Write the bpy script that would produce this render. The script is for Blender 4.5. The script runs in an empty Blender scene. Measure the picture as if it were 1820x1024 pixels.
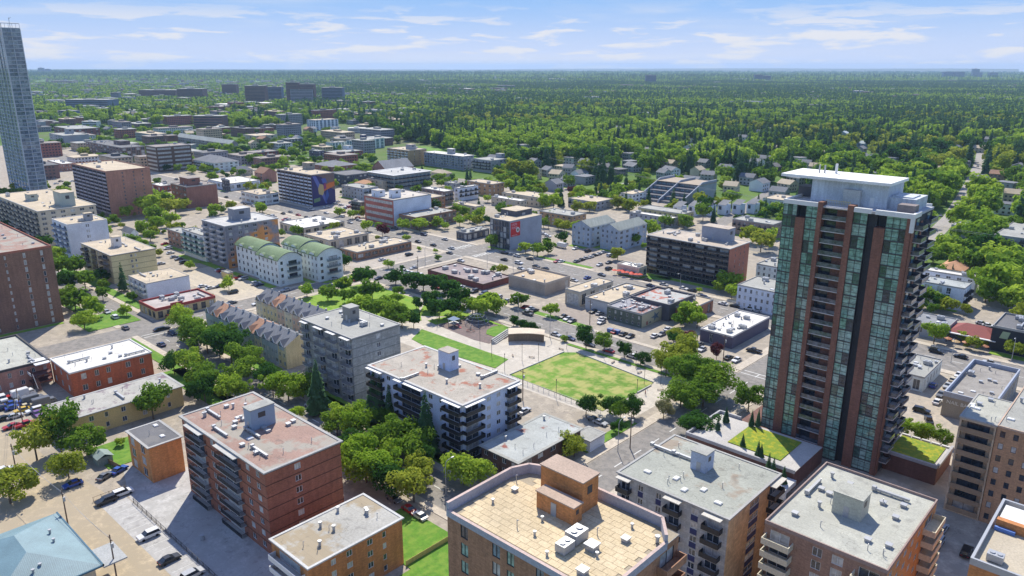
import bpy, math, random
from mathutils import Vector, Matrix
random.seed(7)
R = math.radians
scene = bpy.context.scene
COL = scene.collection
# ---------------------------------------------------------------- camera
cam_d = bpy.data.cameras.new("camera"); cam = bpy.data.objects.new("camera", cam_d); COL.objects.link(cam)
FOC, PITCH, ROLL, YAW, CH = 1343.54, 0.285577, -0.0023, -0.746301, 100.0
cam_d.sensor_width = 36.0; cam_d.lens = FOC / 1820.0 * 36.0
cam_d.clip_start = 1.0; cam_d.clip_end = 60000.0
_F = Vector((math.cos(PITCH)*math.sin(YAW), math.cos(PITCH)*math.cos(YAW), -math.sin(PITCH)))
_R0 = Vector((math.cos(YAW), -math.sin(YAW), 0)); _D0 = -_R0.cross(_F)
_R = math.cos(ROLL)*_R0 + math.sin(ROLL)*_D0; _D = -math.sin(ROLL)*_R0 + math.cos(ROLL)*_D0
cam.matrix_world = Matrix(((_R.x, -_D.x, -_F.x, 0), (_R.y, -_D.y, -_F.y, 0), (_R.z, -_D.z, -_F.z, CH), (0, 0, 0, 1)))
scene.camera = cam
def proj(x, y, z=0):                       # where a world point shows (photo pixels): only for wording labels and culling
    v = Vector((x, y, z-CH)); d = v.dot(_F)
    if d < 1: return (-9999, -9999, d)
    return (910+FOC*v.dot(_R)/d, 512+FOC*v.dot(_D)/d, d)
# ---------------------------------------------------------------- light
SUN_EL, SUN_AZ = 50.0, 43.0                # sun stands beyond the scene, towards (-sin az, cos az)
sx, sy = -math.sin(R(46.5)), math.cos(R(46.5))
sd = bpy.data.lights.new("sun", 'SUN'); so = bpy.data.objects.new("sun", sd); COL.objects.link(so)
sd.energy = 3.3; sd.angle = R(0.53); sd.color = (1.0, 0.93, 0.80)
so.rotation_euler = (-Vector((sx*math.cos(R(SUN_EL)), sy*math.cos(R(SUN_EL)), math.sin(R(SUN_EL))))).to_track_quat('-Z', 'Y').to_euler()
so.location = (0, 0, 300)
world = bpy.data.worlds.new("World"); scene.world = world; world.use_nodes = True
wn = world.node_tree; wn.nodes.clear()
def N(t, ty, **k):
    n = t.nodes.new(ty)
    for a, b in k.items(): setattr(n, a, b)
    return n
sky = N(wn, 'ShaderNodeTexSky', sky_type='NISHITA', sun_disc=False)
sky.sun_elevation = R(SUN_EL); sky.sun_rotation = R(-46.5); sky.altitude = 1000
sky.air_density = 0.9; sky.dust_density = 0.1; sky.ozone_density = 4.0
bg = N(wn, 'ShaderNodeBackground'); bg.inputs[1].default_value = 0.15
out = N(wn, 'ShaderNodeOutputWorld')
tc = N(wn, 'ShaderNodeTexCoord'); sep = N(wn, 'ShaderNodeSeparateXYZ'); wn.links.new(tc.outputs['Generated'], sep.inputs[0])
def wm(op, a, b=None, clamp=False):
    m = N(wn, 'ShaderNodeMath', operation=op); m.use_clamp = clamp
    for i, v in enumerate((a, b)):
        if v is None: continue
        if isinstance(v, (int, float)): m.inputs[i].default_value = v
        else: wn.links.new(v, m.inputs[i])
    return m.outputs[0]
az = wm('ARCTAN2', sep.outputs[0], sep.outputs[1]); el = sep.outputs[2]
def cloud(sa, se, off, lo, hi, det=6):
    cb = N(wn, 'ShaderNodeCombineXYZ'); wn.links.new(wm('MULTIPLY', az, sa), cb.inputs[0]); wn.links.new(wm('MULTIPLY', el, se), cb.inputs[1]); cb.inputs[2].default_value = off
    nz = N(wn, 'ShaderNodeTexNoise'); nz.inputs['Scale'].default_value = 1.0; nz.inputs['Detail'].default_value = det; nz.inputs['Roughness'].default_value = 0.55; nz.inputs['Distortion'].default_value = 0.3
    wn.links.new(cb.outputs[0], nz.inputs['Vector'])
    mr = N(wn, 'ShaderNodeMapRange', interpolation_type='SMOOTHSTEP'); mr.inputs[1].default_value = lo; mr.inputs[2].default_value = hi
    wn.links.new(nz.outputs[0], mr.inputs[0]); return mr.outputs[0]
puffy = cloud(12.0, 78.0, 5.3, 0.50, 0.62)
wisp = cloud(3.0, 34.0, 9.7, 0.46, 0.80, 3)
band = N(wn, 'ShaderNodeMapRange', interpolation_type='SMOOTHSTEP'); band.inputs[1].default_value = 0.085; band.inputs[2].default_value = 0.035
wn.links.new(el, band.inputs[0])
cl = wm('MAXIMUM', wm('MULTIPLY', puffy, wm('MULTIPLY', band.outputs[0], 0.95)), wm('MULTIPLY', wisp, 0.5), True)
mix = N(wn, 'ShaderNodeMix', data_type='RGBA'); wn.links.new(cl, mix.inputs['Factor'])
tint = N(wn, 'ShaderNodeMix', data_type='RGBA', blend_type='MULTIPLY'); tint.inputs['Factor'].default_value = 1.0
wn.links.new(sky.outputs[0], tint.inputs['A']); tint.inputs["B"].default_value = (0.95, 0.88, 0.95, 1)
lowa = N(wn, 'ShaderNodeMix', data_type='RGBA'); f1 = N(wn, 'ShaderNodeMapRange', interpolation_type='SMOOTHSTEP'); f1.inputs[1].default_value = 0.0; f1.inputs[2].default_value = 0.10; wn.links.new(el, f1.inputs[0]); wn.links.new(f1.outputs[0], lowa.inputs['Factor'])
lowa.inputs['A'].default_value = (2.3, 2.65, 3.5, 1); lowa.inputs['B'].default_value = (1.05, 1.95, 3.45, 1)     # pale at the skyline, clear blue above
hi = N(wn, 'ShaderNodeMix', data_type='RGBA'); f2 = N(wn, 'ShaderNodeMapRange', interpolation_type='SMOOTHSTEP'); f2.inputs[1].default_value = 0.10; f2.inputs[2].default_value = 0.45; wn.links.new(el, f2.inputs[0]); wn.links.new(f2.outputs[0], hi.inputs['Factor'])
wn.links.new(lowa.outputs['Result'], hi.inputs['A']); wn.links.new(tint.outputs['Result'], hi.inputs['B'])
wn.links.new(hi.outputs['Result'], mix.inputs['A']); mix.inputs['B'].default_value = (2.95, 3.0, 3.2, 1)
wn.links.new(mix.outputs['Result'], bg.inputs[0]); wn.links.new(bg.outputs[0], out.inputs[0])
vs = scene.view_settings; scene.display_settings.display_device = 'sRGB'
vs.view_transform = 'Standard'; vs.look = 'None'; vs.gamma = 1.0; vs.exposure = 0.88; vs.use_curve_mapping = False
scene.render.engine = 'CYCLES'
scene.cycles.max_bounces = 5; scene.cycles.diffuse_bounces = 3; scene.cycles.glossy_bounces = 2; scene.cycles.transmission_bounces = 3; scene.cycles.volume_bounces = 0; scene.cycles.transparent_max_bounces = 6
HAZE_D = 0.000055
GT = (-675.6, 175.9)
BLD = {
'tan':(-69.7,62.1,-43.1,79.6,40.0),
'grey':(-76.9,115.0,-52.5,136.8,21.0),
'red':(-168.8,66.9,-130.8,85.3,20.0),
'orange':(-192.0,62.1,-179.0,70.2,9.8),
'yellowlow':(-232.0,55.7,-217.7,87.6,6.5),
'redwhite':(-266.6,66.7,-248.8,91.6,8.0),
'pinkgrey':(-303.4,46.7,-268.4,66.8,7.0),
'brickcent':(-121.6,62.1,-108.5,84.2,11.0),
'gray7':(-207.9,124.3,-180.6,142.7,21.2),
'white6':(-169.1,122.0,-130.0,143.0,16.5),
'town1':(-278.2,124.6,-220.0,131.1,9.0),
'town2':(-278.5,142.9,-241.4,157.9,9.0),
'tower':(-79.5,188.8,-48.6,207.0,67.5),
'brickL':(-406.9,60.1,-331.7,90.2,31.0),
'brick2':(-608.2,187.4,-544.3,216.6,31.3),
'beige':(-566.7,127.3,-481.8,157.9,20.8),
'wblue':(-465.3,129.1,-441.4,149.2,18.5),
'ytan':(-412.3,125.5,-373.6,146.2,13.9),
'whitelow':(-354.1,125.1,-334.6,144.3,7.9),
'redtrim':(-321.7,116.4,-305.5,141.9,4.2),
'brownoff':(-779.6,308.8,-754.9,343.2,23.9),
'longgrid':(-956.8,313.2,-852.8,337.1,16.0),
'greyblk':(-1130.2,327.4,-1077.1,357.8,14.0),
'darkred':(-1297.7,383.5,-1221.0,421.6,11.0),
'brownpent':(-567.1,239.2,-541.6,262.3,15.6),
'grayor':(-385.3,176.4,-360.4,206.1,22.0),
'brownlow2':(-438.2,179.7,-414.5,186.8,9.0),
'whgreen':(-407.8,175.0,-382.2,182.1,14.0),
'greenA':(-353.5,176.6,-312.1,188.5,14.2),
'greenB':(-336.8,193.7,-305.3,207.2,17.2),
'retailtan':(-341.2,231.3,-326.3,268.7,4.5),
'retailsky':(-385.3,236.4,-359.5,263.7,5.0),
'whiteroofs':(-427.0,245.3,-399.4,274.8,5.0),
'mural':(-528.7,305.3,-482.0,325.1,23.4),
'mallL':(-541.3,280.6,-514.7,296.9,8.0),
'longwhite':(-631.8,298.9,-595.4,326.9,6.0),
'brickgable':(-629.1,340.8,-613.6,353.5,9.0),
'condogrey':(-758.9,345.1,-713.7,370.8,9.0),
'condolong':(-1023.9,447.9,-877.3,457.3,9.0),
'darkred2':(-798.3,421.2,-776.2,452.1,8.0),
'tanroofs':(-987.6,523.5,-953.0,555.5,9.0),
'dark3':(-884.1,520.4,-870.7,542.4,10.0),
'bluewh':(-1094.8,692.9,-1070.6,736.7,16.0),
'teal1':(-815.0,540.6,-801.7,563.8,9.0),
'teal2':(-792.4,555.7,-781.9,605.8,12.0),
'redbr':(-732.9,483.8,-711.3,520.1,8.0),
'darksm':(-749.9,474.6,-732.1,483.4,9.0),
'church':(-583.8,436.2,-563.4,470.0,8.0),
'tantower':(-648.7,505.7,-613.4,530.1,16.0),
'graywide':(-607.5,521.8,-549.1,536.7,14.0),
'gray26':(-540.4,526.6,-514.7,548.8,12.0),
'solar':(-569.2,378.3,-543.3,405.0,10.0),
'bigcondo':(-525.7,388.4,-491.0,428.0,14.0),
'orangehip':(-526.8,374.9,-511.3,386.4,6.0),
'gb30':(-505.8,347.4,-477.8,362.0,9.0),
'redoff':(-413.4,301.3,-382.5,333.3,17.1),
'tan32':(-435.7,356.6,-408.1,369.1,9.0),
'br33':(-443.9,377.3,-417.7,386.5,10.0),
'wh34':(-426.9,395.7,-421.9,416.9,10.0),
'or35':(-446.0,427.9,-417.2,441.5,10.0),
'be36':(-395.7,364.3,-371.6,372.6,6.0),
'brick38':(-381.0,304.2,-364.4,339.2,7.7),
'rest39':(-327.8,305.0,-318.6,324.1,4.5),
'redsign':(-299.4,305.0,-283.9,332.6,16.5),
'darkretail':(-277.4,238.2,-238.5,257.9,2.5),
'tanbox':(-234.4,251.1,-211.9,269.2,5.2),
'cream':(-198.3,248.8,-190.2,273.3,6.5),
'cream2':(-186.9,248.3,-174.3,278.9,5.0),
'greenblk':(-172.0,243.5,-155.0,259.6,5.6),
'redpatch':(-170.3,258.0,-151.5,278.2,6.5),
'tan45':(-154.5,263.0,-145.3,283.0,5.0),
'dark7':(-201.6,317.5,-156.9,337.6,19.3),
'umbrest':(-210.8,305.8,-197.8,312.8,4.6),
'wh48':(-140.7,295.0,-120.5,313.7,10.0),
'whiteroof':(-131.0,246.8,-117.9,277.8,4.7),
'bg1':(-267.7,341.0,-254.3,365.2,12.0),
'bg2':(-249.7,344.4,-237.3,372.7,12.0),
'tan51':(-322.1,375.1,-294.7,389.8,8.0),
'f52':(-397.2,418.5,-360.2,436.0,7.0),
'f54':(-393.8,402.7,-364.2,410.0,6.0),
'f55':(-347.3,436.8,-321.5,457.6,6.0),
'f56':(-282.0,430.8,-246.9,443.7,8.0),
'f56b':(-282.6,421.8,-249.3,428.0,6.0),
'step':(-327.0,522.7,-290.1,540.2,12.0),
'h58':(-333.3,483.9,-322.4,503.2,6.0),
'f60':(-213.8,433.0,-187.5,447.2,9.0),
'f61':(-237.5,526.1,-221.0,550.5,8.0),
'f62':(-111.9,518.5,-94.3,532.9,7.0),
'f63':(-85.1,497.9,-65.3,551.0,8.0),
'whstripe':(-84.6,355.8,-67.8,368.2,9.8),
'wh65':(-92.0,385.6,-69.7,391.9,8.0),
'gr66':(-77.0,309.7,-62.5,325.0,5.0),
'black68':(-48.4,311.5,-33.6,331.7,9.0),
'low69':(-63.0,252.8,-54.9,273.4,5.0),
'para70':(-46.1,239.0,-33.0,274.1,6.5),
'brownapt':(-31.5,184.1,-24.3,200.5,24.0),
'brownapt2':(-24.2,184.3,-14.2,219.5,24.0),
'terrace':(-15.9,120.9,-6.7,143.5,27.0),
'lightroof':(-46.1,115.7,-25.7,143.6,23.0),
'whlong':(-125.7,124.5,-112.9,149.7,5.5),
'garage':(-114.4,148.7,-108.8,155.3,3.5),
'x1':(-870.1,246.4,-827.2,257.5,7.0),
'x2':(-649.1,257.5,-630.6,265.9,5.0),
'x3':(-603.8,297.2,-595.1,299.7,9.0),
'x4':(-689.8,354.2,-670.5,361.7,5.0),
'x5':(-651.9,415.9,-619.4,445.3,7.0),
'x6':(-521.2,383.6,-500.0,390.6,9.0),
'x7':(-445.5,313.3,-434.9,318.1,8.0),
'x8':(-530.7,463.2,-512.2,472.3,6.0),
'x9':(-473.7,428.2,-459.9,435.9,6.0),
'x10':(-471.2,523.0,-456.0,533.3,9.0),
'x11':(-479.0,169.2,-465.6,173.8,4.0),
'x12':(-348.9,166.5,-342.1,169.1,3.0),
'x13':(-91.3,411.0,-80.3,432.0,4.5),
'x14':(-152.6,338.2,-139.2,355.5,9.0),
}
PENT = {
'red':[(-149.3, 74.4, 3.2, 6, 5)],
'grey':[(-63.7, 126.5, 3.4, 3.4, 4)],
'gray7':[(-193.4, 133.0, 4, 3.6, 4.6)],
'white6':[(-148.6, 134.6, 4.6, 3.6, 5.5)],
'tan':[(-55.4, 74.4, 7.6, 3.6, 4.9), (-54.6, 71.4, 6.6, 1.9, 2.7)],
'lightroof':[(-33.8, 126.9, 5, 4.2, 4.2)],
'ytan':[(-389.6, 133.3, 4, 3.5, 5)],
'wblue':[(-445.6, 139.7, 3, 4, 4)],
'beige':[(-487.0, 141.9, 14, 7, 8), (-522.4, 134.5, 7, 5, 4)],
'mural':[(-509.0, 320.4, 8, 6, 5)],
'dark7':[(-163.5, 328.1, 14, 7, 6.5)],
'brownpent':[(-548.1, 244.1, 14, 9, 5)],
'grayor':[(-370.1, 187.1, 7, 9, 6)],
'brownoff':[(-802.0, 342.0, 12, 10, 6)],
'redoff':[(-400.9, 303.3, 7, 6, 4), (-389.9, 307.7, 5, 6, 5)],
'redsign':[(-291.1, 318.0, 12, 14, 3)],
'tantower':[(-620.2, 514.3, 8, 7, 5)],
'graywide':[(-571.7, 527.7, 7, 5, 5)],
'gray26':[(-524.1, 549.9, 7, 6, 4)],
'greyblk':[(-1105.1, 341.6, 10, 8, 6)],
'redbr':[(-731.0, 513.4, 9, 7, 4)],
'longgrid':[(-883.8, 324.4, 20, 10, 4)],
'teal2':[(-796.5, 583.4, 6, 6, 4)],
}
TREES = [(-212.8,46.0,10.0,'y'),(-212.8,51.9,11.0,'m'),(-205.1,54.3,9.0,'m'),(-197.0,48.6,8.0,'y'),(-194.6,35.1,9.0,'y'),(-214.9,77.1,9.0,'m'),(-204.7,64.4,3.0,'g'),(-287.6,119.5,10.0,'g'),(-265.0,113.6,10.0,'m'),(-254.3,113.0,10.0,'m'),(-247.4,114.2,11.0,'m'),(-238.6,114.1,11.0,'d'),(-225.7,113.1,11.0,'m'),(-219.5,106.5,9.0,'m'),(-273.5,116.5,9.0,'g'),(-243.7,96.2,7.0,'d'),(-240.0,99.2,8.0,'g'),(-224.2,95.7,8.0,'m'),(-218.6,98.0,9.0,'m'),(-209.1,97.4,8.0,'g'),(-215.0,93.0,8.0,'d'),(-208.4,102.0,7.0,'m'),(-197.4,111.3,9.0,'g'),(-195.9,115.5,8.0,'g'),(-203.5,109.6,8.0,'g'),(-212.8,111.4,7.0,'d'),(-183.0,112.7,18.0,'s'),(-167.7,122.0,17.0,'s'),(-160.0,121.4,14.0,'s'),(-140.6,118.5,17.0,'s'),(-164.9,122.0,16.0,'s'),(-167.2,111.2,8.0,'g'),(-160.8,111.8,9.0,'g'),(-166.9,108.1,7.0,'m'),(-160.4,119.0,6.0,'m'),(-149.8,112.4,9.0,'m'),(-144.8,113.5,9.0,'m'),(-138.8,111.6,9.0,'m'),(-145.0,98.3,10.0,'g'),(-140.3,98.5,10.0,'g'),(-135.8,100.0,10.0,'g'),(-131.6,99.5,9.0,'d'),(-124.9,100.8,9.0,'y'),(-130.3,106.8,8.0,'y'),(-122.0,114.5,8.0,'g'),(-119.8,118.0,6.0,'g'),(-184.2,105.4,4.0,'g'),(-149.3,106.0,8.0,'m'),(-153.6,102.0,8.0,'d'),(-142.1,108.6,8.0,'g'),(-134.8,111.9,7.0,'d'),(-110.6,144.2,6.0,'y'),(-122.8,165.3,6.0,'d'),(-118.8,171.8,6.0,'d'),(-113.7,169.8,6.0,'m'),(-112.5,175.0,6.0,'d'),(-110.2,164.1,4.0,'d'),(-105.4,180.1,5.0,'l'),(-124.4,215.7,10.0,'y'),(-122.0,208.3,8.0,'y'),(-123.8,223.6,10.0,'y'),(-113.6,202.5,9.0,'m'),(-107.7,204.4,11.0,'m'),(-101.8,203.1,10.0,'m'),(-100.9,195.2,9.0,'m'),(-105.9,190.5,9.0,'m'),(-101.0,188.5,7.0,'m'),(-137.3,238.4,6.0,'y'),(-90.0,175.6,8.0,'d'),(-93.7,176.5,6.0,'d'),(-89.2,201.6,8.0,'m'),(-157.5,210.6,7.0,'d'),(-151.2,213.5,6.5,'m'),(-141.7,212.4,6.0,'d'),(-133.8,210.8,4.5,'d'),(-135.0,243.6,4.5,'p'),(-117.0,233.7,5.0,'p'),(-144.0,261.8,8.0,'g'),(-139.0,258.9,7.0,'g'),(-148.1,305.4,6.0,'g'),(-162.9,302.9,3.0,'g'),(-185.2,287.7,2.2,'g'),(-283.0,204.0,8.0,'d'),(-314.8,214.7,7.0,'d'),(-274.0,215.2,7.0,'d'),(-265.0,217.0,7.0,'d'),(-256.4,217.2,7.0,'d'),(-264.7,194.4,8.0,'m'),(-240.8,178.7,9.0,'m'),(-241.3,183.7,8.0,'m'),(-229.3,179.4,9.0,'m'),(-224.4,178.5,8.0,'m'),(-221.2,181.8,7.0,'d'),(-252.1,178.8,8.0,'g'),(-276.9,179.4,7.0,'m'),(-288.4,176.1,5.0,'g'),(-283.2,190.9,5.0,'d'),(-267.5,183.7,6.0,'m'),(-233.9,202.2,9.0,'d'),(-237.8,217.1,9.0,'d'),(-227.7,213.7,9.0,'d'),(-250.3,220.3,8.0,'d'),(-214.8,216.9,9.0,'g'),(-209.5,208.3,8.0,'g'),(-209.0,216.4,7.0,'g'),(-215.0,208.4,8.0,'m'),(-221.3,202.5,8.0,'d'),(-222.3,196.3,8.0,'d'),(-239.0,198.3,5.0,'d'),(-215.0,199.2,4.0,'g'),(-209.2,230.5,6.0,'m'),(-259.9,205.4,4.0,'m'),(-301.7,232.6,4.0,'g'),(-293.9,235.1,3.0,'d'),(-319.9,268.5,3.0,'g'),(-308.9,271.4,3.0,'g'),(-295.6,261.2,3.5,'m'),(-293.2,300.0,7.0,'m'),(-341.9,278.2,4.0,'g'),(-383.6,280.9,6.0,'g'),(-385.4,291.4,4.0,'g'),(-364.8,277.8,6.0,'p'),(-365.4,294.5,7.0,'g'),(-359.9,303.2,8.0,'g'),(-357.6,317.6,6.0,'g'),(-352.0,330.6,6.0,'g'),(-356.0,343.6,5.0,'g'),(-355.4,352.5,7.0,'g'),(-379.3,375.2,11.0,'s'),(-401.6,406.9,5.0,'g'),(-382.2,410.6,6.0,'y'),(-409.4,328.0,6.0,'m'),(-408.0,348.4,5.0,'g'),(-423.6,298.5,5.0,'g'),(-438.9,298.3,5.0,'g'),(-482.5,264.6,6.0,'g'),(-208.5,231.2,6.0,'m'),(-191.0,230.3,6.0,'g'),(-271.5,304.6,6.0,'g'),(-262.6,304.3,7.0,'m'),(-262.4,313.1,6.0,'m'),(-310.1,365.1,6.0,'m'),(-298.1,365.3,7.0,'y'),(-291.5,363.3,6.0,'y'),(-315.1,378.4,6.0,'m'),(-353.3,414.9,9.0,'g'),(-349.6,422.7,8.0,'g'),(-243.9,375.7,10.0,'m'),(-245.9,388.5,9.0,'g'),(-238.6,360.2,8.0,'m'),(-225.9,327.8,6.0,'y'),(-253.7,419.8,7.0,'m'),(-243.3,425.8,8.0,'m'),(-324.5,419.2,7.0,'y'),(-322.5,430.4,7.0,'y'),(-315.0,455.6,8.0,'y'),(-302.6,451.3,8.0,'y'),(-256.7,500.2,9.0,'y'),(-260.2,523.4,9.0,'g'),(-258.0,478.9,10.0,'d'),(-239.1,456.6,12.0,'s'),(-304.0,477.8,16.0,'s'),(-286.7,483.9,16.0,'s'),(-279.6,487.1,13.0,'s'),(-340.3,480.1,16.0,'s'),(-282.7,512.0,13.0,'s'),(-191.6,415.6,9.0,'y'),(-178.1,398.1,9.0,'y'),(-180.5,415.0,8.0,'g'),(-236.7,518.1,7.0,'g'),(-155.2,316.3,8.0,'g'),(-246.5,456.0,9.0,'m'),(-400.5,503.3,9.0,'m'),(-373.3,476.4,7.0,'p'),(-348.0,451.3,8.0,'g'),(-414.3,468.4,9.0,'m'),(-392.7,434.1,8.0,'g'),(-464.2,497.9,12.0,'s'),(-499.2,479.1,14.0,'s'),(-483.6,468.2,14.0,'s'),(-550.3,469.2,12.0,'s'),(-534.2,208.4,12.0,'g'),(-558.2,226.8,12.0,'g'),(-524.1,222.2,11.0,'y'),(-474.4,179.7,7.0,'g'),(-477.0,190.0,8.0,'g'),(-487.2,202.6,8.0,'g'),(-453.3,175.3,7.0,'m'),(-503.9,198.6,9.0,'m'),(-503.4,240.6,7.0,'g'),(-324.2,157.5,5.0,'g'),(-489.8,266.6,6.0,'g'),(-405.3,111.5,9.0,'m'),(-397.2,116.2,9.0,'m'),(-351.6,97.6,8.0,'m'),(-341.7,97.9,8.0,'m'),(-327.9,99.5,7.0,'g'),(-313.6,91.9,8.0,'g'),(-358.1,123.7,14.0,'s'),(-350.3,111.9,5.0,'m'),(-320.4,110.4,4.0,'g'),(-377.8,106.9,8.0,'d'),(-372.2,112.2,8.0,'m'),(-515.0,126.0,5.0,'p'),(-493.9,125.1,5.0,'p'),(-484.3,127.4,4.0,'p'),(-542.8,127.8,8.0,'d'),(-693.4,184.3,6.0,'g'),(-715.6,196.1,6.0,'m'),(-850.2,246.8,5.0,'g'),(-1204.0,435.0,9.0,'g'),(-1161.9,435.6,9.0,'g'),(-1188.2,419.0,8.0,'m'),(-868.9,423.4,11.0,'g'),(-862.6,437.0,10.0,'g'),(-870.5,411.8,10.0,'m'),(-739.5,399.2,9.0,'m'),(-717.1,400.6,9.0,'m'),(-779.2,457.2,9.0,'g'),(-755.1,456.7,9.0,'m'),(-800.4,500.0,12.0,'s'),(-975.7,630.1,12.0,'s'),(-1001.2,666.5,10.0,'m'),(-939.2,643.8,10.0,'g'),(-706.8,437.0,8.0,'m'),(-694.3,409.6,9.0,'g'),(-848.7,483.4,8.0,'y'),(-681.3,164.2,7.0,'m'),(-688.2,173.7,6.0,'g'),(-689.0,201.4,5.0,'m'),(-704.8,211.5,5.0,'m'),(-142.9,634.9,9.0,'m'),(-93.2,463.2,9.0,'m'),(-92.7,494.6,9.0,'m'),(-99.8,460.7,9.0,'g'),(-93.0,443.9,9.0,'g'),(-73.0,432.5,12.0,'g'),(-66.9,433.6,12.0,'g'),(-63.5,385.5,12.0,'g'),(-60.4,406.6,12.0,'g'),(-51.0,374.0,9.0,'g'),(-62.9,375.5,9.0,'m'),(-81.2,350.6,7.0,'m'),(-88.2,403.9,6.0,'m'),(-85.0,411.4,7.0,'s'),(-95.6,553.2,8.0,'g'),(-130.2,706.1,9.0,'g'),(-79.6,427.3,9.0,'m'),(-86.3,423.9,8.0,'m'),(-61.3,438.7,11.0,'m'),(-67.0,418.5,11.0,'m'),(-83.8,470.7,10.0,'d'),(-64.9,304.1,7.0,'g'),(-50.1,217.4,5.0,'g'),(-43.5,216.0,6.0,'g'),(-46.0,217.4,5.0,'g'),(-40.7,216.9,5.0,'m'),(-50.0,313.0,3.0,'y'),(-54.4,307.2,3.0,'y'),(-56.8,394.4,11.0,'g'),(-99.7,435.6,8.0,'m'),(-76.4,480.9,9.0,'m'),(-82.8,555.5,10.0,'m'),(-193.7,210.5,4.0,'d'),(-190.0,210.1,4.0,'d'),(-187.5,210.7,4.0,'d'),(-184.7,210.5,4.0,'d'),(-181.9,210.6,3.5,'d'),(-168.4,210.3,3.0,'g')]
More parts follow.
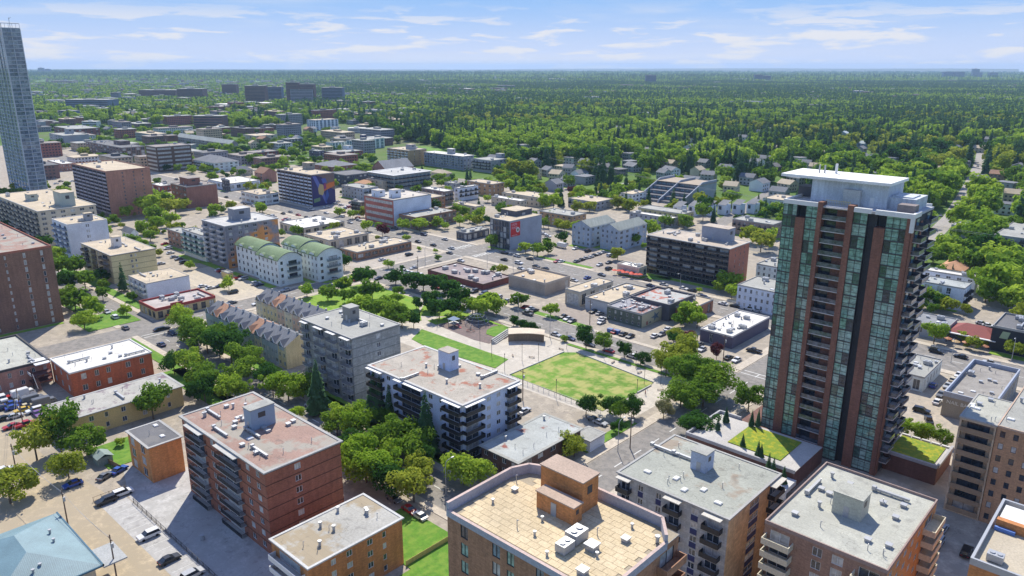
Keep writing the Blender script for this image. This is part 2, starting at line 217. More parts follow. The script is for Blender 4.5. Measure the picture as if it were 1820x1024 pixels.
CARS = [(-438.7,177.5,'b','red','s'),(-426.2,173.7,'b','white','v'),(-414.4,170.1,'b','white','s'),(-403.9,167.6,'b','silver','s'),(-397.2,167.0,'b','grey','s'),(-388.1,165.6,'b','black','v'),(-394.5,156.3,'b','silver','s'),(-338.0,151.5,'b','white','s'),(-332.7,152.7,'b','white','s'),(-332.3,157.0,'b','black','s'),(-318.2,156.3,'b','black','v'),(-356.6,105.9,'a','silver','s'),(-337.1,105.3,'a','grey','s'),(-329.6,106.0,'a','silver','s'),(-320.2,105.6,'a','white','v'),(-303.3,103.3,'a','grey','s'),(-291.6,112.5,'b','black','l'),(-262.8,53.8,'b','red','s'),(-260.9,56.2,'b','white','c'),(-253.4,56.9,'b','grey','c'),(-256.2,52.0,'b','blue','s'),(-257.1,54.6,'b','silver','s'),(-262.2,50.9,'a','white','v'),(-254.7,49.1,'b','navy','s'),(-252.9,51.3,'b','blue','s'),(-248.8,52.4,'b','yellow','s'),(-250.8,54.3,'b','cream','s'),(-245.7,54.9,'b','white','v'),(-242.5,54.7,'a','purple','s'),(-245.7,49.7,'b','silver','s'),(-246.4,47.4,'b','black','s'),(-238.9,47.0,'b','red','s'),(-237.2,50.1,'b','red','t'),(-249.1,58.7,'b','grey','c'),(-211.9,38.3,'b','white','v'),(-192.1,47.9,'b','blue','s'),(-191.0,58.5,'d','blue','s'),(-190.4,54.9,'d','grey','s'),(-179.0,54.8,'b','white','v'),(-178.3,50.7,'b','black','v'),(-156.9,51.8,'b','white','v'),(-145.1,51.2,'b','black','s'),(-136.7,52.3,'b','silver','v'),(-119.1,97.5,'a','white','s'),(-122.5,97.5,'a','red','s'),(-129.0,98.0,'a','grey','s'),(-138.3,155.2,'b','silver','s'),(-119.3,164.7,'a','grey','s'),(-116.9,164.4,'a','silver','s'),(-174.3,213.5,'a','silver','s'),(-167.6,213.8,'a','navy','s'),(-158.1,213.6,'a','black','s'),(-159.4,231.9,'b','red','s'),(-155.6,231.9,'b','black','s'),(-152.3,231.6,'b','black','s'),(-145.7,238.6,'b','white','s'),(-144.8,242.0,'b','grey','s'),(-146.2,248.8,'b','white','s'),(-149.1,213.2,'a','red','s'),(-140.0,214.9,'a','white','s'),(-170.2,237.5,'b','silver','s'),(-177.7,246.5,'b','silver','s'),(-181.0,246.5,'b','black','s'),(-172.6,241.1,'b','white','s'),(-186.1,232.5,'b','black','s'),(-182.9,231.5,'b','silver','s'),(-179.8,230.5,'b','grey','s'),(-206.1,231.5,'b','red','s'),(-203.1,231.0,'b','silver','s'),(-200.2,230.6,'b','black','s'),(-259.2,285.5,'a','white','v'),(-250.6,277.7,'a','silver','s'),(-247.9,286.5,'a','black','s'),(-241.6,286.2,'a','black','s'),(-246.8,302.1,'b','red','s'),(-245.1,303.7,'b','white','s'),(-217.0,278.8,'a','silver','s'),(-215.3,287.3,'b','blue','s'),(-226.0,311.9,'b','silver','s'),(-217.8,308.5,'b','black','v'),(-225.3,319.0,'b','black','s'),(-239.2,309.2,'b','grey','s'),(-239.5,314.0,'b','black','s'),(-240.0,318.6,'b','silver','s'),(-239.7,322.3,'b','white','s'),(-240.5,326.9,'b','black','s'),(-240.5,330.4,'b','silver','s'),(-241.2,335.2,'b','silver','s'),(-267.0,329.6,'a','white','k'),(-296.8,349.6,'a','white','s'),(-290.6,346.6,'a','white','s'),(-286.6,339.6,'a','silver','s'),(-336.4,282.1,'a','black','s'),(-323.3,282.4,'a','black','s'),(-309.5,283.8,'a','silver','s'),(-302.3,275.8,'a','grey','s'),(-315.5,257.9,'b','black','v'),(-291.4,240.8,'b','silver','s'),(-317.3,240.7,'b','white','s'),(-288.9,216.6,'b','black','s'),(-289.6,198.4,'b','silver','s'),(-269.8,285.5,'a','black','s'),(-284.9,267.9,'a','silver','s'),(-485.9,329.3,'b','white','s'),(-471.8,322.5,'b','white','s'),(-458.4,316.1,'b','silver','s'),(-457.0,311.2,'b','white','s'),(-446.1,306.5,'b','grey','s'),(-473.1,275.0,'a','black','s'),(-475.0,282.0,'a','silver','s'),(-459.9,278.9,'a','red','s'),(-448.6,278.4,'a','grey','s'),(-447.9,284.6,'a','black','s'),(-740.8,213.7,'b','white','s'),(-752.6,221.0,'b','grey','s'),(-738.7,220.3,'b','silver','s'),(-712.1,214.4,'b','black','s'),(-714.9,207.5,'b','white','s'),(-772.3,221.6,'b','silver','s'),(-686.0,190.2,'b','white','s'),(-745.4,227.9,'b','white','s'),(-61.6,294.4,'a','black','v'),(-53.7,294.9,'a','black','s'),(-44.2,295.0,'a','silver','t'),(-53.6,260.2,'b','blue','s'),(-49.8,275.3,'b','white','s'),(-50.1,269.8,'b','cream','s'),(-50.1,262.9,'b','silver','s'),(-49.9,254.1,'b','grey','s'),(-49.1,247.3,'b','white','s'),(-50.8,237.0,'a','black','v'),(-47.2,231.1,'d','black','t'),(-42.2,245.0,'b','grey','s'),(-54.4,340.5,'a','white','s'),(-57.0,341.8,'a','silver','s'),(-134.6,295.4,'a','white','t'),(-131.1,295.5,'a','silver','s'),(-126.9,296.2,'a','red','s'),(-141.1,294.8,'a','black','s'),(-146.4,294.2,'a','white','s'),(-128.5,242.1,'b','grey','s'),(-125.1,238.0,'b','silver','s'),(-114.0,237.0,'b','black','s'),(-110.9,236.9,'b','white','s'),(-110.4,249.4,'a','black','t'),(-28.6,167.7,'b','silver','v'),(-29.3,174.3,'b','silver','s'),(-23.1,168.3,'b','black','v'),(-143.4,687.2,'b','silver','s'),(-145.2,716.7,'b','grey','s'),(-148.2,747.4,'b','white','s'),(-136.1,625.0,'b','black','s'),(-133.8,585.0,'b','grey','s'),(-238.3,1124.0,'b','white','s'),(-225.4,1080.2,'b','black','s'),(-182.5,915.8,'b','silver','s'),(-573.4,267.4,'a','white','s'),(-558.8,267.0,'a','silver','s'),(-566.7,281.1,'a','black','s'),(-446.4,321.2,'a','silver','s'),(-414.7,304.9,'a','black','s'),(-527.7,276.2,'a','black','s'),(-514.7,275.4,'a','white','s'),(-471.3,259.7,'a','black','s'),(-459.0,257.6,'a','red','s'),(-552.8,287.0,'b','silver','s'),(-191.7,303.9,'a','black','s'),(-181.5,302.7,'a','silver','s'),(-166.4,302.6,'a','black','s'),(-171.2,303.2,'a','white','s')]
POLES = [(-102.3,158.2,'w'),(-241.1,50.4,'w'),(-204.4,39.4,'w'),(-172.5,40.7,'w'),(-147.1,41.4,'w'),(-144.2,161.0,'w'),(-113.7,232.3,'w'),(-379.9,146.0,'w'),(-278.5,232.7,'w'),(-200.1,220.2,'l'),(-174.8,210.5,'l'),(-172.8,233.1,'w'),(-169.2,253.2,'l'),(-121.6,108.1,'l'),(-103.6,154.3,'l'),(-162.5,205.5,'t'),(-166.7,185.6,'t'),(-162.5,189.6,'t'),(-177.2,181.0,'t'),(-189.2,187.0,'t'),(-216.1,189.7,'t'),(-164.5,174.3,'t'),(-137.7,169.4,'t'),(-123.6,197.6,'t'),(-119.4,200.9,'t'),(-119.2,186.7,'t'),(-147.7,207.9,'t'),(-133.2,207.0,'t'),(-55.0,287.3,'l'),(-39.6,303.1,'l'),(-253.0,290.1,'l'),(-284.7,222.6,'l'),(-270.7,273.5,'l'),(-253.0,274.4,'l'),(-294.3,251.2,'l'),(-169.9,297.6,'l'),(-253.7,342.4,'l'),(-283.4,334.4,'l'),(-304.3,363.3,'w'),(-494.2,242.9,'l'),(-585.3,244.0,'l'),(-212.4,445.4,'l')]
ZONES = {
'dense':[(-1302.0, 843.0), (-1120.0, 816.0), (-815.0, 647.0), (-766.0, 664.0), (-618.0, 611.0), (-473.0, 515.0), (-405.0, 501.0), (-366.0, 497.0), (-381.0, 545.0), (-401.0, 636.0), (-339.0, 632.0), (-276.0, 583.0), (-258.0, 619.0), (-159.0, 473.0), (-124.0, 506.0), (-91.0, 496.0), (-47.0, 484.0), (-25.0, 505.0), (-564.0, 6811.0), (-4228.0, 2596.0), (-1738.0, 1062.0)],
'medium':[(-3150.0, 681.0), (-1719.0, 364.0), (-1353.0, 533.0), (-1336.0, 603.0), (-1198.0, 634.0), (-1111.0, 655.0), (-1261.0, 816.0), (-1738.0, 1062.0), (-3846.0, 2361.0), (-4976.0, 1087.0)],
'mid':[(-1460.0, 427.0), (-1316.0, 518.0), (-1156.0, 611.0), (-1001.0, 646.0), (-610.0, 483.0), (-419.0, 446.0), (-358.0, 486.0), (-331.0, 436.0), (-419.0, 420.0), (-485.0, 383.0), (-570.0, 365.0), (-658.0, 338.0), (-797.0, 303.0), (-904.0, 264.0)],
'gap':[(-561.0, 580.0), (-473.0, 515.0), (-405.0, 501.0), (-366.0, 497.0), (-381.0, 545.0), (-401.0, 636.0), (-339.0, 632.0), (-276.0, 583.0), (-258.0, 619.0), (-159.0, 473.0), (-124.0, 506.0), (-103.0, 431.0), (-181.0, 441.0), (-229.0, 454.0), (-257.0, 468.0), (-310.0, 456.0), (-361.0, 420.0), (-432.0, 434.0)],
'right':[(-121.0, 498.0), (-47.0, 484.0), (-33.0, 381.0), (-57.0, 358.0), (-91.0, 427.0), (-103.0, 431.0)],
'far':[(-5530.0, 1099.0), (-564.0, 6811.0), (-1644.0, 19450.0), (-12326.0, 2471.0)],
}
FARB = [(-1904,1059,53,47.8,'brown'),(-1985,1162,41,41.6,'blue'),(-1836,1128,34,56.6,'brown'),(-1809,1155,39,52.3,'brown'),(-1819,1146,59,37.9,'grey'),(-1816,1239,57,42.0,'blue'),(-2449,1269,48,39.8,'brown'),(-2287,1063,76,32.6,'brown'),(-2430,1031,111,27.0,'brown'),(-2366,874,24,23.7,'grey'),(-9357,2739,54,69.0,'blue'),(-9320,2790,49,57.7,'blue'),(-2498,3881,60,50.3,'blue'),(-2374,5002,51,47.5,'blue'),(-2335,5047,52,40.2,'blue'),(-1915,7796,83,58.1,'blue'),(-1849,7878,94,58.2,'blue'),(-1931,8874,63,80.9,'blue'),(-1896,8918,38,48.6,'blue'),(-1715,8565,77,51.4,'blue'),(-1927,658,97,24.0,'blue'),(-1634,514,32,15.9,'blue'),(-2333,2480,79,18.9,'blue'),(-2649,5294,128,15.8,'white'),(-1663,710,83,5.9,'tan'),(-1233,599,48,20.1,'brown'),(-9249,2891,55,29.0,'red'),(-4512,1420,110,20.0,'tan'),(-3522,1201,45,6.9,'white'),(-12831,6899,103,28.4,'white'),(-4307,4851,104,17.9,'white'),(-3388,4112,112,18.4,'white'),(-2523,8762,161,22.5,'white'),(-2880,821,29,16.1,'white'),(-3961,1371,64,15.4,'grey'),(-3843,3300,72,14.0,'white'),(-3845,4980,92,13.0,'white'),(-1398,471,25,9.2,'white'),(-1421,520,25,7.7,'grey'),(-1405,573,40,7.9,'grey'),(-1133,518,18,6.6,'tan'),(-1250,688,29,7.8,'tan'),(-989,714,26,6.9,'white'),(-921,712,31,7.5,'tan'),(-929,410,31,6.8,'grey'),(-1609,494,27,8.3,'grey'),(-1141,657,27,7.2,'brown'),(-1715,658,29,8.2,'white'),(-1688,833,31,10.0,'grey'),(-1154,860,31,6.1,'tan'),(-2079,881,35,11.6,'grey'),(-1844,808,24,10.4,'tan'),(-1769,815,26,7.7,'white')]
HOUSES = [(-1040.5,1183.0,'white'),(-950.6,1105.0,'tan'),(-998.5,1102.6,'brown'),(-819.9,1034.2,'grey'),(-859.8,1362.9,'grey'),(-795.7,1193.8,'white'),(-870.8,1490.1,'brown'),(-714.8,1338.4,'grey'),(-672.7,1109.3,'orange'),(-624.1,1124.0,'white'),(-605.7,1244.9,'white'),(-535.2,1211.1,'grey'),(-525.4,1114.0,'white'),(-699.3,837.8,'grey'),(-613.9,959.3,'white'),(-578.4,993.8,'grey'),(-522.1,927.5,'white'),(-486.9,996.0,'white'),(-581.3,816.2,'tan'),(-541.3,732.1,'grey'),(-491.2,763.5,'white'),(-410.0,680.3,'tan'),(-443.6,768.7,'tan'),(-389.6,712.8,'grey'),(-345.2,742.4,'white'),(-444.4,660.1,'grey'),(-420.7,848.6,'grey'),(-572.9,1352.9,'orange'),(-457.0,1338.0,'red'),(-408.8,1159.2,'blue'),(-337.7,1021.7,'blue'),(-333.6,890.7,'tan'),(-286.7,881.5,'grey'),(-275.1,1190.2,'tan'),(-235.8,1053.7,'grey'),(-233.4,971.2,'tan'),(-194.1,900.4,'grey'),(-403.3,1101.2,'white'),(-255.5,875.4,'grey'),(-963.1,1260.1,'grey'),(-629.6,700.7,'white'),(-579.0,678.8,'grey'),(-833.4,887.3,'white'),(-781.3,796.1,'grey'),(-503.8,636.8,'white'),(-472.4,620.4,'grey'),(-436.9,605.6,'dark'),(-419.7,604.8,'dark'),(-424.3,635.5,'grey'),(-472.1,583.7,'tan'),(-403.1,487.7,'grey'),(-410.8,516.1,'grey'),(-430.1,556.8,'white'),(-373.5,610.9,'grey'),(-339.4,633.0,'grey'),(-287.9,576.5,'tan'),(-300.0,631.2,'grey'),(-278.0,607.0,'white'),(-444.6,1124.2,'brown'),(-342.8,1223.5,'white'),(-408.1,1303.7,'grey'),(-125.8,752.0,'grey'),(-110.0,688.0,'tan'),(-141.8,888.2,'grey'),(-338.7,1645.3,'white'),(-102.6,628.6,'white'),(-1496.9,1193.1,'white'),(-1190.1,1034.1,'white'),(-1453.6,1061.0,'white'),(-1212.0,1148.9,'tan'),(-866.4,593.2,'tan'),(-1048.5,1053.1,'grey'),(-260.8,623.4,'tan'),(-247.0,576.1,'grey'),(-317.1,720.3,'dark'),(-463.3,551.8,'grey'),(-440.4,536.6,'tan'),(-454.1,571.8,'grey'),(-432.9,564.6,'white'),(-452.8,602.1,'grey'),(-408.5,537.1,'grey'),(-393.7,532.3,'grey'),(-351.1,687.7,'white'),(-360.7,650.1,'tan'),(-327.8,806.0,'white'),(-384.1,957.2,'grey'),(-287.0,749.1,'tan'),(-232.9,745.3,'grey'),(-308.2,1080.9,'tan'),(-349.3,1361.4,'grey'),(-289.3,1344.6,'white'),(-231.6,1209.5,'grey'),(-787.1,790.4,'tan'),(-919.5,883.9,'white'),(-952.5,851.4,'grey'),(-992.2,812.5,'tan'),(-1117.2,876.2,'grey'),(-1270.4,954.2,'white'),(-631.0,671.8,'tan'),(-562.0,580.9,'white'),(-515.8,591.6,'grey'),(-674.8,968.1,'tan'),(-804.8,1085.9,'white'),(-671.0,840.8,'tan'),(-149.3,770.2,'white'),(-977.0,1124.0,'tan'),(-335.4,1529.2,'white'),(-210.2,918.9,'tan'),(-483.7,714.5,'grey'),(-605.9,1642.2,'brown'),(-452.6,1432.7,'grey'),(-368.9,1076.2,'white'),(-215.7,1073.0,'tan'),(-270.0,664.6,'grey'),(-510.1,1143.4,'white'),(-380.6,1894.0,'tan'),(-299.4,636.5,'tan'),(-219.0,1244.7,'grey'),(-145.0,813.8,'brown'),(-545.4,702.8,'grey'),(-711.6,1022.2,'white'),(-676.0,885.8,'grey'),(-582.7,718.6,'brown'),(-470.2,827.2,'white'),(-525.1,1306.1,'grey'),(-272.3,1136.9,'white'),(-281.7,668.0,'tan'),(-234.4,970.2,'tan'),(-327.4,581.9,'grey'),(-405.4,521.1,'grey'),(-238.5,832.1,'grey'),(-316.0,958.3,'grey'),(-513.7,1125.5,'grey'),(-399.0,896.0,'tan'),(-233.9,728.8,'grey'),(-140.3,808.1,'grey'),(-452.1,784.6,'white'),(-309.6,776.6,'grey'),(-357.1,784.8,'grey'),(-381.5,635.8,'white'),(-335.4,1529.2,'brown'),(-418.2,635.3,'grey'),(-611.8,987.9,'white'),(-232.0,1066.5,'brown'),(-392.9,911.0,'white'),(-317.4,890.2,'grey'),(-412.1,671.9,'grey'),(-405.0,890.2,'tan'),(-277.2,898.1,'white'),(-195.3,808.3,'tan')]
# ---------------------------------------------------------------- materials
MATS = {}
def nodes_of(name):
    m = bpy.data.materials.new(name); m.use_nodes = True; t = m.node_tree; t.nodes.clear()
    o = N(t, 'ShaderNodeOutputMaterial'); b = N(t, 'ShaderNodeBsdfPrincipled'); t.links.new(b.outputs[0], o.inputs[0])
    return m, t, b
def noise(t, vec, scale, det=3, rough=.6):
    n = N(t, 'ShaderNodeTexNoise'); n.inputs['Scale'].default_value = scale; n.inputs['Detail'].default_value = det; n.inputs['Roughness'].default_value = rough
    t.links.new(vec, n.inputs['Vector']); return n.outputs[0]
def mrange(t, v, a, b, c=0., d=1.):
    m = N(t, 'ShaderNodeMapRange'); t.links.new(v, m.inputs[0])
    for i, x in enumerate((a, b, c, d)): m.inputs[i+1].default_value = x
    return m.outputs[0]
def mixc(t, f, a, b, mode='MIX'):
    m = N(t, 'ShaderNodeMix', data_type='RGBA', blend_type=mode)
    for k, v in (('Factor', f), ('A', a), ('B', b)):
        if isinstance(v, (int, float)): m.inputs[k].default_value = v
        elif isinstance(v, tuple): m.inputs[k].default_value = (*v[:3], 1)
        else: t.links.new(v, m.inputs[k])
    return m.outputs['Result']
def mat(kind, c, c2=None, amt=.5, rough=.85, scale=1.0, name=None):
    """procedural surface in world metres: base colour c, patches of c2"""
    key = (kind, c, c2, amt, rough, scale)
    if key in MATS: return MATS[key]
    m, t, b = nodes_of(name or kind); MATS[key] = m
    g = N(t, 'ShaderNodeNewGeometry'); pos = g.outputs['Position']
    b.inputs['Roughness'].default_value = rough
    fine = noise(t, pos, 3.0*scale, 4, .7); big = noise(t, pos, .12*scale, 4, .6); mid = noise(t, pos, .6*scale, 3)
    col = mixc(t, 1.0, c, mixc(t, mrange(t, fine, .3, .7), (.8,)*3, (1.18,)*3), 'MULTIPLY')
    col = mixc(t, 1.0, col, mixc(t, mrange(t, big, .3, .7), (.84,)*3, (1.12,)*3), 'MULTIPLY')
    if c2:
        if kind == 'stain':
            f = mrange(t, noise(t, pos, .16*scale, 5, .62), 1-amt, 1-amt+.07)
        else: f = mrange(t, mid, .62-amt*.5, .78-amt*.5)
        col = mixc(t, f, col, c2)
    if kind in ('stain', 'walk', 'plaza'):
        br = N(t, 'ShaderNodeTexBrick'); t.links.new(pos, br.inputs['Vector']); br.inputs['Scale'].default_value = 1; br.offset = .5
        w, h = (9., 1.5) if kind == 'stain' else (1.6, 1.6) if kind == 'walk' else (3., 3.)
        br.inputs['Brick Width'].default_value = w; br.inputs['Row Height'].default_value = h; br.inputs['Mortar Size'].default_value = .035; br.inputs['Color1'].default_value = (1, 1, 1, 1); br.inputs['Color2'].default_value = (.93, .93, .93, 1); br.inputs['Mortar'].default_value = (.80, .80, .80, 1)
        col = mixc(t, .8, col, mixc(t, 1.0, col, br.outputs[0], 'MULTIPLY'))
    if kind in ('asphalt', 'paving', 'concrete', 'lot', 'stain', 'play_surface'):
        f_ = noise(t, pos, .11, 6, .55); d_ = mth(t, 'ABSOLUTE', mth(t, 'SUBTRACT', f_, .5), 0)
        col = mixc(t, 1.0, col, mixc(t, mrange(t, d_, 0., .0045), (.62,)*3, (1,)*3), 'MULTIPLY')
        oil = mrange(t, noise(t, pos, .45, 2, .4), .62, .74, 0., .30); col = mixc(t, oil, col, (.10, .095, .09))
    if kind in ('field', 'lawn'):
        wv = N(t, 'ShaderNodeTexWave'); wv.bands_direction = 'X'; wv.inputs['Scale'].default_value = .16; wv.inputs['Distortion'].default_value = .6; t.links.new(pos, wv.inputs['Vector']); col = mixc(t, 1.0, col, mixc(t, wv.outputs[0], (.95,)*3, (1.03,)*3), 'MULTIPLY')
    if kind in ('brick', 'siding', 'block'):
        sp = N(t, 'ShaderNodeSeparateXYZ'); t.links.new(pos, sp.inputs[0])
        ad = N(t, 'ShaderNodeMath', operation='ADD'); t.links.new(sp.outputs[0], ad.inputs[0]); t.links.new(sp.outputs[1], ad.inputs[1])
        cb = N(t, 'ShaderNodeCombineXYZ'); t.links.new(ad.outputs[0], cb.inputs[0]); t.links.new(sp.outputs[2], cb.inputs[1])
        br = N(t, 'ShaderNodeTexBrick'); t.links.new(cb.outputs[0], br.inputs['Vector'])
        w, h = {'brick': (.62, .2), 'siding': (8., .3), 'block': (1.2, .6)}[kind]
        br.inputs['Scale'].default_value = 1; br.inputs['Brick Width'].default_value = w; br.inputs['Row Height'].default_value = h
        br.inputs['Mortar Size'].default_value = .018; br.inputs['Color1'].default_value = (1.12,)*3+(1,); br.inputs['Color2'].default_value = (.78,)*3+(1,); br.inputs['Mortar'].default_value = (.95,)*3+(1,) if kind == 'brick' else (.62,)*3+(1,)
        if kind == 'siding': br.inputs['Color2'].default_value = (1.0,)*3+(1,); br.inputs['Color1'].default_value = (1.0,)*3+(1,)
        col = mixc(t, .8, col, mixc(t, 1.0, col, br.outputs[0], 'MULTIPLY'))
        stre = N(t, 'ShaderNodeCombineXYZ'); t.links.new(mth(t, 'MULTIPLY', ad.outputs[0], 1.2), stre.inputs[0]); t.links.new(mth(t, 'MULTIPLY', sp.outputs[2], .12), stre.inputs[1])
        col = mixc(t, 1.0, col, mixc(t, mrange(t, noise(t, stre.outputs[0], 1, 4), .35, .7), (.82,)*3, (1.08,)*3), 'MULTIPLY')
    if kind == 'ribbed':
        wv = N(t, 'ShaderNodeTexWave'); wv.bands_direction = 'DIAGONAL'; wv.inputs['Scale'].default_value = 1.1*scale; t.links.new(pos, wv.inputs['Vector'])
        col = mixc(t, 1.0, col, mixc(t, wv.outputs[0], (.8,)*3, (1.1,)*3), 'MULTIPLY')
    t.links.new(col, b.inputs['Base Color'])
    bp = N(t, 'ShaderNodeBump'); bp.inputs['Strength'].default_value = .35; bp.inputs['Distance'].default_value = .06; t.links.new(fine, bp.inputs['Height']); t.links.new(bp.outputs[0], b.inputs['Normal'])
    return m
def mth(t, op, a, v):
    m = N(t, 'ShaderNodeMath', operation=op); t.links.new(a, m.inputs[0]); m.inputs[1].default_value = v; return m.outputs[0]
def glass(name, c, rough=.12, vary=.5):
    if name in MATS: return MATS[name]
    m, t, b = nodes_of(name); MATS[name] = m
    g = N(t, 'ShaderNodeNewGeometry'); f = noise(t, g.outputs['Position'], .9, 2)
    t.links.new(mixc(t, mrange(t, f, .35, .65), tuple(x*(1-vary) for x in c), tuple(min(1, x*(1+vary)) for x in c)), b.inputs['Base Color'])
    b.inputs['Roughness'].default_value = rough; b.inputs['Specular IOR Level'].default_value = .8
    return m
def paint(name, c, rough=.35, metal=0.):
    if name in MATS: return MATS[name]
    m, t, b = nodes_of(name); MATS[name] = m
    g = N(t, 'ShaderNodeNewGeometry'); f = noise(t, g.outputs['Position'], 2.5, 3)
    t.links.new(mixc(t, mrange(t, f, .3, .7), tuple(x*.88 for x in c), c), b.inputs['Base Color'])
    b.inputs['Roughness'].default_value = rough; b.inputs['Metallic'].default_value = metal
    return m
def leaf(name, c, c2, tr=.5):
    if name in MATS: return MATS[name]
    m = bpy.data.materials.new(name); m.use_nodes = True; t = m.node_tree; t.nodes.clear(); MATS[name] = m
    o = N(t, 'ShaderNodeOutputMaterial'); d = N(t, 'ShaderNodeBsdfDiffuse'); tl = N(t, 'ShaderNodeBsdfTranslucent'); mx = N(t, 'ShaderNodeMixShader')
    oi = N(t, 'ShaderNodeObjectInfo'); g = N(t, 'ShaderNodeNewGeometry')
    f = N(t, 'ShaderNodeMath', operation='ADD'); t.links.new(mth(t, 'MULTIPLY', oi.outputs['Random'], .7), f.inputs[0]); t.links.new(mrange(t, noise(t, g.outputs['Position'], .8, 3), .3, .7, -.25, .6), f.inputs[1])
    col = mixc(t, f.outputs[0], c, c2); t.nodes[-1].clamp_factor = True
    t.links.new(col, d.inputs[0]); t.links.new(col, tl.inputs[0]); mx.inputs[0].default_value = tr
    t.links.new(d.outputs[0], mx.inputs[1]); t.links.new(tl.outputs[0], mx.inputs[2]); t.links.new(mx.outputs[0], o.inputs[0])
    return m
G_DARK = glass('dark_glass', (.035, .045, .06)); G_BLIND = glass('blind_glass', (.42, .42, .40), .3, .3); G_GREEN = glass('green_glass', (.19, .34, .28), .05, .45); G_TEAL = glass('teal_glass', (.12, .2, .24), .06, .5); G_BLUE = glass('blue_glass', (.10, .16, .24), .06, .5)
WHITE = paint('white_trim', (.72, .72, .70), .5); FRAME_D = paint('dark_trim', (.05, .05, .055), .5); GREYM = paint('grey_metal', (.42, .43, .44), .45, .3); CONC = mat('plain', (.46, .45, .42)); RAIL_D = paint('black_rail', (.02, .021, .026), .5); BLUEM = paint('blue_grey_metal', (.28, .36, .46), .5)
TIRE = paint('tyre_rubber', (.02, .02, .02), .9); CARGLASS = glass('car_glass', (.02, .025, .03), .08, .2)
# ---------------------------------------------------------------- mesh building
class MB:
    def __init__(s): s.v = []; s.f = []; s.m = []
    def face(s, pts, m=0):
        n = len(s.v); s.v += [tuple(p) for p in pts]; s.f.append(tuple(range(n, n+len(pts)))); s.m.append(m)
    def box(s, x0, y0, z0, x1, y1, z1, m=0, mt=None):
        n = len(s.v); s.v += [(x0,y0,z0),(x1,y0,z0),(x1,y1,z0),(x0,y1,z0),(x0,y0,z1),(x1,y0,z1),(x1,y1,z1),(x0,y1,z1)]
        s.f += [(n,n+1,n+5,n+4),(n+1,n+2,n+6,n+5),(n+2,n+3,n+7,n+6),(n+3,n,n+4,n+7),(n+4,n+5,n+6,n+7),(n+3,n+2,n+1,n)]
        s.m += [m]*4+[m if mt is None else mt, m]
    def prism(s, poly, z0, z1, m=0, mt=None):
        a = sum(poly[i][0]*poly[(i+1) % len(poly)][1]-poly[(i+1) % len(poly)][0]*poly[i][1] for i in range(len(poly)))
        if a < 0: poly = poly[::-1]
        k = len(poly); n = len(s.v); s.v += [(x, y, z0) for x, y in poly]+[(x, y, z1) for x, y in poly]
        for i in range(k): j = (i+1) % k; s.f.append((n+i, n+j, n+k+j, n+k+i)); s.m.append(m)
        s.f.append(tuple(range(n+k, n+2*k))); s.m.append(m if mt is None else mt); s.f.append(tuple(range(n+k-1, n-1, -1))); s.m.append(m)
    def tube(s, p, q, r0, r1=None, k=6, m=0, cap=True):
        r1 = r0 if r1 is None else r1; p = Vector(p); q = Vector(q); d = (q-p).normalized()
        a = d.orthogonal().normalized(); b = d.cross(a); n = len(s.v)
        for c, r in ((p, r0), (q, r1)):
            for i in range(k):
                an = 2*math.pi*i/k; s.v.append(tuple(c+r*(math.cos(an)*a+math.sin(an)*b)))
        for i in range(k): j = (i+1) % k; s.f.append((n+i, n+j, n+k+j, n+k+i)); s.m.append(m)
        if cap: s.f.append(tuple(range(n+k, n+2*k))); s.m.append(m); s.f.append(tuple(range(n+k-1, n-1, -1))); s.m.append(m)
    def mesh(s, name, mats):
        me = bpy.data.meshes.new(name); me.from_pydata(s.v, [], s.f)
        for m in mats: me.materials.append(m)
        if len(mats) > 1: me.polygons.foreach_set('material_index', s.m)
        me.update(); return me
    def build(s, name, mats, parent=None, loc=(0, 0, 0), rot=0., **props):
        if not s.f: return None
        return link(name, s.mesh(name, mats if isinstance(mats, (list, tuple)) else [mats]), parent, loc, rot, **props)
def link(name, me, parent=None, loc=(0, 0, 0), rot=0., **props):
    o = bpy.data.objects.new(name, me); COL.objects.link(o); o.location = loc; o.rotation_euler = (0, 0, rot)
    if parent: o.parent = parent
    for k, v in props.items(): o[k] = v
    return o
def thing(name, label, cat, loc=(0, 0, 0), rot=0., group=None):
    o = link(name, None, None, loc, rot, label=label, category=cat)
    if group: o['group'] = group
    o.empty_display_size = .5
    return o
def sheet(name, poly, z, m, **p):
    b = MB(); a = sum(poly[i][0]*poly[(i+1) % len(poly)][1]-poly[(i+1) % len(poly)][0]*poly[i][1] for i in range(len(poly)))
    b.face([(x, y, z) for x, y in (poly if a > 0 else poly[::-1])]); return b.build(name, m, **(p or dict(kind='structure')))
def rect(x0, y0, x1, y1): return [(x0, y0), (x1, y0), (x1, y1), (x0, y1)]
TODO = []          # (object, wording, x, y, z) whose labels are singled out at the end
LAND = []          # named landmarks (short name, x, y)
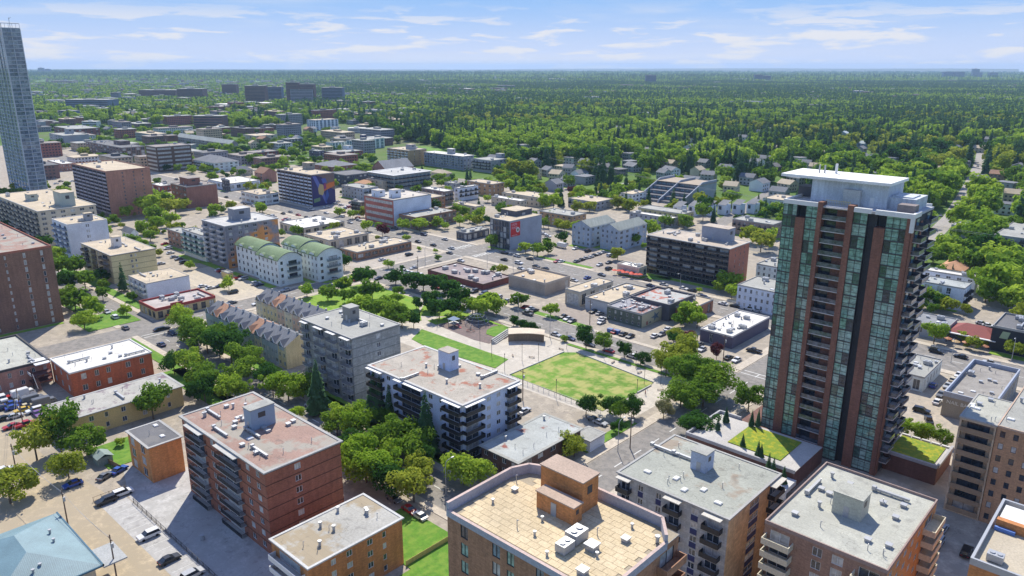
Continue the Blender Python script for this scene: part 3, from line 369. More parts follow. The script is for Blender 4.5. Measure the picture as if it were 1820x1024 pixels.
# ---------------------------------------------------------------- ground, roads, park
import bisect
GRASS = mat('grass', (.13, .28, .018), (.2, .31, .03), .5, 1, .6); LAWN = mat('lawn', (.095, .22, .018), (.15, .26, .03), .35, 1, .7)
FIELDG = mat('field', (.13, .25, .025), (.33, .33, .10), .40, 1, .35)
ASPH = mat('asphalt', (.20, .188, .17), (.25, .23, .205), .4, .95, .8); PAVE = mat('paving', (.40, .345, .27), (.31, .27, .215), .45, .95, .5)
WALK = mat('walk', (.54, .475, .38), (.46, .40, .32), .4, .95, 1.2); DIRT = mat('dirt', (.44, .36, .245), (.36, .30, .21), .55, 1, .7); CONCP = mat('concrete', (.43, .42, .40), (.37, .36, .34), .4, .9, .5)
def terrain_mat():
    m, t, b = nodes_of('terrain_green'); g = N(t, 'ShaderNodeNewGeometry'); pos = g.outputs['Position']; b.inputs['Roughness'].default_value = 1; b.inputs['Specular IOR Level'].default_value = 0.1
    a = mixc(t, mrange(t, noise(t, pos, .02, 5, .7), .35, .62), (.075, .14, .03), (.13, .20, .05))
    c = mixc(t, mrange(t, noise(t, pos, .0025, 6, .7), .50, .62), a, (.13, .145, .08))
    vo = N(t, 'ShaderNodeTexVoronoi'); vo.inputs['Scale'].default_value = .022; t.links.new(pos, vo.inputs['Vector'])
    c = mixc(t, mth(t, 'MULTIPLY', mrange(t, vo.outputs['Distance'], .16, .10), .8), c, (.42, .41, .40))
    t.links.new(c, b.inputs['Base Color']); return m
b = MB(); n = 48
b.face([(23000*math.cos(2*math.pi*i/n), 23000*math.sin(2*math.pi*i/n), -.02) for i in range(n)]); b.build('ground', terrain_mat(), kind='structure')
# low hills along the far skyline
hb = MB(); prev = None
for i in range(0, 121):
    a = R(100+i*.75)+0.0; rr = 20500+900*math.sin(i*.21)
    hgt = 6+5*math.sin(i*.11+1)+4*math.sin(i*.37)+(52 if i < 28 else 52*max(0, 1-(i-28)/25))
    p0 = ((rr-3500)*math.cos(a), (rr-3500)*math.sin(a), -1); p1 = (rr*math.cos(a), rr*math.sin(a), hgt); p2 = ((rr+2000)*math.cos(a), (rr+2000)*math.sin(a), -1)
    if prev: hb.face([prev[0], p0, p1, prev[1]][::-1]); hb.face([prev[1], p1, p2, prev[2]][::-1])
    prev = (p0, p1, p2)
hb.build('hills', mat('hills', (.06, .085, .04), (.12, .13, .08), .5, 1, .004), kind='structure')
sheet('city_paving', [(-720, 15), (60, 15), (60, 420), (-120, 425), (-235, 470), (-330, 520), (-560, 470), (-800, 400), (-1150, 330), (-1150, 180), (-720, 150)], .0, PAVE)
def road(name, x0, y0, x1, y1, z, mt=ASPH): return sheet(name, rect(x0, y0, x1, y1), z, mt)
road('tree_street', -760, 103.5, 60, 114.5, .006); road('park_street', -294, 213, -94, 227, .010); road('avenue', -1100, 279, 60, 300, .006)
road('west_cross_street', -305, -60, -292, 420, .014); road('east_cross_street', -105.5, 20, -93.5, 292, .018)
sheet('hill_street', [(-232, 425), (-222, 425), (-250, 560), (-270, 640), (-280, 640), (-262, 560)], .006, ASPH)
sheet('curving_street', [(-120, 470), (-110, 470), (-123, 590), (-150.5, 760), (-183, 950), (-237, 1210), (-245, 1210), (-193, 950), (-160, 760), (-133, 590)], .006, mat('street_light', (.36, .33, .29), (.28, .26, .24), .4, .95))
road('north_street', -1100, 398, 40, 409, .008); road('far_street', -1100, 468, -400, 478, .006)
sheet('back_lane', [(-300, 36), (-290, 48), (-215, 48), (-184, 52), (-136, 54.6), (-125, 54.6), (-125, 20), (-300, 20)], .006, DIRT)
sheet('concrete_court', [(-176, 55.2), (-128, 55.2), (-122, 60), (-122, 70), (-180, 72), (-193, 60)], .012, CONCP)
sheet('concrete_apron', [(-180, 49.2), (-135, 49.4), (-135, 55), (-182, 55)], .016, CONCP)
# kerbed pavements along the roads
def walk(x0, y0, x1, y1):
    b = MB(); b.box(x0, y0, .0, x1, y1, .13); b.build('pavement', WALK, kind='structure')
for a in [(-292, 101, -106, 103.2), (-292, 114.8, -106, 117), (-93, 101, 40, 103.2), (-93, 114.8, 40, 117.5), (-620, 101, -306, 103.2), (-620, 114.8, -306, 117), (-291, 210.5, -106, 212.8), (-291, 227.3, -106, 229.5),
          (-292, 275.5, -106, 278.8), (-93, 275.5, 60, 278.8), (-292, 300.2, -222, 303), (-205, 300.2, 60, 303.2), (-800, 275.5, -306, 278.8), (-800, 300.2, -306, 303),
          (-109, 117.5, -105.8, 210), (-93.2, 117.8, -90.5, 275), (-109, 230, -105.8, 275.3), (-291.6, 118, -289, 210), (-308, 118, -305.4, 275), (-291.6, 230, -289, 275)]: walk(*a)
def verge(poly, m=LAWN, name='lawn'):
    b = MB(); b.prism(poly, .02, .15); return b.build(name, m, kind='structure')
for p in [rect(-290, 97, -200, 101), rect(-288.5, 117.2, -182, 121.5), rect(-170, 117.2, -128, 120.5), rect(-112.5, 119, -109.2, 141), rect(-112.3, 148, -109.2, 172), rect(-620, 117.2, -400, 121), rect(-398, 117.2, -326, 121.5), rect(-620, 97, -330, 101),
          rect(-165, 208.6, -112, 210.4), rect(-125, 84, -106, 98), rect(-106, 62, -96, 98), rect(-209, 57, -194, 69), rect(-330, 92, -310, 112), rect(-248, 93, -205, 101),
          [(-96, 245), (-90, 245), (-88, 251), (-94, 254)], rect(-92, 119, -79, 122), rect(-205, 228, -170, 231.5), [(-210, 304), (-198, 304), (-184, 312), (-186, 318)], rect(-262, 303.2, -226, 306.5), rect(-760, 590, -600, 650)]: verge(p)
verge([(-160.6, 173.2), (-160.6, 201.8), (-157.6, 204.6), (-122.0, 200.3), (-121.4, 198.3), (-121.5, 171.8)], FIELDG, 'playing_field')
verge([(-217.8, 183.0), (-171.0, 183.0), (-168.6, 173.9), (-200.8, 171.2), (-212, 173)], LAWN, 'long_lawn')
park = sheet('park_plaza', [(-289, 150), (-282, 150), (-225, 168), (-170, 168), (-112, 168), (-112, 208), (-150, 209.8), (-289, 210)], .004, mat('plaza', (.54, .49, .41), (.46, .415, .345), .35, .95, 1.0))
for p in [[(-288, 160), (-240, 172), (-226, 190), (-250, 208), (-288, 208)], [(-232, 193), (-216, 206), (-190, 208), (-215, 209.5), (-245, 209)], [(-224, 191.5), (-218, 190.5), (-214, 205), (-222, 202)]]: verge(p, GRASS, 'park_grass')
PLAYM = mat('play_surface', (.20, .145, .13), (.15, .12, .11), .4, .95)
sheet('play_surface', [(-217, 190.5), (-217, 206), (-203, 211), (-189, 206), (-186, 198), (-187, 189.6), (-194, 188.6)], .012, PLAYM)
verge([(-195.3, 196.5), (-198.2, 199.8), (-199.4, 204), (-198.4, 207.8), (-192.8, 206.9), (-190.4, 201.1), (-190.9, 196.3)], LAWN, 'round_lawn')
# kerb wall round the field and steel fence along the lane
b = MB()
for p, q in (((-160.9, 173), (-160.9, 202)), ((-157.6, 204.9), (-122, 200.6)), ((-121.2, 198), (-121.2, 190))):
    d = Vector((q[0]-p[0], q[1]-p[1])).normalized(); nn = Vector((-d.y, d.x))*.15
    b.prism([(p[0]-nn.x, p[1]-nn.y), (q[0]-nn.x, q[1]-nn.y), (q[0]+nn.x, q[1]+nn.y), (p[0]+nn.x, p[1]+nn.y)], 0, .45)
b.build('low_wall', CONC, label='low concrete wall edging the grass playing field in the park', category='wall')
def fence(x0, y0, x1, y1, h, label, m, step=2.5, solid=False, pick=.35, cat='fence'):
    L = math.hypot(x1-x0, y1-y0); f = thing('fence', label, cat, (x0, y0, 0), math.atan2(y1-y0, x1-x0)); n = max(1, round(L/step))
    pm = MB(); pm.box(-.05, -.05, 0, .05, .05, h+.08); pme = pm.mesh('post', [m])
    for i in range(n+1): link('post', pme, f, (i*L/n, 0, 0))
    r = MB(); r.box(0, -.03, h-.08, L, .03, h); r.box(0, -.03, .15, L, .03, .22); r.build('rail', m, f)
    if solid:
        w = L/n; q = MB(); q.box(.06, -.02, .1, w-.06, .02, h-.1); qm = q.mesh('panel', [m])
        for i in range(n): link('panel', qm, f, (i*w, 0, 0))
    else:
        q = MB(); k = int(L/pick)
        for i in range(k): q.box(i*pick-.012, -.012, .1, i*pick+.012, .012, h)
        q.build('pickets', m, f, kind='stuff')
    return f
fence(-166, 170, -121, 170.2, 1.7, 'grey steel fence between the playing field and the lane', GREYM, 2.2)
fence(-173.8, 55.2, -128, 55.2, 1.1, 'thin black railing along the concrete court behind the dirt lane', FRAME_D, 2.6)
fence(-181, 48.8, -181, 56, 1.2, 'low wooden rail fence beside the parked white and black cars', mat('wood', (.32, .24, .15)), 1.8)
fence(-207, 56.5, -191, 59, 1.6, 'brown timber board fence between the back yard and the car park', mat('wood', (.22, .15, .09)), 1.8, True)
fence(-107.5, 84, -107.5, 99, 1.3, 'yellow timber fence round the small lawn by the orange brick block', mat('wood', (.52, .40, .12)), 1.8, True)
# painted markings
PW = paint('road_paint', (.62, .62, .58), .8); PY = paint('road_paint_yellow', (.6, .43, .1), .8)
mk = MB()
for x in range(-1000, 40, 9): mk.face([(p[0], p[1], .022) for p in rect(x, 289.2, x+3.5, 289.5)]); mk.face([(p[0], p[1], .022) for p in rect(x, 219.9, x+3.5, 220.15)]) if -290 < x < -110 else None; mk.face([(p[0], p[1], .022) for p in rect(x, 108.9, x+3.5, 109.15)]) if x > -700 and not -308 < x < -286 else None
for y in range(120, 275, 9): mk.face([(p[0], p[1], .024) for p in rect(-298.7, y, -298.4, y+3.5)]); mk.face([(p[0], p[1], .024) for p in rect(-99.7, y, -99.4, y+3.5)])
for (xa, xb, ya, st_) in [(-291, -291, 0, 0)]: pass
for k in range(9): mk.face([(p[0], p[1], .028) for p in rect(-289.0, 281+k*2.1, -286.2, 282+k*2.1)]); mk.face([(p[0], p[1], .028) for p in rect(-311, 281+k*2.1, -308.2, 282+k*2.1)]); mk.face([(p[0], p[1], .028) for p in rect(-91, 281+k*2.1, -88.4, 282+k*2.1)])
for x in range(-1000, 40, 8): mk.face([(p[0], p[1], .023) for p in rect(x, 284, x+3, 284.15)]); mk.face([(p[0], p[1], .023) for p in rect(x, 295, x+3, 295.15)])
for (x0, y0, x1, y1) in [(-290.5, 104, -290.1, 114), (-288, 104, -287.6, 114), (-107, 214, -106.6, 226), (-109.4, 214, -109, 226), (-92, 214, -91.6, 226), (-305, 229, -292.5, 229.4), (-305, 276, -292.5, 276.4), (-105, 228.4, -94, 228.8), (-105, 231, -94, 231.4), (-105, 116.4, -94, 116.8), (-290, 280, -289.5, 299), (-307, 280, -306.6, 299)]: mk.face([(p[0], p[1], .026) for p in rect(x0, y0, x1, y1)])
for (x0, x1, y0, y1, n) in [(-233, -215, 306, 330, 8), (-181, -138, 50, 54.8, 15), (-340, -322, 216, 228, 8)]:
    for i in range(n): x = x0+(x1-x0)*i/(n-1); mk.face([(p[0], p[1], .027) for p in rect(x, y0, x+.12, y0+5)])
mk.build('road_markings', PW, kind='structure')
sheet('parking_lot', rect(-262, 307, -218, 336), .008, mat('lot', (.33, .28, .23), (.28, .24, .2), .4, .95, .8)); sheet('parking_lot', rect(-200, 229.6, -172, 248), .008, mat('lot', (.33, .28, .23), (.28, .24, .2), .4, .95, .8))
sheet('parking_lot', rect(-372, 150, -308, 174), .008, mat('lot', (.50, .43, .32), (.42, .37, .29), .4, .95, .8)); sheet('parking_lot', rect(-60, 208, -20, 275), .008, mat('lot', (.42, .36, .28), (.35, .31, .25), .4, .95, .8)); sheet('parking_lot', rect(-478, 236, -440, 276), .008, mat('lot', (.42, .37, .31), (.36, .32, .27), .4, .95, .8)); sheet('parking_lot', rect(-480, 304, -456, 345), .008, mat('lot', (.42, .37, .31), (.36, .32, .27), .4, .95, .8)); sheet('parking_lot', rect(-324, 222, -307, 272), .008, mat('lot', (.42, .37, .31), (.36, .32, .27), .4, .95, .8))
# ---------------------------------------------------------------- building kit
MC = {}; EDGE = mat('plain', (.36, .355, .335))
def win_mesh(w, h, kind, fm):
    key = ('f', round(w, 2), round(h, 2), kind, fm.name)
    if key in MC: return MC[key]
    b = MB(); t = .07; a, c = .05, .16
    b.box(0, a, 0, w, c, t); b.box(0, a, h-t, w, c, h); b.box(0, a, t, t, c, h-t); b.box(w-t, a, t, w, c, h-t)
    if w > 1.0 and kind != 'r': b.box(w/2-.035, a, t, w/2+.035, c, h-t)
    if kind == 'r':
        k = max(2, round(w/1.6))
        for i in range(1, k): b.box(w*i/k-.04, a, t, w*i/k+.04, c, h-t)
    if kind == 'g': b.box(t, a, h*.36, w-t, c, h*.36+.09); b.box(w*.3, a, t, w*.3+.06, c, h*.36)
    MC[key] = b.mesh('window', [fm]); return MC[key]
def pane_mesh(w, h, gm):
    key = ('p', round(w, 2), round(h, 2), gm.name)
    if key in MC: return MC[key]
    b = MB(); b.face([(0, .13, 0), (w, .13, 0), (w, .13, h), (0, .13, h)]); MC[key] = b.mesh('pane', [gm]); return MC[key]
def balc_mesh(w, d, kind, sm, rm):
    key = ('b', round(w, 2), d, kind, sm.name, rm.name)
    if key in MC: return MC[key]
    s = MB(); s.box(0, -d, -.16, w, 0, 0); r = MB()
    if kind == 'bars':
        for (x0, y0, x1, y1) in ((0, -d, w, -d), (0, -d, 0, 0), (w, -d, w, 0)):
            L = math.hypot(x1-x0, y1-y0); n = max(2, int(L/.16))
            for i in range(n+1): x = x0+(x1-x0)*i/n; y = y0+(y1-y0)*i/n; r.box(x-.022, y-.022, .05, x+.022, y+.022, 1.0)
            r.box(min(x0, x1)-.03, min(y0, y1)-.03, 1.0, max(x0, x1)+.03, max(y0, y1)+.03, 1.06)
    else:
        t = .07 if kind == 'panel' else .14; zb = -.05 if kind == 'panel' else -.16
        r.box(-.02, -d-t, zb, w+.02, -d, 1.02); r.box(-.02, -d, zb, t, 0, 1.02); r.box(w-t, -d, zb, w+.02, 0, 1.02)
    MC[key] = (s.mesh('balcony', [sm]), r.mesh('railing', [rm])); return MC[key]
def wallgrid(mb, W, H, holes, mp, z0=0, m=0):
    us = sorted({0, W, *[a for a, b, c, d, e in holes], *[b for a, b, c, d, e in holes]}); vs_ = sorted({z0, H, *[c for a, b, c, d, e in holes], *[d for a, b, c, d, e in holes]})
    for j in range(len(vs_)-1):
        zc = (vs_[j]+vs_[j+1])/2; row = [h for h in holes if h[2] < zc < h[3]]; run = None
        for i in range(len(us)-1):
            uc = (us[i]+us[i+1])/2; hole = any(h[0] < uc < h[1] for h in row)
            if not hole and run is None: run = us[i]
            if hole and run is not None: mb.face([mp(run, 0, vs_[j]), mp(us[i], 0, vs_[j]), mp(us[i], 0, vs_[j+1]), mp(run, 0, vs_[j+1])], m); run = None
        if run is not None: mb.face([mp(run, 0, vs_[j]), mp(W, 0, vs_[j]), mp(W, 0, vs_[j+1]), mp(run, 0, vs_[j+1])], m)
    for a, b, c, d, e in holes:
        mb.face([mp(a, 0, c), mp(b, 0, c), mp(b, -e, c), mp(a, -e, c)], m); mb.face([mp(a, -e, d), mp(b, -e, d), mp(b, 0, d), mp(a, 0, d)], m)
        mb.face([mp(a, 0, c), mp(a, -e, c), mp(a, -e, d), mp(a, 0, d)], m); mb.face([mp(b, -e, c), mp(b, 0, c), mp(b, 0, d), mp(b, -e, d)], m)
        if e > .5: mb.face([mp(a, -e, c), mp(b, -e, c), mp(b, -e, d), mp(a, -e, d)], m)
def A(n, f=.4, k='w', a=0., b=1.): return [(k, a+(b-a)*(i+.5-f/2)/n, a+(b-a)*(i+.5+f/2)/n) for i in range(n)]
def facade(root, wall, r, face, h, ns, cols, near, o, far):
    x0, y0, x1, y1 = r[:4]; W = (x1-x0) if face == 'S' else (y1-y0); zb = o.get('z0', 0); sh = (h-zb-o.get('top', .5))/ns
    if face == 'S': mp = lambda u, out, z: (x0+u, y0-out, z)
    else: mp = lambda u, out, z: (x1+out, y0+u, z)
    rot = 0. if face == 'S' else math.pi/2
    holes = []; fm = o.get('frame', WHITE); gl = o.get('glass', (G_DARK, G_DARK, G_BLIND)); rk = o.get('rail', 'panel'); rm = o.get('railm', RAIL_D); sm = o.get('slab', CONC)
    if W < 1: cols = []
    for (k, u0, u1) in cols:
        a, b_ = u0*W, u1*W
        for i in range(ns):
            if k == 'x' : continue
            z = zb+i*sh; g = random.choice(gl); depth = .18
            if k in 'bB': w0, w1, za, zt = a+.15*(b_-a), b_-.15*(b_-a), z+.12, z+min(2.25, sh*.82)
            elif k == 'g': w0, w1, za, zt = a, b_, z+.25, z+sh-.2
            elif k == 'r': w0, w1, za, zt = a, b_, z+sh*.36, z+sh*.82
            elif k == 'v': w0, w1, za, zt = a, b_, z+sh*.42, z+sh*.88
            elif k == 'l': w0, w1, za, zt = a, b_, z+.5, z+sh*.88
            else: w0, w1, za, zt = a, b_, z+sh*.34, z+sh*.84
            if k in 'bB' and i == 0 and not o.get('b0'): continue
            if w1-w0 < .3: continue
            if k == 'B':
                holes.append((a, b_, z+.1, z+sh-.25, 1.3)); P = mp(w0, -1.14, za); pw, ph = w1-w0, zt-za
            else:
                holes.append((w0, w1, za, zt, depth)); P = mp(w0, 0, za); pw, ph = w1-w0, zt-za
            if near:
                fo = link('window', win_mesh(pw, ph, k, fm), root, P, rot); link('pane', pane_mesh(pw, ph, g), fo)
            else:
                off = 1.14 if k == 'B' else 0
                gi = 1 if g in (G_BLIND,) else 0
                far[0].face([mp(w0, -.13-off, za), mp(w1, -.13-off, za), mp(w1, -.13-off, zt), mp(w0, -.13-off, zt)], gi)
                um = (w0+w1)/2
                for q in ([um] if pw < 3 else [w0+pw*j/max(2, round(pw/1.7)) for j in range(1, max(2, round(pw/1.7)))]):
                    far[0].face([mp(q-.05, -.07-off, za), mp(q+.05, -.07-off, za), mp(q+.05, -.07-off, zt), mp(q-.05, -.07-off, zt)], 2)
                if k in 'wv': far[0].face([mp(w0-.08, .04, za-.12), mp(w1+.08, .04, za-.12), mp(w1+.08, .04, za), mp(w0-.08, .04, za)], 2)
            if k == 'v':
                c = (mp(a, .03, z-.02), mp(b_, .03, z-.02), mp(b_, .03, z+sh*.42-.04), mp(a, .03, z+sh*.42-.04))
                if near: q = MB(); q.face(c); q.build('spandrel_panel', o['panelm'], root)
                else: far[2].face(c)
            if k in 'bB':
                d = o.get('bd', 1.45)
                if near:
                    ms, mr = balc_mesh(b_-a, d if k == 'b' else .12, rk, sm, rm); bo = link('balcony', ms, root, mp(a, 0, z+.1), rot); link('railing', mr, bo)
                else:
                    dd = d if k == 'b' else .1
                    if face == 'S':
                        far[1].box(x0+a, y0-dd, z-.06, x0+b_, y0, z+.1, 0); far[1].box(x0+a, y0-dd-.07, z+.12, x0+b_, y0-dd, z+1.05, 1)
                        if k == 'b': far[1].box(x0+a, y0-dd, z+.12, x0+a+.06, y0, z+1.05, 1); far[1].box(x0+b_-.06, y0-dd, z+.12, x0+b_, y0, z+1.05, 1)
                    else:
                        far[1].box(x1, y0+a, z-.06, x1+dd, y0+b_, z+.1, 0); far[1].box(x1+dd, y0+a, z+.12, x1+dd+.07, y0+b_, z+1.05, 1)
                        if k == 'b': far[1].box(x1, y0+a, z+.12, x1+dd, y0+a+.06, z+1.05, 1); far[1].box(x1, y0+b_-.06, z+.12, x1+dd, y0+b_, z+1.05, 1)
        if k == 'b' and o.get('awn'):
            w = b_-a; q = MB(); q.box(-.1, -1.6, -.12, w+.1, 0, .06); zt_ = h-o.get('top', .5)+.15
            link('awning_slab', q.mesh('awning_slab', [o['awn']]), root, mp(a, 0, zt_), rot)
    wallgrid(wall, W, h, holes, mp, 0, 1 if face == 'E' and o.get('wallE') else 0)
    if o.get('band'):
        for i in range(1, ns+1):
            z = zb+i*sh; q = MB()
            if face == 'S': q.box(0, -.05, -.09, W, .02, .09)
            else: q.box(0, -.05, -.09, W, .02, .09)
            key = ('band', round(W, 1), o['band'].name); MC.setdefault(key, q.mesh('floor_band', [o['band']])); link('floor_band', MC[key], root, mp(0, 0, z), rot)
def rvent(kind, s=1.):
    key = ('rv', kind, s)
    if key in MC: return MC[key]
    b = MB()
    if kind == 'cyl': b.tube((0, 0, 0), (0, 0, .9*s), .28*s, k=8); b.tube((0, 0, .9*s), (0, 0, 1.15*s), .42*s, k=8)
    elif kind == 'box': b.box(-.45*s, -.45*s, 0, .45*s, .45*s, .5*s); b.box(-.55*s, -.55*s, .5*s, .55*s, .55*s, .62*s)
    elif kind == 'unit': b.box(-1.1*s, -.8*s, .15, 1.1*s, .8*s, 1.3*s); b.tube((-.5*s, 0, 1.3*s), (-.5*s, 0, 1.45*s), .4*s, k=8); b.tube((.5*s, 0, 1.3*s), (.5*s, 0, 1.45*s), .4*s, k=8); b.box(-1*s, -.7*s, 0, -.8*s, .7*s, .15); b.box(.8*s, -.7*s, 0, 1*s, .7*s, .15)
    elif kind == 'sky': b.box(-.7*s, -.5*s, 0, .7*s, .5*s, .25*s); b.box(-.6*s, -.4*s, .25*s, .6*s, .4*s, .33*s)
    elif kind == 'duct': b.box(-3.2*s, -.25, .25, 3.2*s, .25, .7); b.box(-3.4*s, -.4, .2, -2.7*s, .4, .95); [b.box(a*s, -.3, 0, a*s+.12, .3, .25) for a in (-2, 0, 2)]
    elif kind == 'pipe': b.tube((0, 0, 0), (0, 0, 1.1*s), .07*s, k=5); b.tube((0, 0, 1.1*s), (.25*s, 0, 1.15*s), .07*s, k=5)
    MC[key] = b.mesh('roof_vent', [GREYM if kind != 'sky' else WHITE]); return MC[key]
RVN = {'cyl': 'roof_vent', 'box': 'roof_vent', 'unit': 'rooftop_unit', 'sky': 'skylight', 'pipe': 'vent_pipe', 'duct': 'roof_duct'}
PENTM = {}
def penthouse(root, x, y, w, d, h, z, wm_, rm):
    b = MB(); b.box(x-w, y, z-.02, x, y+d, z+h, 0, 1); p = b.build('penthouse', [wm_, rm], root)
    c = MB(); c.box(x-w-.15, y-.15, z+h-.02, x+.15, y+d+.15, z+h+.16); c.build('cap', rm, p)
    q = MB(); q.box(x-w*.6, y-.05, z, x-w*.6+.95, y+.02, z+2.05); q.build('door', GREYM, p)
    if w*d > 8:
        q = MB(); q.box(x-.02, y+d*.3, z+h*.55, x+.04, y+d*.6, z+h*.8); q.build('louvre', FRAME_D, p)
def building(key, label, land, wm_, rm, ns, S, E, near=False, cat='apartment block', name='apartment_block', **o):
    x0, y0, x1, y1, h = BLD[key]
    if land: LAND.append((land, (x0+x1)/2, (y0+y1)/2))
    root = thing(name, label, cat, ((x0+x1)/2, (y0+y1)/2, 0)); inv = Vector(root.location)
    # parts are built in world coordinates and carried by a shift
    sh_ = Vector((-inv.x, -inv.y, 0))
    class Sub: pass
    wall = MB(); far = [MB(), MB(), MB()]
    facade(root, wall, (x0, y0, x1, y1), 'S', h, ns, S, near, o, far); facade(root, wall, (x0, y0, x1, y1), 'E', h, ns, E, near, o, far)
    wall.face([(x1, y1, 0), (x0, y1, 0), (x0, y1, h), (x1, y1, h)]); wall.face([(x0, y1, 0), (x0, y0, 0), (x0, y0, h), (x0, y1, h)])
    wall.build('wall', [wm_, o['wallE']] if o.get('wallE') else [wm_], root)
    far[0].build('windows', [o.get('glass', (G_DARK,))[0], G_BLIND, o.get('frame', WHITE)], root, kind='stuff')
    far[1].build('balconies', [o.get('slab', CONC), o.get('railm', RAIL_D)], root, kind='stuff')
    far[2].build('spandrel_panels', o.get('panelm', CONC), root, kind='stuff')
    rs = o.get('roof', 'flat'); p = o.get('par', .35); ov = o.get('ov', .05); pt = o.get('pt', .2); pm = o.get('parm', EDGE)
    if rs == 'flat':
        r = MB(); r.face([(x0, y0, h-.03), (x1, y0, h-.03), (x1, y1, h-.03), (x0, y1, h-.03)]); r.build('roof', rm, root)
        c = MB(); X0, Y0, X1, Y1 = x0-ov, y0-ov, x1+ov, y1+ov; zb = h-o.get('fascia', .25)
        c.box(X0, Y0, zb, X1, Y0+pt+ov, h+p); c.box(X0, Y1-pt-ov, zb, X1, Y1, h+p); c.box(X0, Y0+pt+ov, zb, X0+pt+ov, Y1-pt-ov, h+p); c.box(X1-pt-ov, Y0+pt+ov, zb, X1, Y1-pt-ov, h+p); c.build('parapet', pm, root)
        W, D = x1-x0, y1-y0; rr = random.Random(key); nv = o.get('nv', int(3+W*D/90)); kinds = o.get('vk', ['box', 'cyl', 'pipe', 'box', 'sky', 'unit'] if near else ['unit', 'box', 'cyl', 'sky'])
        for i in range(min(int(nv*1.5+2) if near and nv > 3 else nv, 34)):
            k = 'duct' if (near and i % 9 == 4 and W > 14) else 'pipe' if (near and i % 4 == 1) else kinds[i % len(kinds)]; link(RVN[k], rvent(k, o.get('vs', 1. if near else 1.15)), root, (x0+W*rr.uniform(.08, .92), y0+D*rr.uniform(.1, .9), h-.02), rr.choice((0, math.pi/2)))
        for (px, py, w, d, ph) in PENT.get(key, ()): penthouse(root, px, py, w, d, ph, h-.02, o.get('pentm', wm_), o.get('pentr', rm))
    elif rs == 'hip':
        e = .5; rh = o.get('rh', 2.6); b = MB(); W, D = x1-x0+2*e, y1-y0+2*e; X0, Y0, X1, Y1 = x0-e, y0-e, x1+e, y1+e; ins = min(W, D)/2*.98
        if W > D: q0, q1 = (X0+ins, (Y0+Y1)/2, h+rh), (X1-ins, (Y0+Y1)/2, h+rh); b.face([(X0, Y0, h), (X1, Y0, h), q1, q0]); b.face([(X1, Y1, h), (X0, Y1, h), q0, q1]); b.face([(X1, Y0, h), (X1, Y1, h), q1]); b.face([(X0, Y1, h), (X0, Y0, h), q0])
        else: q0, q1 = ((X0+X1)/2, Y0+ins, h+rh), ((X0+X1)/2, Y1-ins, h+rh); b.face([(X1, Y0, h), (X1, Y1, h), q1, q0]); b.face([(X0, Y1, h), (X0, Y0, h), q0, q1]); b.face([(X0, Y0, h), (X1, Y0, h), q0]); b.face([(X1, Y1, h), (X0, Y1, h), q1])
        b.face([(X0, Y0, h), (X0, Y1, h), (X1, Y1, h), (X1, Y0, h)]); ro = b.build('roof', rm, root)
        c = MB(); c.box((x0+x1)/2-.4, (y0+y1)/2+.8, h, (x0+x1)/2+.4, (y0+y1)/2+1.6, h+rh+.7); c.build('chimney', CONC, ro)
    elif rs in ('gabx', 'gaby'):
        e = .4; rh = o.get('rh', 4.5); b = MB()
        if rs == 'gaby':
            xm = (x0+x1)/2; b.face([(x1+e, y0-e, h-.3), (x1+e, y1+e, h-.3), (xm, y1+e, h+rh), (xm, y0-e, h+rh)]); b.face([(x0-e, y1+e, h-.3), (x0-e, y0-e, h-.3), (xm, y0-e, h+rh), (xm, y1+e, h+rh)]); g = MB(); g.face([(x0, y0, h), (x1, y0, h), (xm, y0, h+rh-.1)]); g.face([(x1, y1, h), (x0, y1, h), (xm, y1, h+rh-.1)])
        else:
            ym = (y0+y1)/2; b.face([(x0-e, y0-e, h-.3), (x1+e, y0-e, h-.3), (x1+e, ym, h+rh), (x0-e, ym, h+rh)]); b.face([(x1+e, y1+e, h-.3), (x0-e, y1+e, h-.3), (x0-e, ym, h+rh), (x1+e, ym, h+rh)]); g = MB(); g.face([(x1, y0, h), (x1, y1, h), (x1, ym, h+rh-.1)]); g.face([(x0, y1, h), (x0, y0, h), (x0, ym, h+rh-.1)])
        b.build('roof', rm, root); g.build('gable', wm_, root)
    # move children so that they hang on the thing's base
    for ch in [c for c in KIDS(root)]: ch.location = ch.location + sh_
    return root
def KIDS(root):
    global _mark
    r = [c for c in COL.objects[_mark:]] if False else [c for c in root.children]
    return r
# materials of the walls and roofs
BR_RED = mat('brick', (.36, .135, .08)); BR_OR = mat('brick', (.58, .24, .08)); BR_BRN = mat('brick', (.36, .19, .11)); BR_TAN = mat('brick', (.36, .19, .10)); BR_DK = mat('brick', (.15, .085, .065)); BR_PINK = mat('brick', (.45, .23, .17)); BR_ORG2 = mat('brick', (.36, .14, .07))
ST_BLUE = mat('plain', (.55, .64, .80)); ST_WHITE = mat('plain', (.68, .72, .78)); ST_GREY = mat('block', (.36, .36, .335)); ST_GREY2 = mat('plain', (.33, .345, .37)); ST_CREAM = mat('plain', (.62, .54, .36)); ST_YEL = mat('plain', (.62, .47, .20)); ST_BEIGE = mat('plain', (.54, .47, .35)); ST_TAN = mat('siding', (.50, .35, .19)); ST_DK = mat('plain', (.10, .10, .115)); ST_BGREY = mat('siding', (.42, .49, .57)); ST_PALE = mat('plain', (.70, .75, .73)); ST_OLIVE = mat('siding', (.12, .145, .11)); ST_PURP = mat('plain', (.10, .09, .13)); ST_NAVY = mat('plain', (.035, .04, .12)); ST_BRSID = mat('siding', (.30, .20, .12))
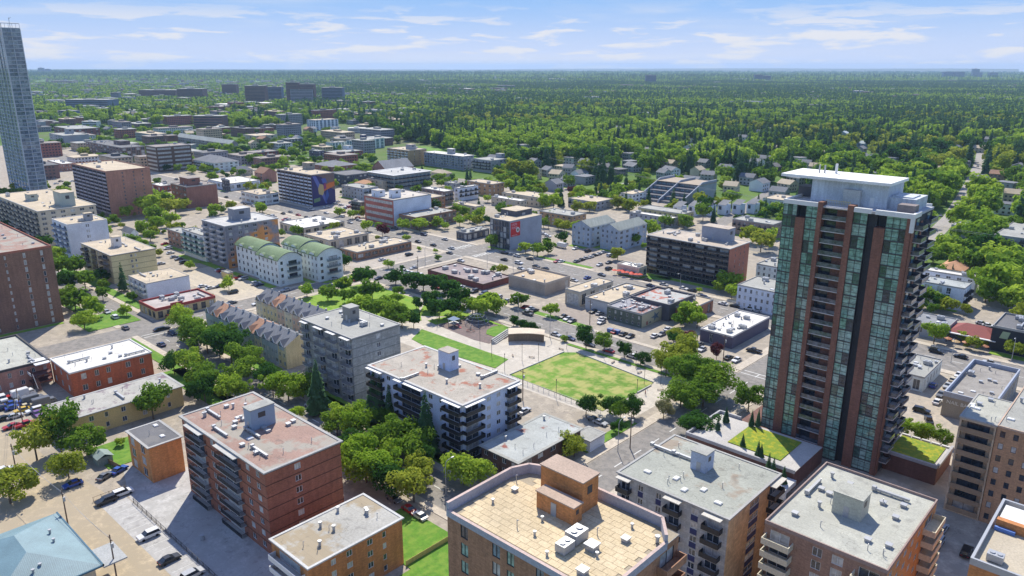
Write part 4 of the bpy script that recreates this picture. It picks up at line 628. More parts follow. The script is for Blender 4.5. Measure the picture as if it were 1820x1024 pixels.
RF_GREY = mat('stain', (.35, .35, .315), (.29, .29, .265), .47); RF_LIGHT = mat('stain', (.42, .42, .36), (.37, .37, .32), .45); RF_TAN = mat('stain', (.52, .43, .30), (.43, .36, .27), .46); RF_RED = mat('stain', (.33, .215, .17), (.33, .30, .25), .52, .9, .8); RF_WHITE = mat('stain', (.72, .69, .62), (.58, .56, .52), .44); RF_DK = mat('stain', (.13, .13, .135), (.17, .165, .16), .45); RF_BRN = mat('stain', (.27, .23, .20), (.22, .19, .17), .47); RF_PATCH = mat('stain', (.40, .36, .30), (.34, .14, .09), .45, .9, 1.1); RF_PUR = mat('stain', (.40, .385, .34), (.20, .15, .17), .42, .9, 1.6)
SH_GREY = mat('siding', (.17, .18, .20)); SH_BRN = mat('plain', (.28, .15, .09)); SH_GREEN = mat('siding', (.24, .27, .25)); SH_RED = mat('plain', (.30, .09, .07)); MET_GREEN = mat('siding', (.17, .25, .12)); 
# ---------------------------------------------------------------- the buildings, near ones first
a2 = (G_DARK, G_DARK, G_BLIND); MB_ = building
MB_('red', 'dark red brick seven storey block with reddish stained flat roof and black balconies', 'red brick block', BR_RED, RF_RED, 7, [('w', .03, .075), ('b', .11, .31), ('w', .37, .41), ('w', .43, .46), ('b', .49, .73), ('w', .79, .83), ('w', .90, .94)], [('w', .37, .45)], True, band=mat('plain', (.10, .04, .025)), ov=.5, par=.12, fascia=.2, rail='bars', awn=CONC, pentm=BLUEM, pentr=RF_GREY, nv=24, vk=['box', 'box', 'cyl', 'box', 'pipe', 'sky'], b0=True)
MB_('orange', 'small orange brick walk-up with dark shingled roof beside the red brick block', 'orange walk-up', mat('brick', (.62, .27, .09)), mat('stain', (.12, .12, .125), (.16, .155, .15), .5), 3, [('l', .12, .3), ('l', .6, .78)], [], True, cat='apartment building', ov=.45, par=.05, fascia=.15, frame=WHITE, nv=3, vk=['sky', 'pipe'])
MB_('yellowlow', 'long low yellow stucco building with purple-patched grey flat roof', 'long yellow building', ST_YEL, RF_PUR, 2, A(3, .25), [('w', .17, .21), ('w', .30, .33), ('w', .44, .48), ('w', .62, .66), ('w', .85, .88)], True, cat='building', name='low_building', ov=.6, par=.04, fascia=.2, nv=6, vk=['cyl', 'pipe'])
MB_('redwhite', 'red-orange brick two storey building with bright white roof at the street corner', 'white-roofed brick building', mat('brick', (.46, .12, .05)), RF_WHITE, 2, A(3, .25), [('w', .12, .18), ('w', .28, .33), ('w', .42, .47), ('w', .66, .72), ('w', .84, .89)], True, cat='building', name='brick_building', ov=.25, par=.25, parm=mat('plain', (.58, .57, .54)), nv=8, vk=['pipe', 'cyl', 'box'])
MB_('pinkgrey', 'pinkish brick rear of a shop building with pale green-grey roof and back porch', 'pink brick building', BR_PINK, RF_LIGHT, 2, A(4, .3), A(6, .3), True, cat='building', name='brick_building', par=.5, pt=.5, nv=9, parm=FRAME_D)
MB_('brickcent', 'orange brick walk-up with grey roof and white railings at the front edge', 'front orange brick walk-up', mat('brick', (.50, .21, .07)), mat('stain', (.40, .39, .35), (.34, .28, .19), .5, .9, .7), 4, [('b', .1, .9)], [('w', .22, .27), ('w', .38, .44), ('w', .60, .66), ('w', .77, .81)], True, cat='apartment building', ov=.35, par=.10, parm=mat('plain', (.50, .50, .48)), fascia=.2, rail='solid', railm=WHITE, nv=7, vk=['cyl', 'sky', 'cyl', 'pipe'], b0=True)
MB_('tan', 'tall brown brick apartment block with paved tan roof terrace and raised parapet', 'tan-roofed brick tower', BR_BRN, mat('plain', (.33, .28, .2)), 14, [('l', .1, .155), ('l', .33, .385), ('l', .43, .48), ('l', .62, .67), ('l', .80, .85)], [('l', .25, .33), ('b', .7, .98)], True, par=0, fascia=.1, pt=.01, nv=0, frame=FRAME_D, glass=(G_TEAL, G_BLIND, G_DARK, G_GREEN), rail='solid', railm=BR_BRN, slab=BR_BRN, pentm=BR_OR, pentr=mat('plain', (.40, .30, .23)))
MB_('grey', 'grey and tan apartment block with blue window panels and plain grey roof', 'blue-panelled grey block', mat('block', (.44, .45, .44)), mat('stain', (.34, .35, .30), (.30, .25, .19), .45, .9, .7), 7, [('b', .02, .14), ('v', .2, .25), ('v', .37, .42), ('b', .47, .61), ('v', .69, .75), ('b', .81, .96)], [('v', .40, .58), ('b', .76, .98)], True, par=.12, ov=.3, fascia=.15, panelm=ST_NAVY, rail='panel', awn=mat('plain', (.55, .52, .45)), pentm=mat('plain', (.42, .48, .58)), pentr=RF_GREY, nv=12, vk=['pipe', 'box', 'pipe', 'sky'], b0=True, glass=(G_DARK, G_DARK, G_BLIND), wallE=mat('block', (.64, .44, .24)))
MB_('gray7', 'grey concrete seven storey block with stacked balconies and a lift tower on its roof', 'grey concrete block', ST_GREY, RF_GREY, 7, [('b', .03, .16), ('w', .22, .27), ('b', .31, .47), ('b', .56, .72), ('w', .76, .79), ('b', .83, .99)], [('w', .5, .58)], True, band=mat('plain', (.16, .17, .16)), ov=.3, par=.15, fascia=.2, rail='bars', railm=mat('plain', (.2, .21, .23)), awn=GREYM, pentm=mat('plain', (.28, .27, .24)), nv=8, b0=True)
MB_('white6', 'white and pale blue six storey block with solid black balcony panels', 'white-blue block', ST_BLUE, RF_PATCH, 6, [('b', .0, .17), ('w', .2, .24), ('b', .32, .62), ('w', .66, .70), ('w', .77, .79), ('b', .83, 1.0)], [('b', 0.0, .32), ('w', .42, .49), ('w', .60, .67), ('b', .76, 1.0)], True, ov=.55, par=.1, fascia=.2, parm=mat('plain', (.52, .51, .48)), rail='panel', awn=WHITE, frame=WHITE, pentm=ST_BLUE, nv=9, vk=['cyl', 'box', 'pipe'], b0=True)
MB_('brownapt', 'brown brick apartment block with long recessed balconies and grey flat roof at the right', 'brown balcony block', mat('plain', (.52, .40, .27)), RF_LIGHT, 8, [('B', .06, .95)], A(3, .3), True, par=.12, ov=.15, rail='solid', railm=mat('plain', (.30, .21, .13)), nv=5, vk=['sky', 'pipe', 'box'], b0=True, z0=.5, frame=FRAME_D)
MB_('brownapt2', 'orange-brown brick apartment wing at the right edge with square windows', 'orange-brown wing', mat('brick', (.50, .29, .16)), RF_GREY, 8, A(4, .4), A(6, .35), True, par=.15, parm=mat('plain', (.5, .36, .26)), nv=4, frame=FRAME_D)
MB_('lightroof', 'cream and orange brick apartment block with pale roof edged by a stepped parapet', 'pale stepped-roof block', mat('brick', (.33, .20, .14)), RF_LIGHT, 9, [('b', .02, .26), ('l', .42, .50), ('l', .58, .67), ('b', .76, .98)], [('w', .04, .10), ('w', .18, .24), ('w', .32, .38), ('w', .46, .52), ('w', .60, .66), ('b', .72, .96)], True, par=.45, parm=mat('plain', (.30, .22, .19)), rail='solid', railm=mat('plain', (.60, .54, .40)), slab=mat('plain', (.60, .54, .40)), bd=1.9, nv=14, vk=['box', 'box', 'pipe', 'box', 'cyl'], frame=WHITE, pentm=mat('plain', (.50, .50, .40)), b0=True, wallE=mat('brick', (.56, .30, .12)))
MB_('terrace', 'brown brick building with planted roof terrace in the lower right corner', 'roof terrace building', BR_OR, mat('plain', (.46, .40, .30)), 9, [], [], True, par=.9, pt=.35, nv=2, vk=['unit'], parm=GREYM)
MB_('whlong', 'low brown building with grey roof spotted by two rusty red stains', 'rust-stained low roof', BR_DK, mat('stain', (.40, .42, .40), (.25, .09, .07), .40, .9, 1.2), 2, A(4, .4), [('w', .1, .2), ('w', .3, .38), ('w', .5, .58), ('w', .75, .83)], True, cat='building', name='low_building', ov=.7, par=.05, fascia=.15, parm=RF_GREY, nv=4, vk=['pipe', 'cyl'])
MB_('garage', 'small white garage with grey flat roof by the lane', None, ST_WHITE, RF_GREY, 1, [], [], True, cat='garage', name='garage', ov=.3, par=.03, nv=0)
MB_('brickL', 'tall dark brown brick apartment tower at the left edge with red-edged roof', 'dark brick tower', mat('brick', (.27, .15, .10)), RF_RED, 11, [], [('l', .66, .69), ('l', .86, .89), ('w', .45, .47), ('w', .25, .27)], True, par=.6, parm=mat('plain', (.38, .14, .09)), nv=16, glass=(G_BLIND, G_DARK, G_BLIND))
MB_('ytan', 'cream-yellow five storey block with tan roof and a white round tank', 'cream-yellow block', ST_CREAM, RF_TAN, 5, [('b', .06, .25), ('B', .33, .5), ('w', .55, .6), ('b', .68, .92)], [('w', .42, .47), ('w', .52, .56)], True, ov=.3, par=.08, band=mat('plain', (.25, .2, .12)), pentm=WHITE, nv=8, railm=mat('plain', (.16, .13, .1)), wallE=mat('plain', (.66, .56, .30)))
MB_('whitelow', 'low white-walled building with tan roof in front of the cream-yellow block', 'white-walled low building', ST_WHITE, RF_TAN, 3, A(4, .6, 'b'), [], True, cat='building', name='low_building', par=.1, nv=5, railm=WHITE)
MB_('redtrim', 'corner restaurant with red parapet and yellow walls', 'red-edged restaurant', mat('plain', (.55, .42, .22)), mat('stain', (.45, .40, .37), (.38, .33, .3), .5), 1, A(4, .6, 'l'), A(7, .55, 'l'), True, cat='restaurant', name='restaurant', par=.7, pt=.3, fascia=.5, parm=mat('plain', (.36, .06, .05)), nv=8, vk=['unit', 'unit', 'box'], frame=FRAME_D)
MB_('wblue', 'white and blue-grey six storey block beside the beige apartment complex', 'white-grey tall block', ST_WHITE, RF_TAN, 6, A(3, .6, 'b'), [('n', .45, .48), ('n', .5, .53)], False, par=.3, parm=WHITE, nv=4, pentm=ST_GREY2, railm=mat('plain', (.25, .3, .4)))
MB_('beige', 'long beige apartment complex with tan roof and a grey-green plant room', 'beige apartment complex', ST_BEIGE, RF_TAN, 7, A(10, .7, 'b'), A(6, .45), False, ov=.4, par=.15, nv=12, pentm=mat('plain', (.40, .44, .38)), railm=mat('plain', (.2, .19, .17)))
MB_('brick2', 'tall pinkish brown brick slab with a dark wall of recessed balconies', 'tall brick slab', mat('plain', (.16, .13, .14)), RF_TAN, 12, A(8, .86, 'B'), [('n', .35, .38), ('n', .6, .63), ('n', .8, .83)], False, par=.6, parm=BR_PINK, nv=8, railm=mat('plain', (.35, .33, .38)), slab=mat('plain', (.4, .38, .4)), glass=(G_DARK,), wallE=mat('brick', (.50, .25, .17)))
MB_('grayor', 'charcoal and orange brick eight storey block with pale balcony bays', 'charcoal-orange block', mat('plain', (.24, .25, .28)), mat('stain', (.50, .49, .46), (.42, .42, .4), .5), 8, A(3, .55, 'b'), [('w', .06, .12), ('w', .24, .3), ('w', .36, .42), ('w', .52, .58), ('w', .72, .78)], False, par=.3, ov=.3, parm=GREYM, railm=mat('plain', (.42, .44, .47)), nv=5, frame=WHITE, wallE=mat('stain', (.24, .24, .27), (.62, .27, .08), .5, .9, .25))
MB_('brownlow2', 'low brown rendered building left of the pale balcony block', None, mat('plain', (.38, .22, .15)), RF_GREY, 3, A(5, .5), A(2, .4), False, cat='building', name='low_building', nv=3)
MB_('whgreen', 'narrow pale block with green and white balconies beside the charcoal block', None, ST_PALE, RF_GREY, 5, A(4, .75, 'b'), A(2, .5), False, railm=mat('plain', (.2, .32, .28)), nv=4)
MB_('retailtan', 'single storey shop with large tan roof facing the forecourt', 'tan-roofed shop', BR_BRN, RF_TAN, 1, A(3, .6, 'l'), A(8, .75, 'r'), False, cat='shop', name='shop_building', par=.4, nv=14)
MB_('retailsky', 'low tan shop row with skylights on its roof', None, ST_BEIGE, RF_TAN, 1, A(5, .6, 'l'), A(5, .6, 'l'), False, cat='shop', name='shop_building', par=.4, nv=16, vk=['sky', 'sky', 'unit'])
MB_('whiteroofs', 'low shop row with broad white roofs below the mural hotel', None, ST_BEIGE, RF_WHITE, 1, A(6, .6, 'l'), A(5, .6, 'l'), False, cat='shop', name='shop_building', par=.4, nv=12)
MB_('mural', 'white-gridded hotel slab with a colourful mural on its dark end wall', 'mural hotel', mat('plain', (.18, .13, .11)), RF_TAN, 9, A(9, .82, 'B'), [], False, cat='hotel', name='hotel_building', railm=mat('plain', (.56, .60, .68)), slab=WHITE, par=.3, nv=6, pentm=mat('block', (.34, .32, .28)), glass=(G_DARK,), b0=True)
MB_('brownpent', 'brown brick box building with a wide flat plant room on top', 'brown box building', mat('brick', (.36, .17, .12)), RF_BRN, 4, A(4, .6, 'r'), [], False, cat='building', name='brick_building', nv=4, par=.4)
MB_('brownoff', 'dark brown office tower with pale ribbon windows', 'brown ribbon office', mat('plain', (.13, .085, .06)), RF_BRN, 6, A(1, .9, 'r'), [('r', .03, .42), ('r', .5, .97)], False, cat='office tower', name='office_tower', glass=(G_BLIND, G_BLIND, G_BLUE), nv=4)
MB_('longgrid', 'long dark building with a white gridded end wall', 'white-gridded long building', mat('plain', (.22, .15, .13)), RF_DK, 5, A(12, .6), A(5, .7, 'g'), False, cat='building', name='long_building', nv=8, frame=WHITE)
MB_('greyblk', 'plain grey blank-walled block beside the glass tower', None, ST_GREY2, RF_GREY, 4, A(5, .4), [], False, cat='building', name='grey_building', nv=3)
MB_('darkred', 'dark red warehouse with flat roof behind the grey block', None, mat('plain', (.24, .09, .08)), RF_GREY, 3, A(6, .5), A(5, .4), False, cat='warehouse', name='warehouse', nv=3)
MB_('mallL', 'low pale blue-fronted shop building left of the mural hotel', None, ST_PALE, RF_TAN, 2, A(4, .7, 'r'), A(3, .8, 'r'), False, cat='shop', name='shop_building', nv=6)
MB_('longwhite', 'low building with long cream-white roof beyond the brown box building', None, ST_WHITE, RF_WHITE, 1, A(5, .6), A(5, .6), False, cat='building', name='low_building', nv=5)
MB_('brickgable', 'narrow pink brick house with a steep gable beside the mural hotel', None, BR_PINK, SH_BRN, 3, A(2, .3), [], False, cat='house', name='brick_house', roof='gabx', rh=4)
MB_('condogrey', 'grey-roofed condominium block with pale blue walls', 'grey-roofed condominium', ST_PALE, SH_GREY, 3, A(8, .5, 'b'), A(5, .45), False, roof='hip', rh=5)
MB_('condolong', 'long condominium row with pale ribs and many gables', 'ribbed condominium row', mat('plain', (.35, .29, .28)), mat('siding', (.42, .44, .40)), 3, A(28, .55, 'b'), A(2, .5), False, roof='gabx', rh=4, railm=mat('plain', (.4, .36, .36)))
MB_('darkred2', 'dark red brick building with stepped roof among the trees', None, mat('brick', (.28, .08, .07)), RF_BRN, 2, A(5, .5), A(6, .4), False, cat='building', name='brick_building', nv=4)
MB_('tanroofs', 'low building with pale tan roof in the distance left of centre', None, ST_BEIGE, RF_TAN, 2, A(6, .5), A(6, .5), False, cat='building', name='low_building', nv=4)
MB_('dark3', 'dark low block behind the dark red building', None, ST_DK, RF_GREY, 3, A(3, .5), A(5, .5), False, cat='building', name='low_building', nv=3)
MB_('bluewh', 'white and navy striped mid-rise standing alone among distant trees', 'white-navy mid-rise', ST_WHITE, RF_TAN, 5, A(4, .6, 'g'), A(6, .5, 'g'), False, cat='office building', name='office_building', glass=(G_BLUE,), nv=4)
MB_('teal1', 'low pale grey building beside the teal-windowed white block', None, ST_PALE, RF_GREY, 3, A(3, .5), A(5, .6, 'g'), False, cat='building', name='low_building', glass=(G_TEAL,), nv=2)
MB_('teal2', 'white modern block with tall teal windows', 'teal-windowed white block', ST_PALE, RF_WHITE, 3, A(2, .7, 'g'), A(7, .6, 'g'), False, glass=(G_TEAL,), nv=3, pentm=ST_NAVY)
MB_('redbr', 'red brick low-rise with a white plant room', None, mat('brick', (.32, .09, .08)), RF_GREY, 2, A(5, .5), A(8, .35), False, cat='building', name='brick_building', pentm=ST_WHITE, nv=4)
MB_('darksm', 'small dark block left of the red brick low-rise', None, ST_PURP, RF_GREY, 3, A(4, .5), A(2, .5), False, cat='building', name='low_building', nv=2)
MB_('church', 'brick hall with big steep grey shingled roof', 'steep-roofed brick hall', BR_PINK, mat('siding', (.24, .25, .27)), 2, A(4, .4), A(6, .3), False, cat='hall', name='brick_hall', roof='gaby', rh=7)
MB_('tantower', 'tan brick mid-rise with a white front and lift box', 'tan mid-rise', mat('brick', (.50, .34, .18)), RF_TAN, 6, A(6, .6, 'b'), [('n', .3, .34), ('n', .6, .64)], False, nv=4, pentm=ST_GREY2, railm=WHITE)
MB_('graywide', 'wide grey-blue apartment slab with bright white roof', 'white-roofed grey slab', mat('plain', (.28, .30, .37)), RF_WHITE, 5, A(14, .55, 'b'), A(3, .4), False, ov=.6, par=.1, nv=5, pentm=ST_GREY2, railm=mat('plain', (.3, .33, .4)))
MB_('gray26', 'grey balconied block right of the wide white-roofed slab', None, mat('plain', (.36, .36, .38)), RF_GREY, 4, A(6, .6, 'b'), A(4, .4), False, nv=4, pentm=ST_GREY2)
MB_('solar', 'dark townhouse terrace with solar panels on its flat roofs', 'solar-panelled terrace', mat('plain', (.08, .09, .12)), RF_DK, 3, A(6, .6, 'r'), A(6, .6, 'r'), False, nv=0, cat='townhouses', name='townhouse_terrace')
MB_('bigcondo', 'large grey-green condominium with curved white roof edges', 'grey-green condominium', mat('plain', (.26, .29, .29)), mat('stain', (.46, .46, .44), (.38, .38, .37), .5), 4, A(8, .7, 'b'), A(9, .65, 'b'), False, ov=1.0, par=.15, parm=WHITE, nv=8, glass=(G_TEAL, G_DARK))
MB_('orangehip', 'house with orange-brown hip roof by the solar-panelled terrace', None, ST_BEIGE, mat('plain', (.45, .24, .12)), 2, A(4, .4), A(3, .4), False, cat='house', name='hip_roof_house', roof='hip')
MB_('gb30', 'grey-blue block with pale roof beside the mural hotel', None, ST_BGREY, RF_GREY, 3, A(7, .35), A(3, .6, 'b'), False, nv=4)
MB_('redoff', 'three storey red brick office with white side walls', 'red brick office', mat('brick', (.46, .15, .11)), mat('stain', (.52, .47, .40), (.45, .4, .35), .5), 4, [('r', .04, .96)], [], False, cat='office building', name='office_building', par=.4, nv=8, pentm=ST_WHITE, glass=(G_BLIND, G_DARK), wallE=ST_WHITE)
MB_('tan32', 'tan brick walk-up with tan flat roof behind the red office', None, BR_TAN, RF_TAN, 3, A(5, .3), A(3, .3), False, nv=4)
MB_('br33', 'brown-grey walk-up with white flat roof', None, mat('brick', (.27, .21, .18)), RF_WHITE, 3, A(5, .35), A(2, .6, 'b'), False, nv=4)
MB_('wh34', 'white modern townhouse block with black balconies', None, ST_WHITE, RF_WHITE, 3, A(1, .4), A(4, .65, 'b'), False, nv=4)
MB_('or35', 'orange-tan brick walk-up with beige roof', None, mat('brick', (.42, .26, .14)), RF_TAN, 3, A(5, .35), A(3, .3), False, nv=4)
MB_('be36', 'low beige building with flat tan roof behind an orange-roofed house', None, ST_BEIGE, RF_TAN, 2, A(5, .35), A(2, .3), False, cat='building', name='low_building', nv=3)
MB_('brick38', 'long brown brick two storey building with pale grey roof', 'long brown brick building', mat('brick', (.28, .19, .14)), RF_GREY, 2, A(4, .5), A(9, .4), False, cat='building', name='brick_building', par=.5, parm=BR_BRN, nv=6)
MB_('rest39', 'low dark restaurant left of the grey building with the red sign', None, ST_DK, RF_GREY, 1, A(3, .7, 'l'), A(4, .6, 'l'), False, cat='restaurant', name='restaurant', nv=8)
MB_('redsign', 'grey five storey building carrying a large red poster on its side', 'red-poster building', mat('plain', (.10, .11, .13)), RF_TAN, 5, A(6, .8, 'g'), [], False, cat='office building', name='office_building', nv=5, frame=WHITE, glass=(G_DARK, G_DARK, G_BLIND), pentm=ST_DK, par=.15, wallE=mat('plain', (.36, .385, .44)))
MB_('darkretail', 'low shop with purple-brown roof and dark red brick wall by the park', 'purple-roofed shop', mat('brick', (.22, .07, .06)), mat('stain', (.25, .20, .20), (.30, .24, .22), .5), 1, [], [], False, cat='shop', name='shop_building', par=.45, parm=BR_DK, nv=18, vk=['unit', 'box', 'unit', 'cyl'])
MB_('tanbox', 'boxy beige shop with tan roof and low dark base by the avenue', 'boxy beige shop', mat('plain', (.40, .34, .28)), mat('stain', (.48, .37, .24), (.42, .33, .22), .5), 1, [], [('l', .8, .93)], False, cat='shop', name='shop_building', par=.8, parm=mat('plain', (.46, .41, .35)), nv=5)
MB_('cream', 'cream shop front with stepped tan roofs', None, mat('plain', (.50, .44, .34)), RF_TAN, 1, [('l', .1, .9)], A(4, .5, 'l'), False, cat='shop', name='shop_building', par=.3, nv=4)
MB_('cream2', 'pale grey-painted shop with long tan roof beside the olive building', None, mat('plain', (.48, .48, .48)), RF_TAN, 1, [], [], False, cat='shop', name='shop_building', par=.5, nv=9)
MB_('greenblk', 'dark olive two storey building with a star-like mural on a cream end wall', 'olive mural building', ST_OLIVE, mat('stain', (.30, .30, .32), (.30, .13, .10), .48, .9, 1.5), 2, A(6, .3), [], True, cat='building', name='olive_building', par=.5, nv=14)
MB_('redpatch', 'dark-edged building with red-patched grey roof behind the olive one', 'red-patched roof', ST_DK, mat('stain', (.42, .42, .39), (.38, .12, .08), .45, .9, 1.4), 1, [], [], False, cat='building', name='dark_building', par=.7, pt=.5, parm=ST_DK, nv=6)
MB_('tan45', 'tan-roofed shop with orange brick end', None, mat('brick', (.40, .18, .10)), RF_TAN, 1, [], A(3, .4, 'l'), False, cat='shop', name='shop_building', par=.4, nv=5)
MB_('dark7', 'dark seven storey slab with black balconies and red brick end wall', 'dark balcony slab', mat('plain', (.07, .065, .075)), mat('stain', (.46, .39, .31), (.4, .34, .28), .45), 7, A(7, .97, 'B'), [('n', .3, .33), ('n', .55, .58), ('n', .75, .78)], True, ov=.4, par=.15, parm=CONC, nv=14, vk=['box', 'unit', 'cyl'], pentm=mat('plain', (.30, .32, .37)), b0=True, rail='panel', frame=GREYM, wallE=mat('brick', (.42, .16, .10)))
MB_('umbrest', 'rounded corner restaurant with cream bands and white roof', 'rounded white restaurant', mat('plain', (.55, .48, .36)), RF_WHITE, 1, [('l', .1, .9)], A(2, .6, 'l'), False, cat='restaurant', name='restaurant', par=.6, parm=mat('plain', (.62, .56, .46)), nv=4)
MB_('wh48', 'white three storey building half hidden behind the tall glass and brick tower', None, ST_WHITE, RF_GREY, 3, A(8, .35), A(3, .3), False, par=.3, nv=6)
MB_('whiteroof', 'low building with dazzling white roof and dark purple walls', 'dark-walled white roof', ST_PURP, RF_WHITE, 1, [('l', .3, .4)], [], True, cat='building', name='low_building', par=.35, parm=mat('plain', (.55, .53, .5)), nv=14, vk=['unit', 'unit', 'box', 'cyl'])
MB_('bg1', 'blue-grey gabled condominium with green shingles, left one of the pair', 'blue-grey condominiums', ST_BGREY, SH_GREEN, 4, A(4, .35), A(5, .4), False, roof='gaby', rh=3)
MB_('bg2', 'blue-grey gabled condominium with green shingles, right one of the pair', None, ST_BGREY, SH_GREEN, 4, A(4, .35), A(5, .4), False, roof='gaby', rh=3)
MB_('tan51', 'flat-roofed walk-up with orange side wall behind the blue-grey condominiums', None, mat('plain', (.45, .28, .15)), RF_GREY, 3, A(6, .35), A(3, .3), False, nv=4)
MB_('f52', 'long low apartment building with tan roof beside bushy trees', None, ST_BEIGE, RF_TAN, 2, A(8, .35), A(4, .3), False, nv=4)
MB_('f54', 'low white-roofed walk-up in front of the long tan-roofed one', None, ST_BEIGE, RF_WHITE, 2, A(7, .35), A(2, .3), False, nv=3)
MB_('f55', 'low grey walk-up with tan roof near the white hillside house', None, ST_GREY2, RF_TAN, 2, A(6, .5, 'b'), A(4, .4), False, nv=3)
MB_('f56', 'yellow-sided long walk-up with grey flat roof below the stepped black apartments', 'yellow-sided walk-up', mat('plain', (.45, .40, .2)), RF_GREY, 2, A(9, .35), A(3, .3), False, nv=4)
MB_('f56b', 'low bright white roofed building in front of the yellow-sided walk-up', None, ST_GREY2, RF_WHITE, 2, A(9, .35), A(2, .3), False, nv=5)
MB_('h58', 'pale modern house with big roof terrace near the stepped black apartments', None, ST_PALE, RF_TAN, 2, A(3, .5), A(4, .5), False, cat='house', name='house', nv=2)
MB_('f60', 'brown walk-up with grey roof left of the tall tower', None, mat('plain', (.30, .23, .2)), RF_GREY, 3, A(8, .4, 'b'), A(4, .3), False, nv=5)
MB_('f61', 'pale house-like block with tan roof behind the brown walk-up', None, ST_PALE, RF_TAN, 2, A(4, .4), A(4, .3), False, nv=2)
MB_('f62', 'grey flat-roofed walk-up among trees right of the tall tower', None, ST_GREY2, RF_GREY, 2, A(5, .3), A(3, .3), False, nv=4)
MB_('f63', 'grey walk-up with pale roof at the right edge among trees', None, ST_GREY2, RF_GREY, 3, A(5, .6, 'b'), A(9, .3), False, nv=5)
MB_('whstripe', 'white three storey block with dark vertical window strips', 'white striped block', ST_WHITE, mat('stain', (.36, .38, .36), (.3, .32, .3), .5), 3, [('g', .08, .2), ('g', .38, .5), ('g', .6, .7)], A(3, .5, 'b'), True, nv=4)
MB_('wh65', 'low building with pale roof behind the white striped block', None, ST_WHITE, RF_WHITE, 2, A(5, .4), A(2, .3), False, nv=5)
MB_('gr66', 'low building with patched dark grey roof by the restaurants', None, ST_GREY2, mat('stain', (.24, .25, .26), (.18, .18, .19), .48), 1, A(4, .4), [], False, cat='shop', name='shop_building', nv=6)
MB_('black68', 'black two storey restaurant with pale green square on its wall', 'black restaurant', mat('plain', (.03, .032, .04)), RF_DK, 2, [], [], True, cat='restaurant', name='restaurant', par=.6, nv=9, vk=['unit'])
MB_('low69', 'narrow white-walled shop with light grey roof right of the tower', 'narrow grey-roofed shop', ST_PALE, RF_GREY, 1, A(2, .5, 'l'), A(6, .35), True, cat='shop', name='shop_building', par=.3, nv=9)
MB_('para70', 'nail salon with sunken grey roof behind a deep blue-grey parapet', 'nail salon', mat('plain', (.30, .27, .22)), mat('stain', (.30, .28, .25), (.24, .22, .2), .5), 1, [], A(6, .4, 'l'), True, cat='shop', name='shop_building', par=1.3, pt=.35, parm=mat('plain', (.36, .40, .48)), nv=9)
MB_('x1', 'low pinkish building left of the tall brick slab', None, BR_PINK, RF_WHITE, 2, A(5, .4), A(4, .4), False, cat='building', name='low_building', nv=5)
MB_('x2', 'small red-walled low building beside the brown box building', None, mat('brick', (.34, .09, .07)), RF_WHITE, 1, A(3, .5), A(2, .4), False, cat='building', name='low_building', nv=3)
MB_('x3', 'narrow dark three storey building right of the brown box building', None, ST_DK, RF_DK, 3, A(2, .5), A(2, .5), False, cat='building', name='narrow_building', nv=2)
MB_('x4', 'grey-roofed old house left of the pink gable house', None, ST_BEIGE, SH_GREY, 2, A(3, .3), A(3, .3), False, cat='house', name='hip_roof_house', roof='hip', rh=3)
MB_('x5', 'wide grey shingled building behind the solar-panelled terrace', None, mat('brick', (.33, .15, .1)), SH_GREY, 2, A(7, .3), A(6, .3), False, cat='building', name='shingled_building', roof='hip', rh=4)
MB_('x6', 'beige blank-walled building left of the grey-green condominium', None, ST_BEIGE, RF_TAN, 3, A(4, .3), A(4, .3), False, cat='building', name='low_building', nv=3)
MB_('x7', 'small dark green building beside the red brick office', None, ST_OLIVE, RF_GREY, 3, A(3, .5, 'b'), A(3, .4), False, cat='building', name='low_building', nv=2)
MB_('x8', 'tan hip-roofed house left of the tall dark firs', None, ST_BEIGE, mat('plain', (.42, .35, .25)), 2, A(4, .3), A(3, .3), False, cat='house', name='hip_roof_house', roof='hip')
MB_('x9', 'grey flat-roofed house with roof terrace by the bright lawn', None, ST_GREY2, RF_GREY, 2, A(4, .4), A(3, .4), False, cat='house', name='house', nv=3)
MB_('x10', 'tan stucco walk-up with a lift box near the purple-leaved tree', None, ST_BEIGE, RF_TAN, 3, A(5, .4, 'b'), A(3, .3), False, nv=3)
MB_('x11', 'small grey-roofed house among cars beside the cream-yellow block', None, ST_PALE, SH_GREY, 1, A(2, .4), A(2, .3), False, cat='house', name='gabled_house', roof='gabx', rh=2.5)
MB_('x12', 'small yellow garage at the foot of the charcoal and orange block', None, ST_YEL, RF_GREY, 1, [], [('l', .2, .8)], False, cat='garage', name='garage', nv=0)
MB_('x13', 'orange hip-roofed house right of the tall tower', None, ST_BEIGE, mat('plain', (.48, .25, .13)), 1, A(4, .3), A(3, .3), False, cat='house', name='hip_roof_house', roof='hip', rh=3)
MB_('x14', 'pale grey building stepping behind the tall tower on its left', None, ST_PALE, RF_GREY, 3, A(5, .35), A(3, .3), False, cat='building', name='low_building', nv=4)

# planted strips at the foot of the apartment blocks
rv = random.Random(9)
for k_, b_ in BLD.items():
    if b_[0] > -760 and b_[4] > 8 and k_ not in ('tower', 'tan', 'grey', 'lightroof', 'brownapt', 'brownapt2', 'terrace', 'red', 'orange', 'brickcent', 'mural') and rv.random() < .8:
        verge(rect(b_[0]+1, b_[1]-rv.uniform(3.5, 5), b_[2]-1, b_[1]-1), GRASS, 'planted_strip')
        if rv.random() < .6: verge(rect(b_[2]+1, b_[1]+1, b_[2]+rv.uniform(3, 4.5), b_[3]-1), GRASS, 'planted_strip')
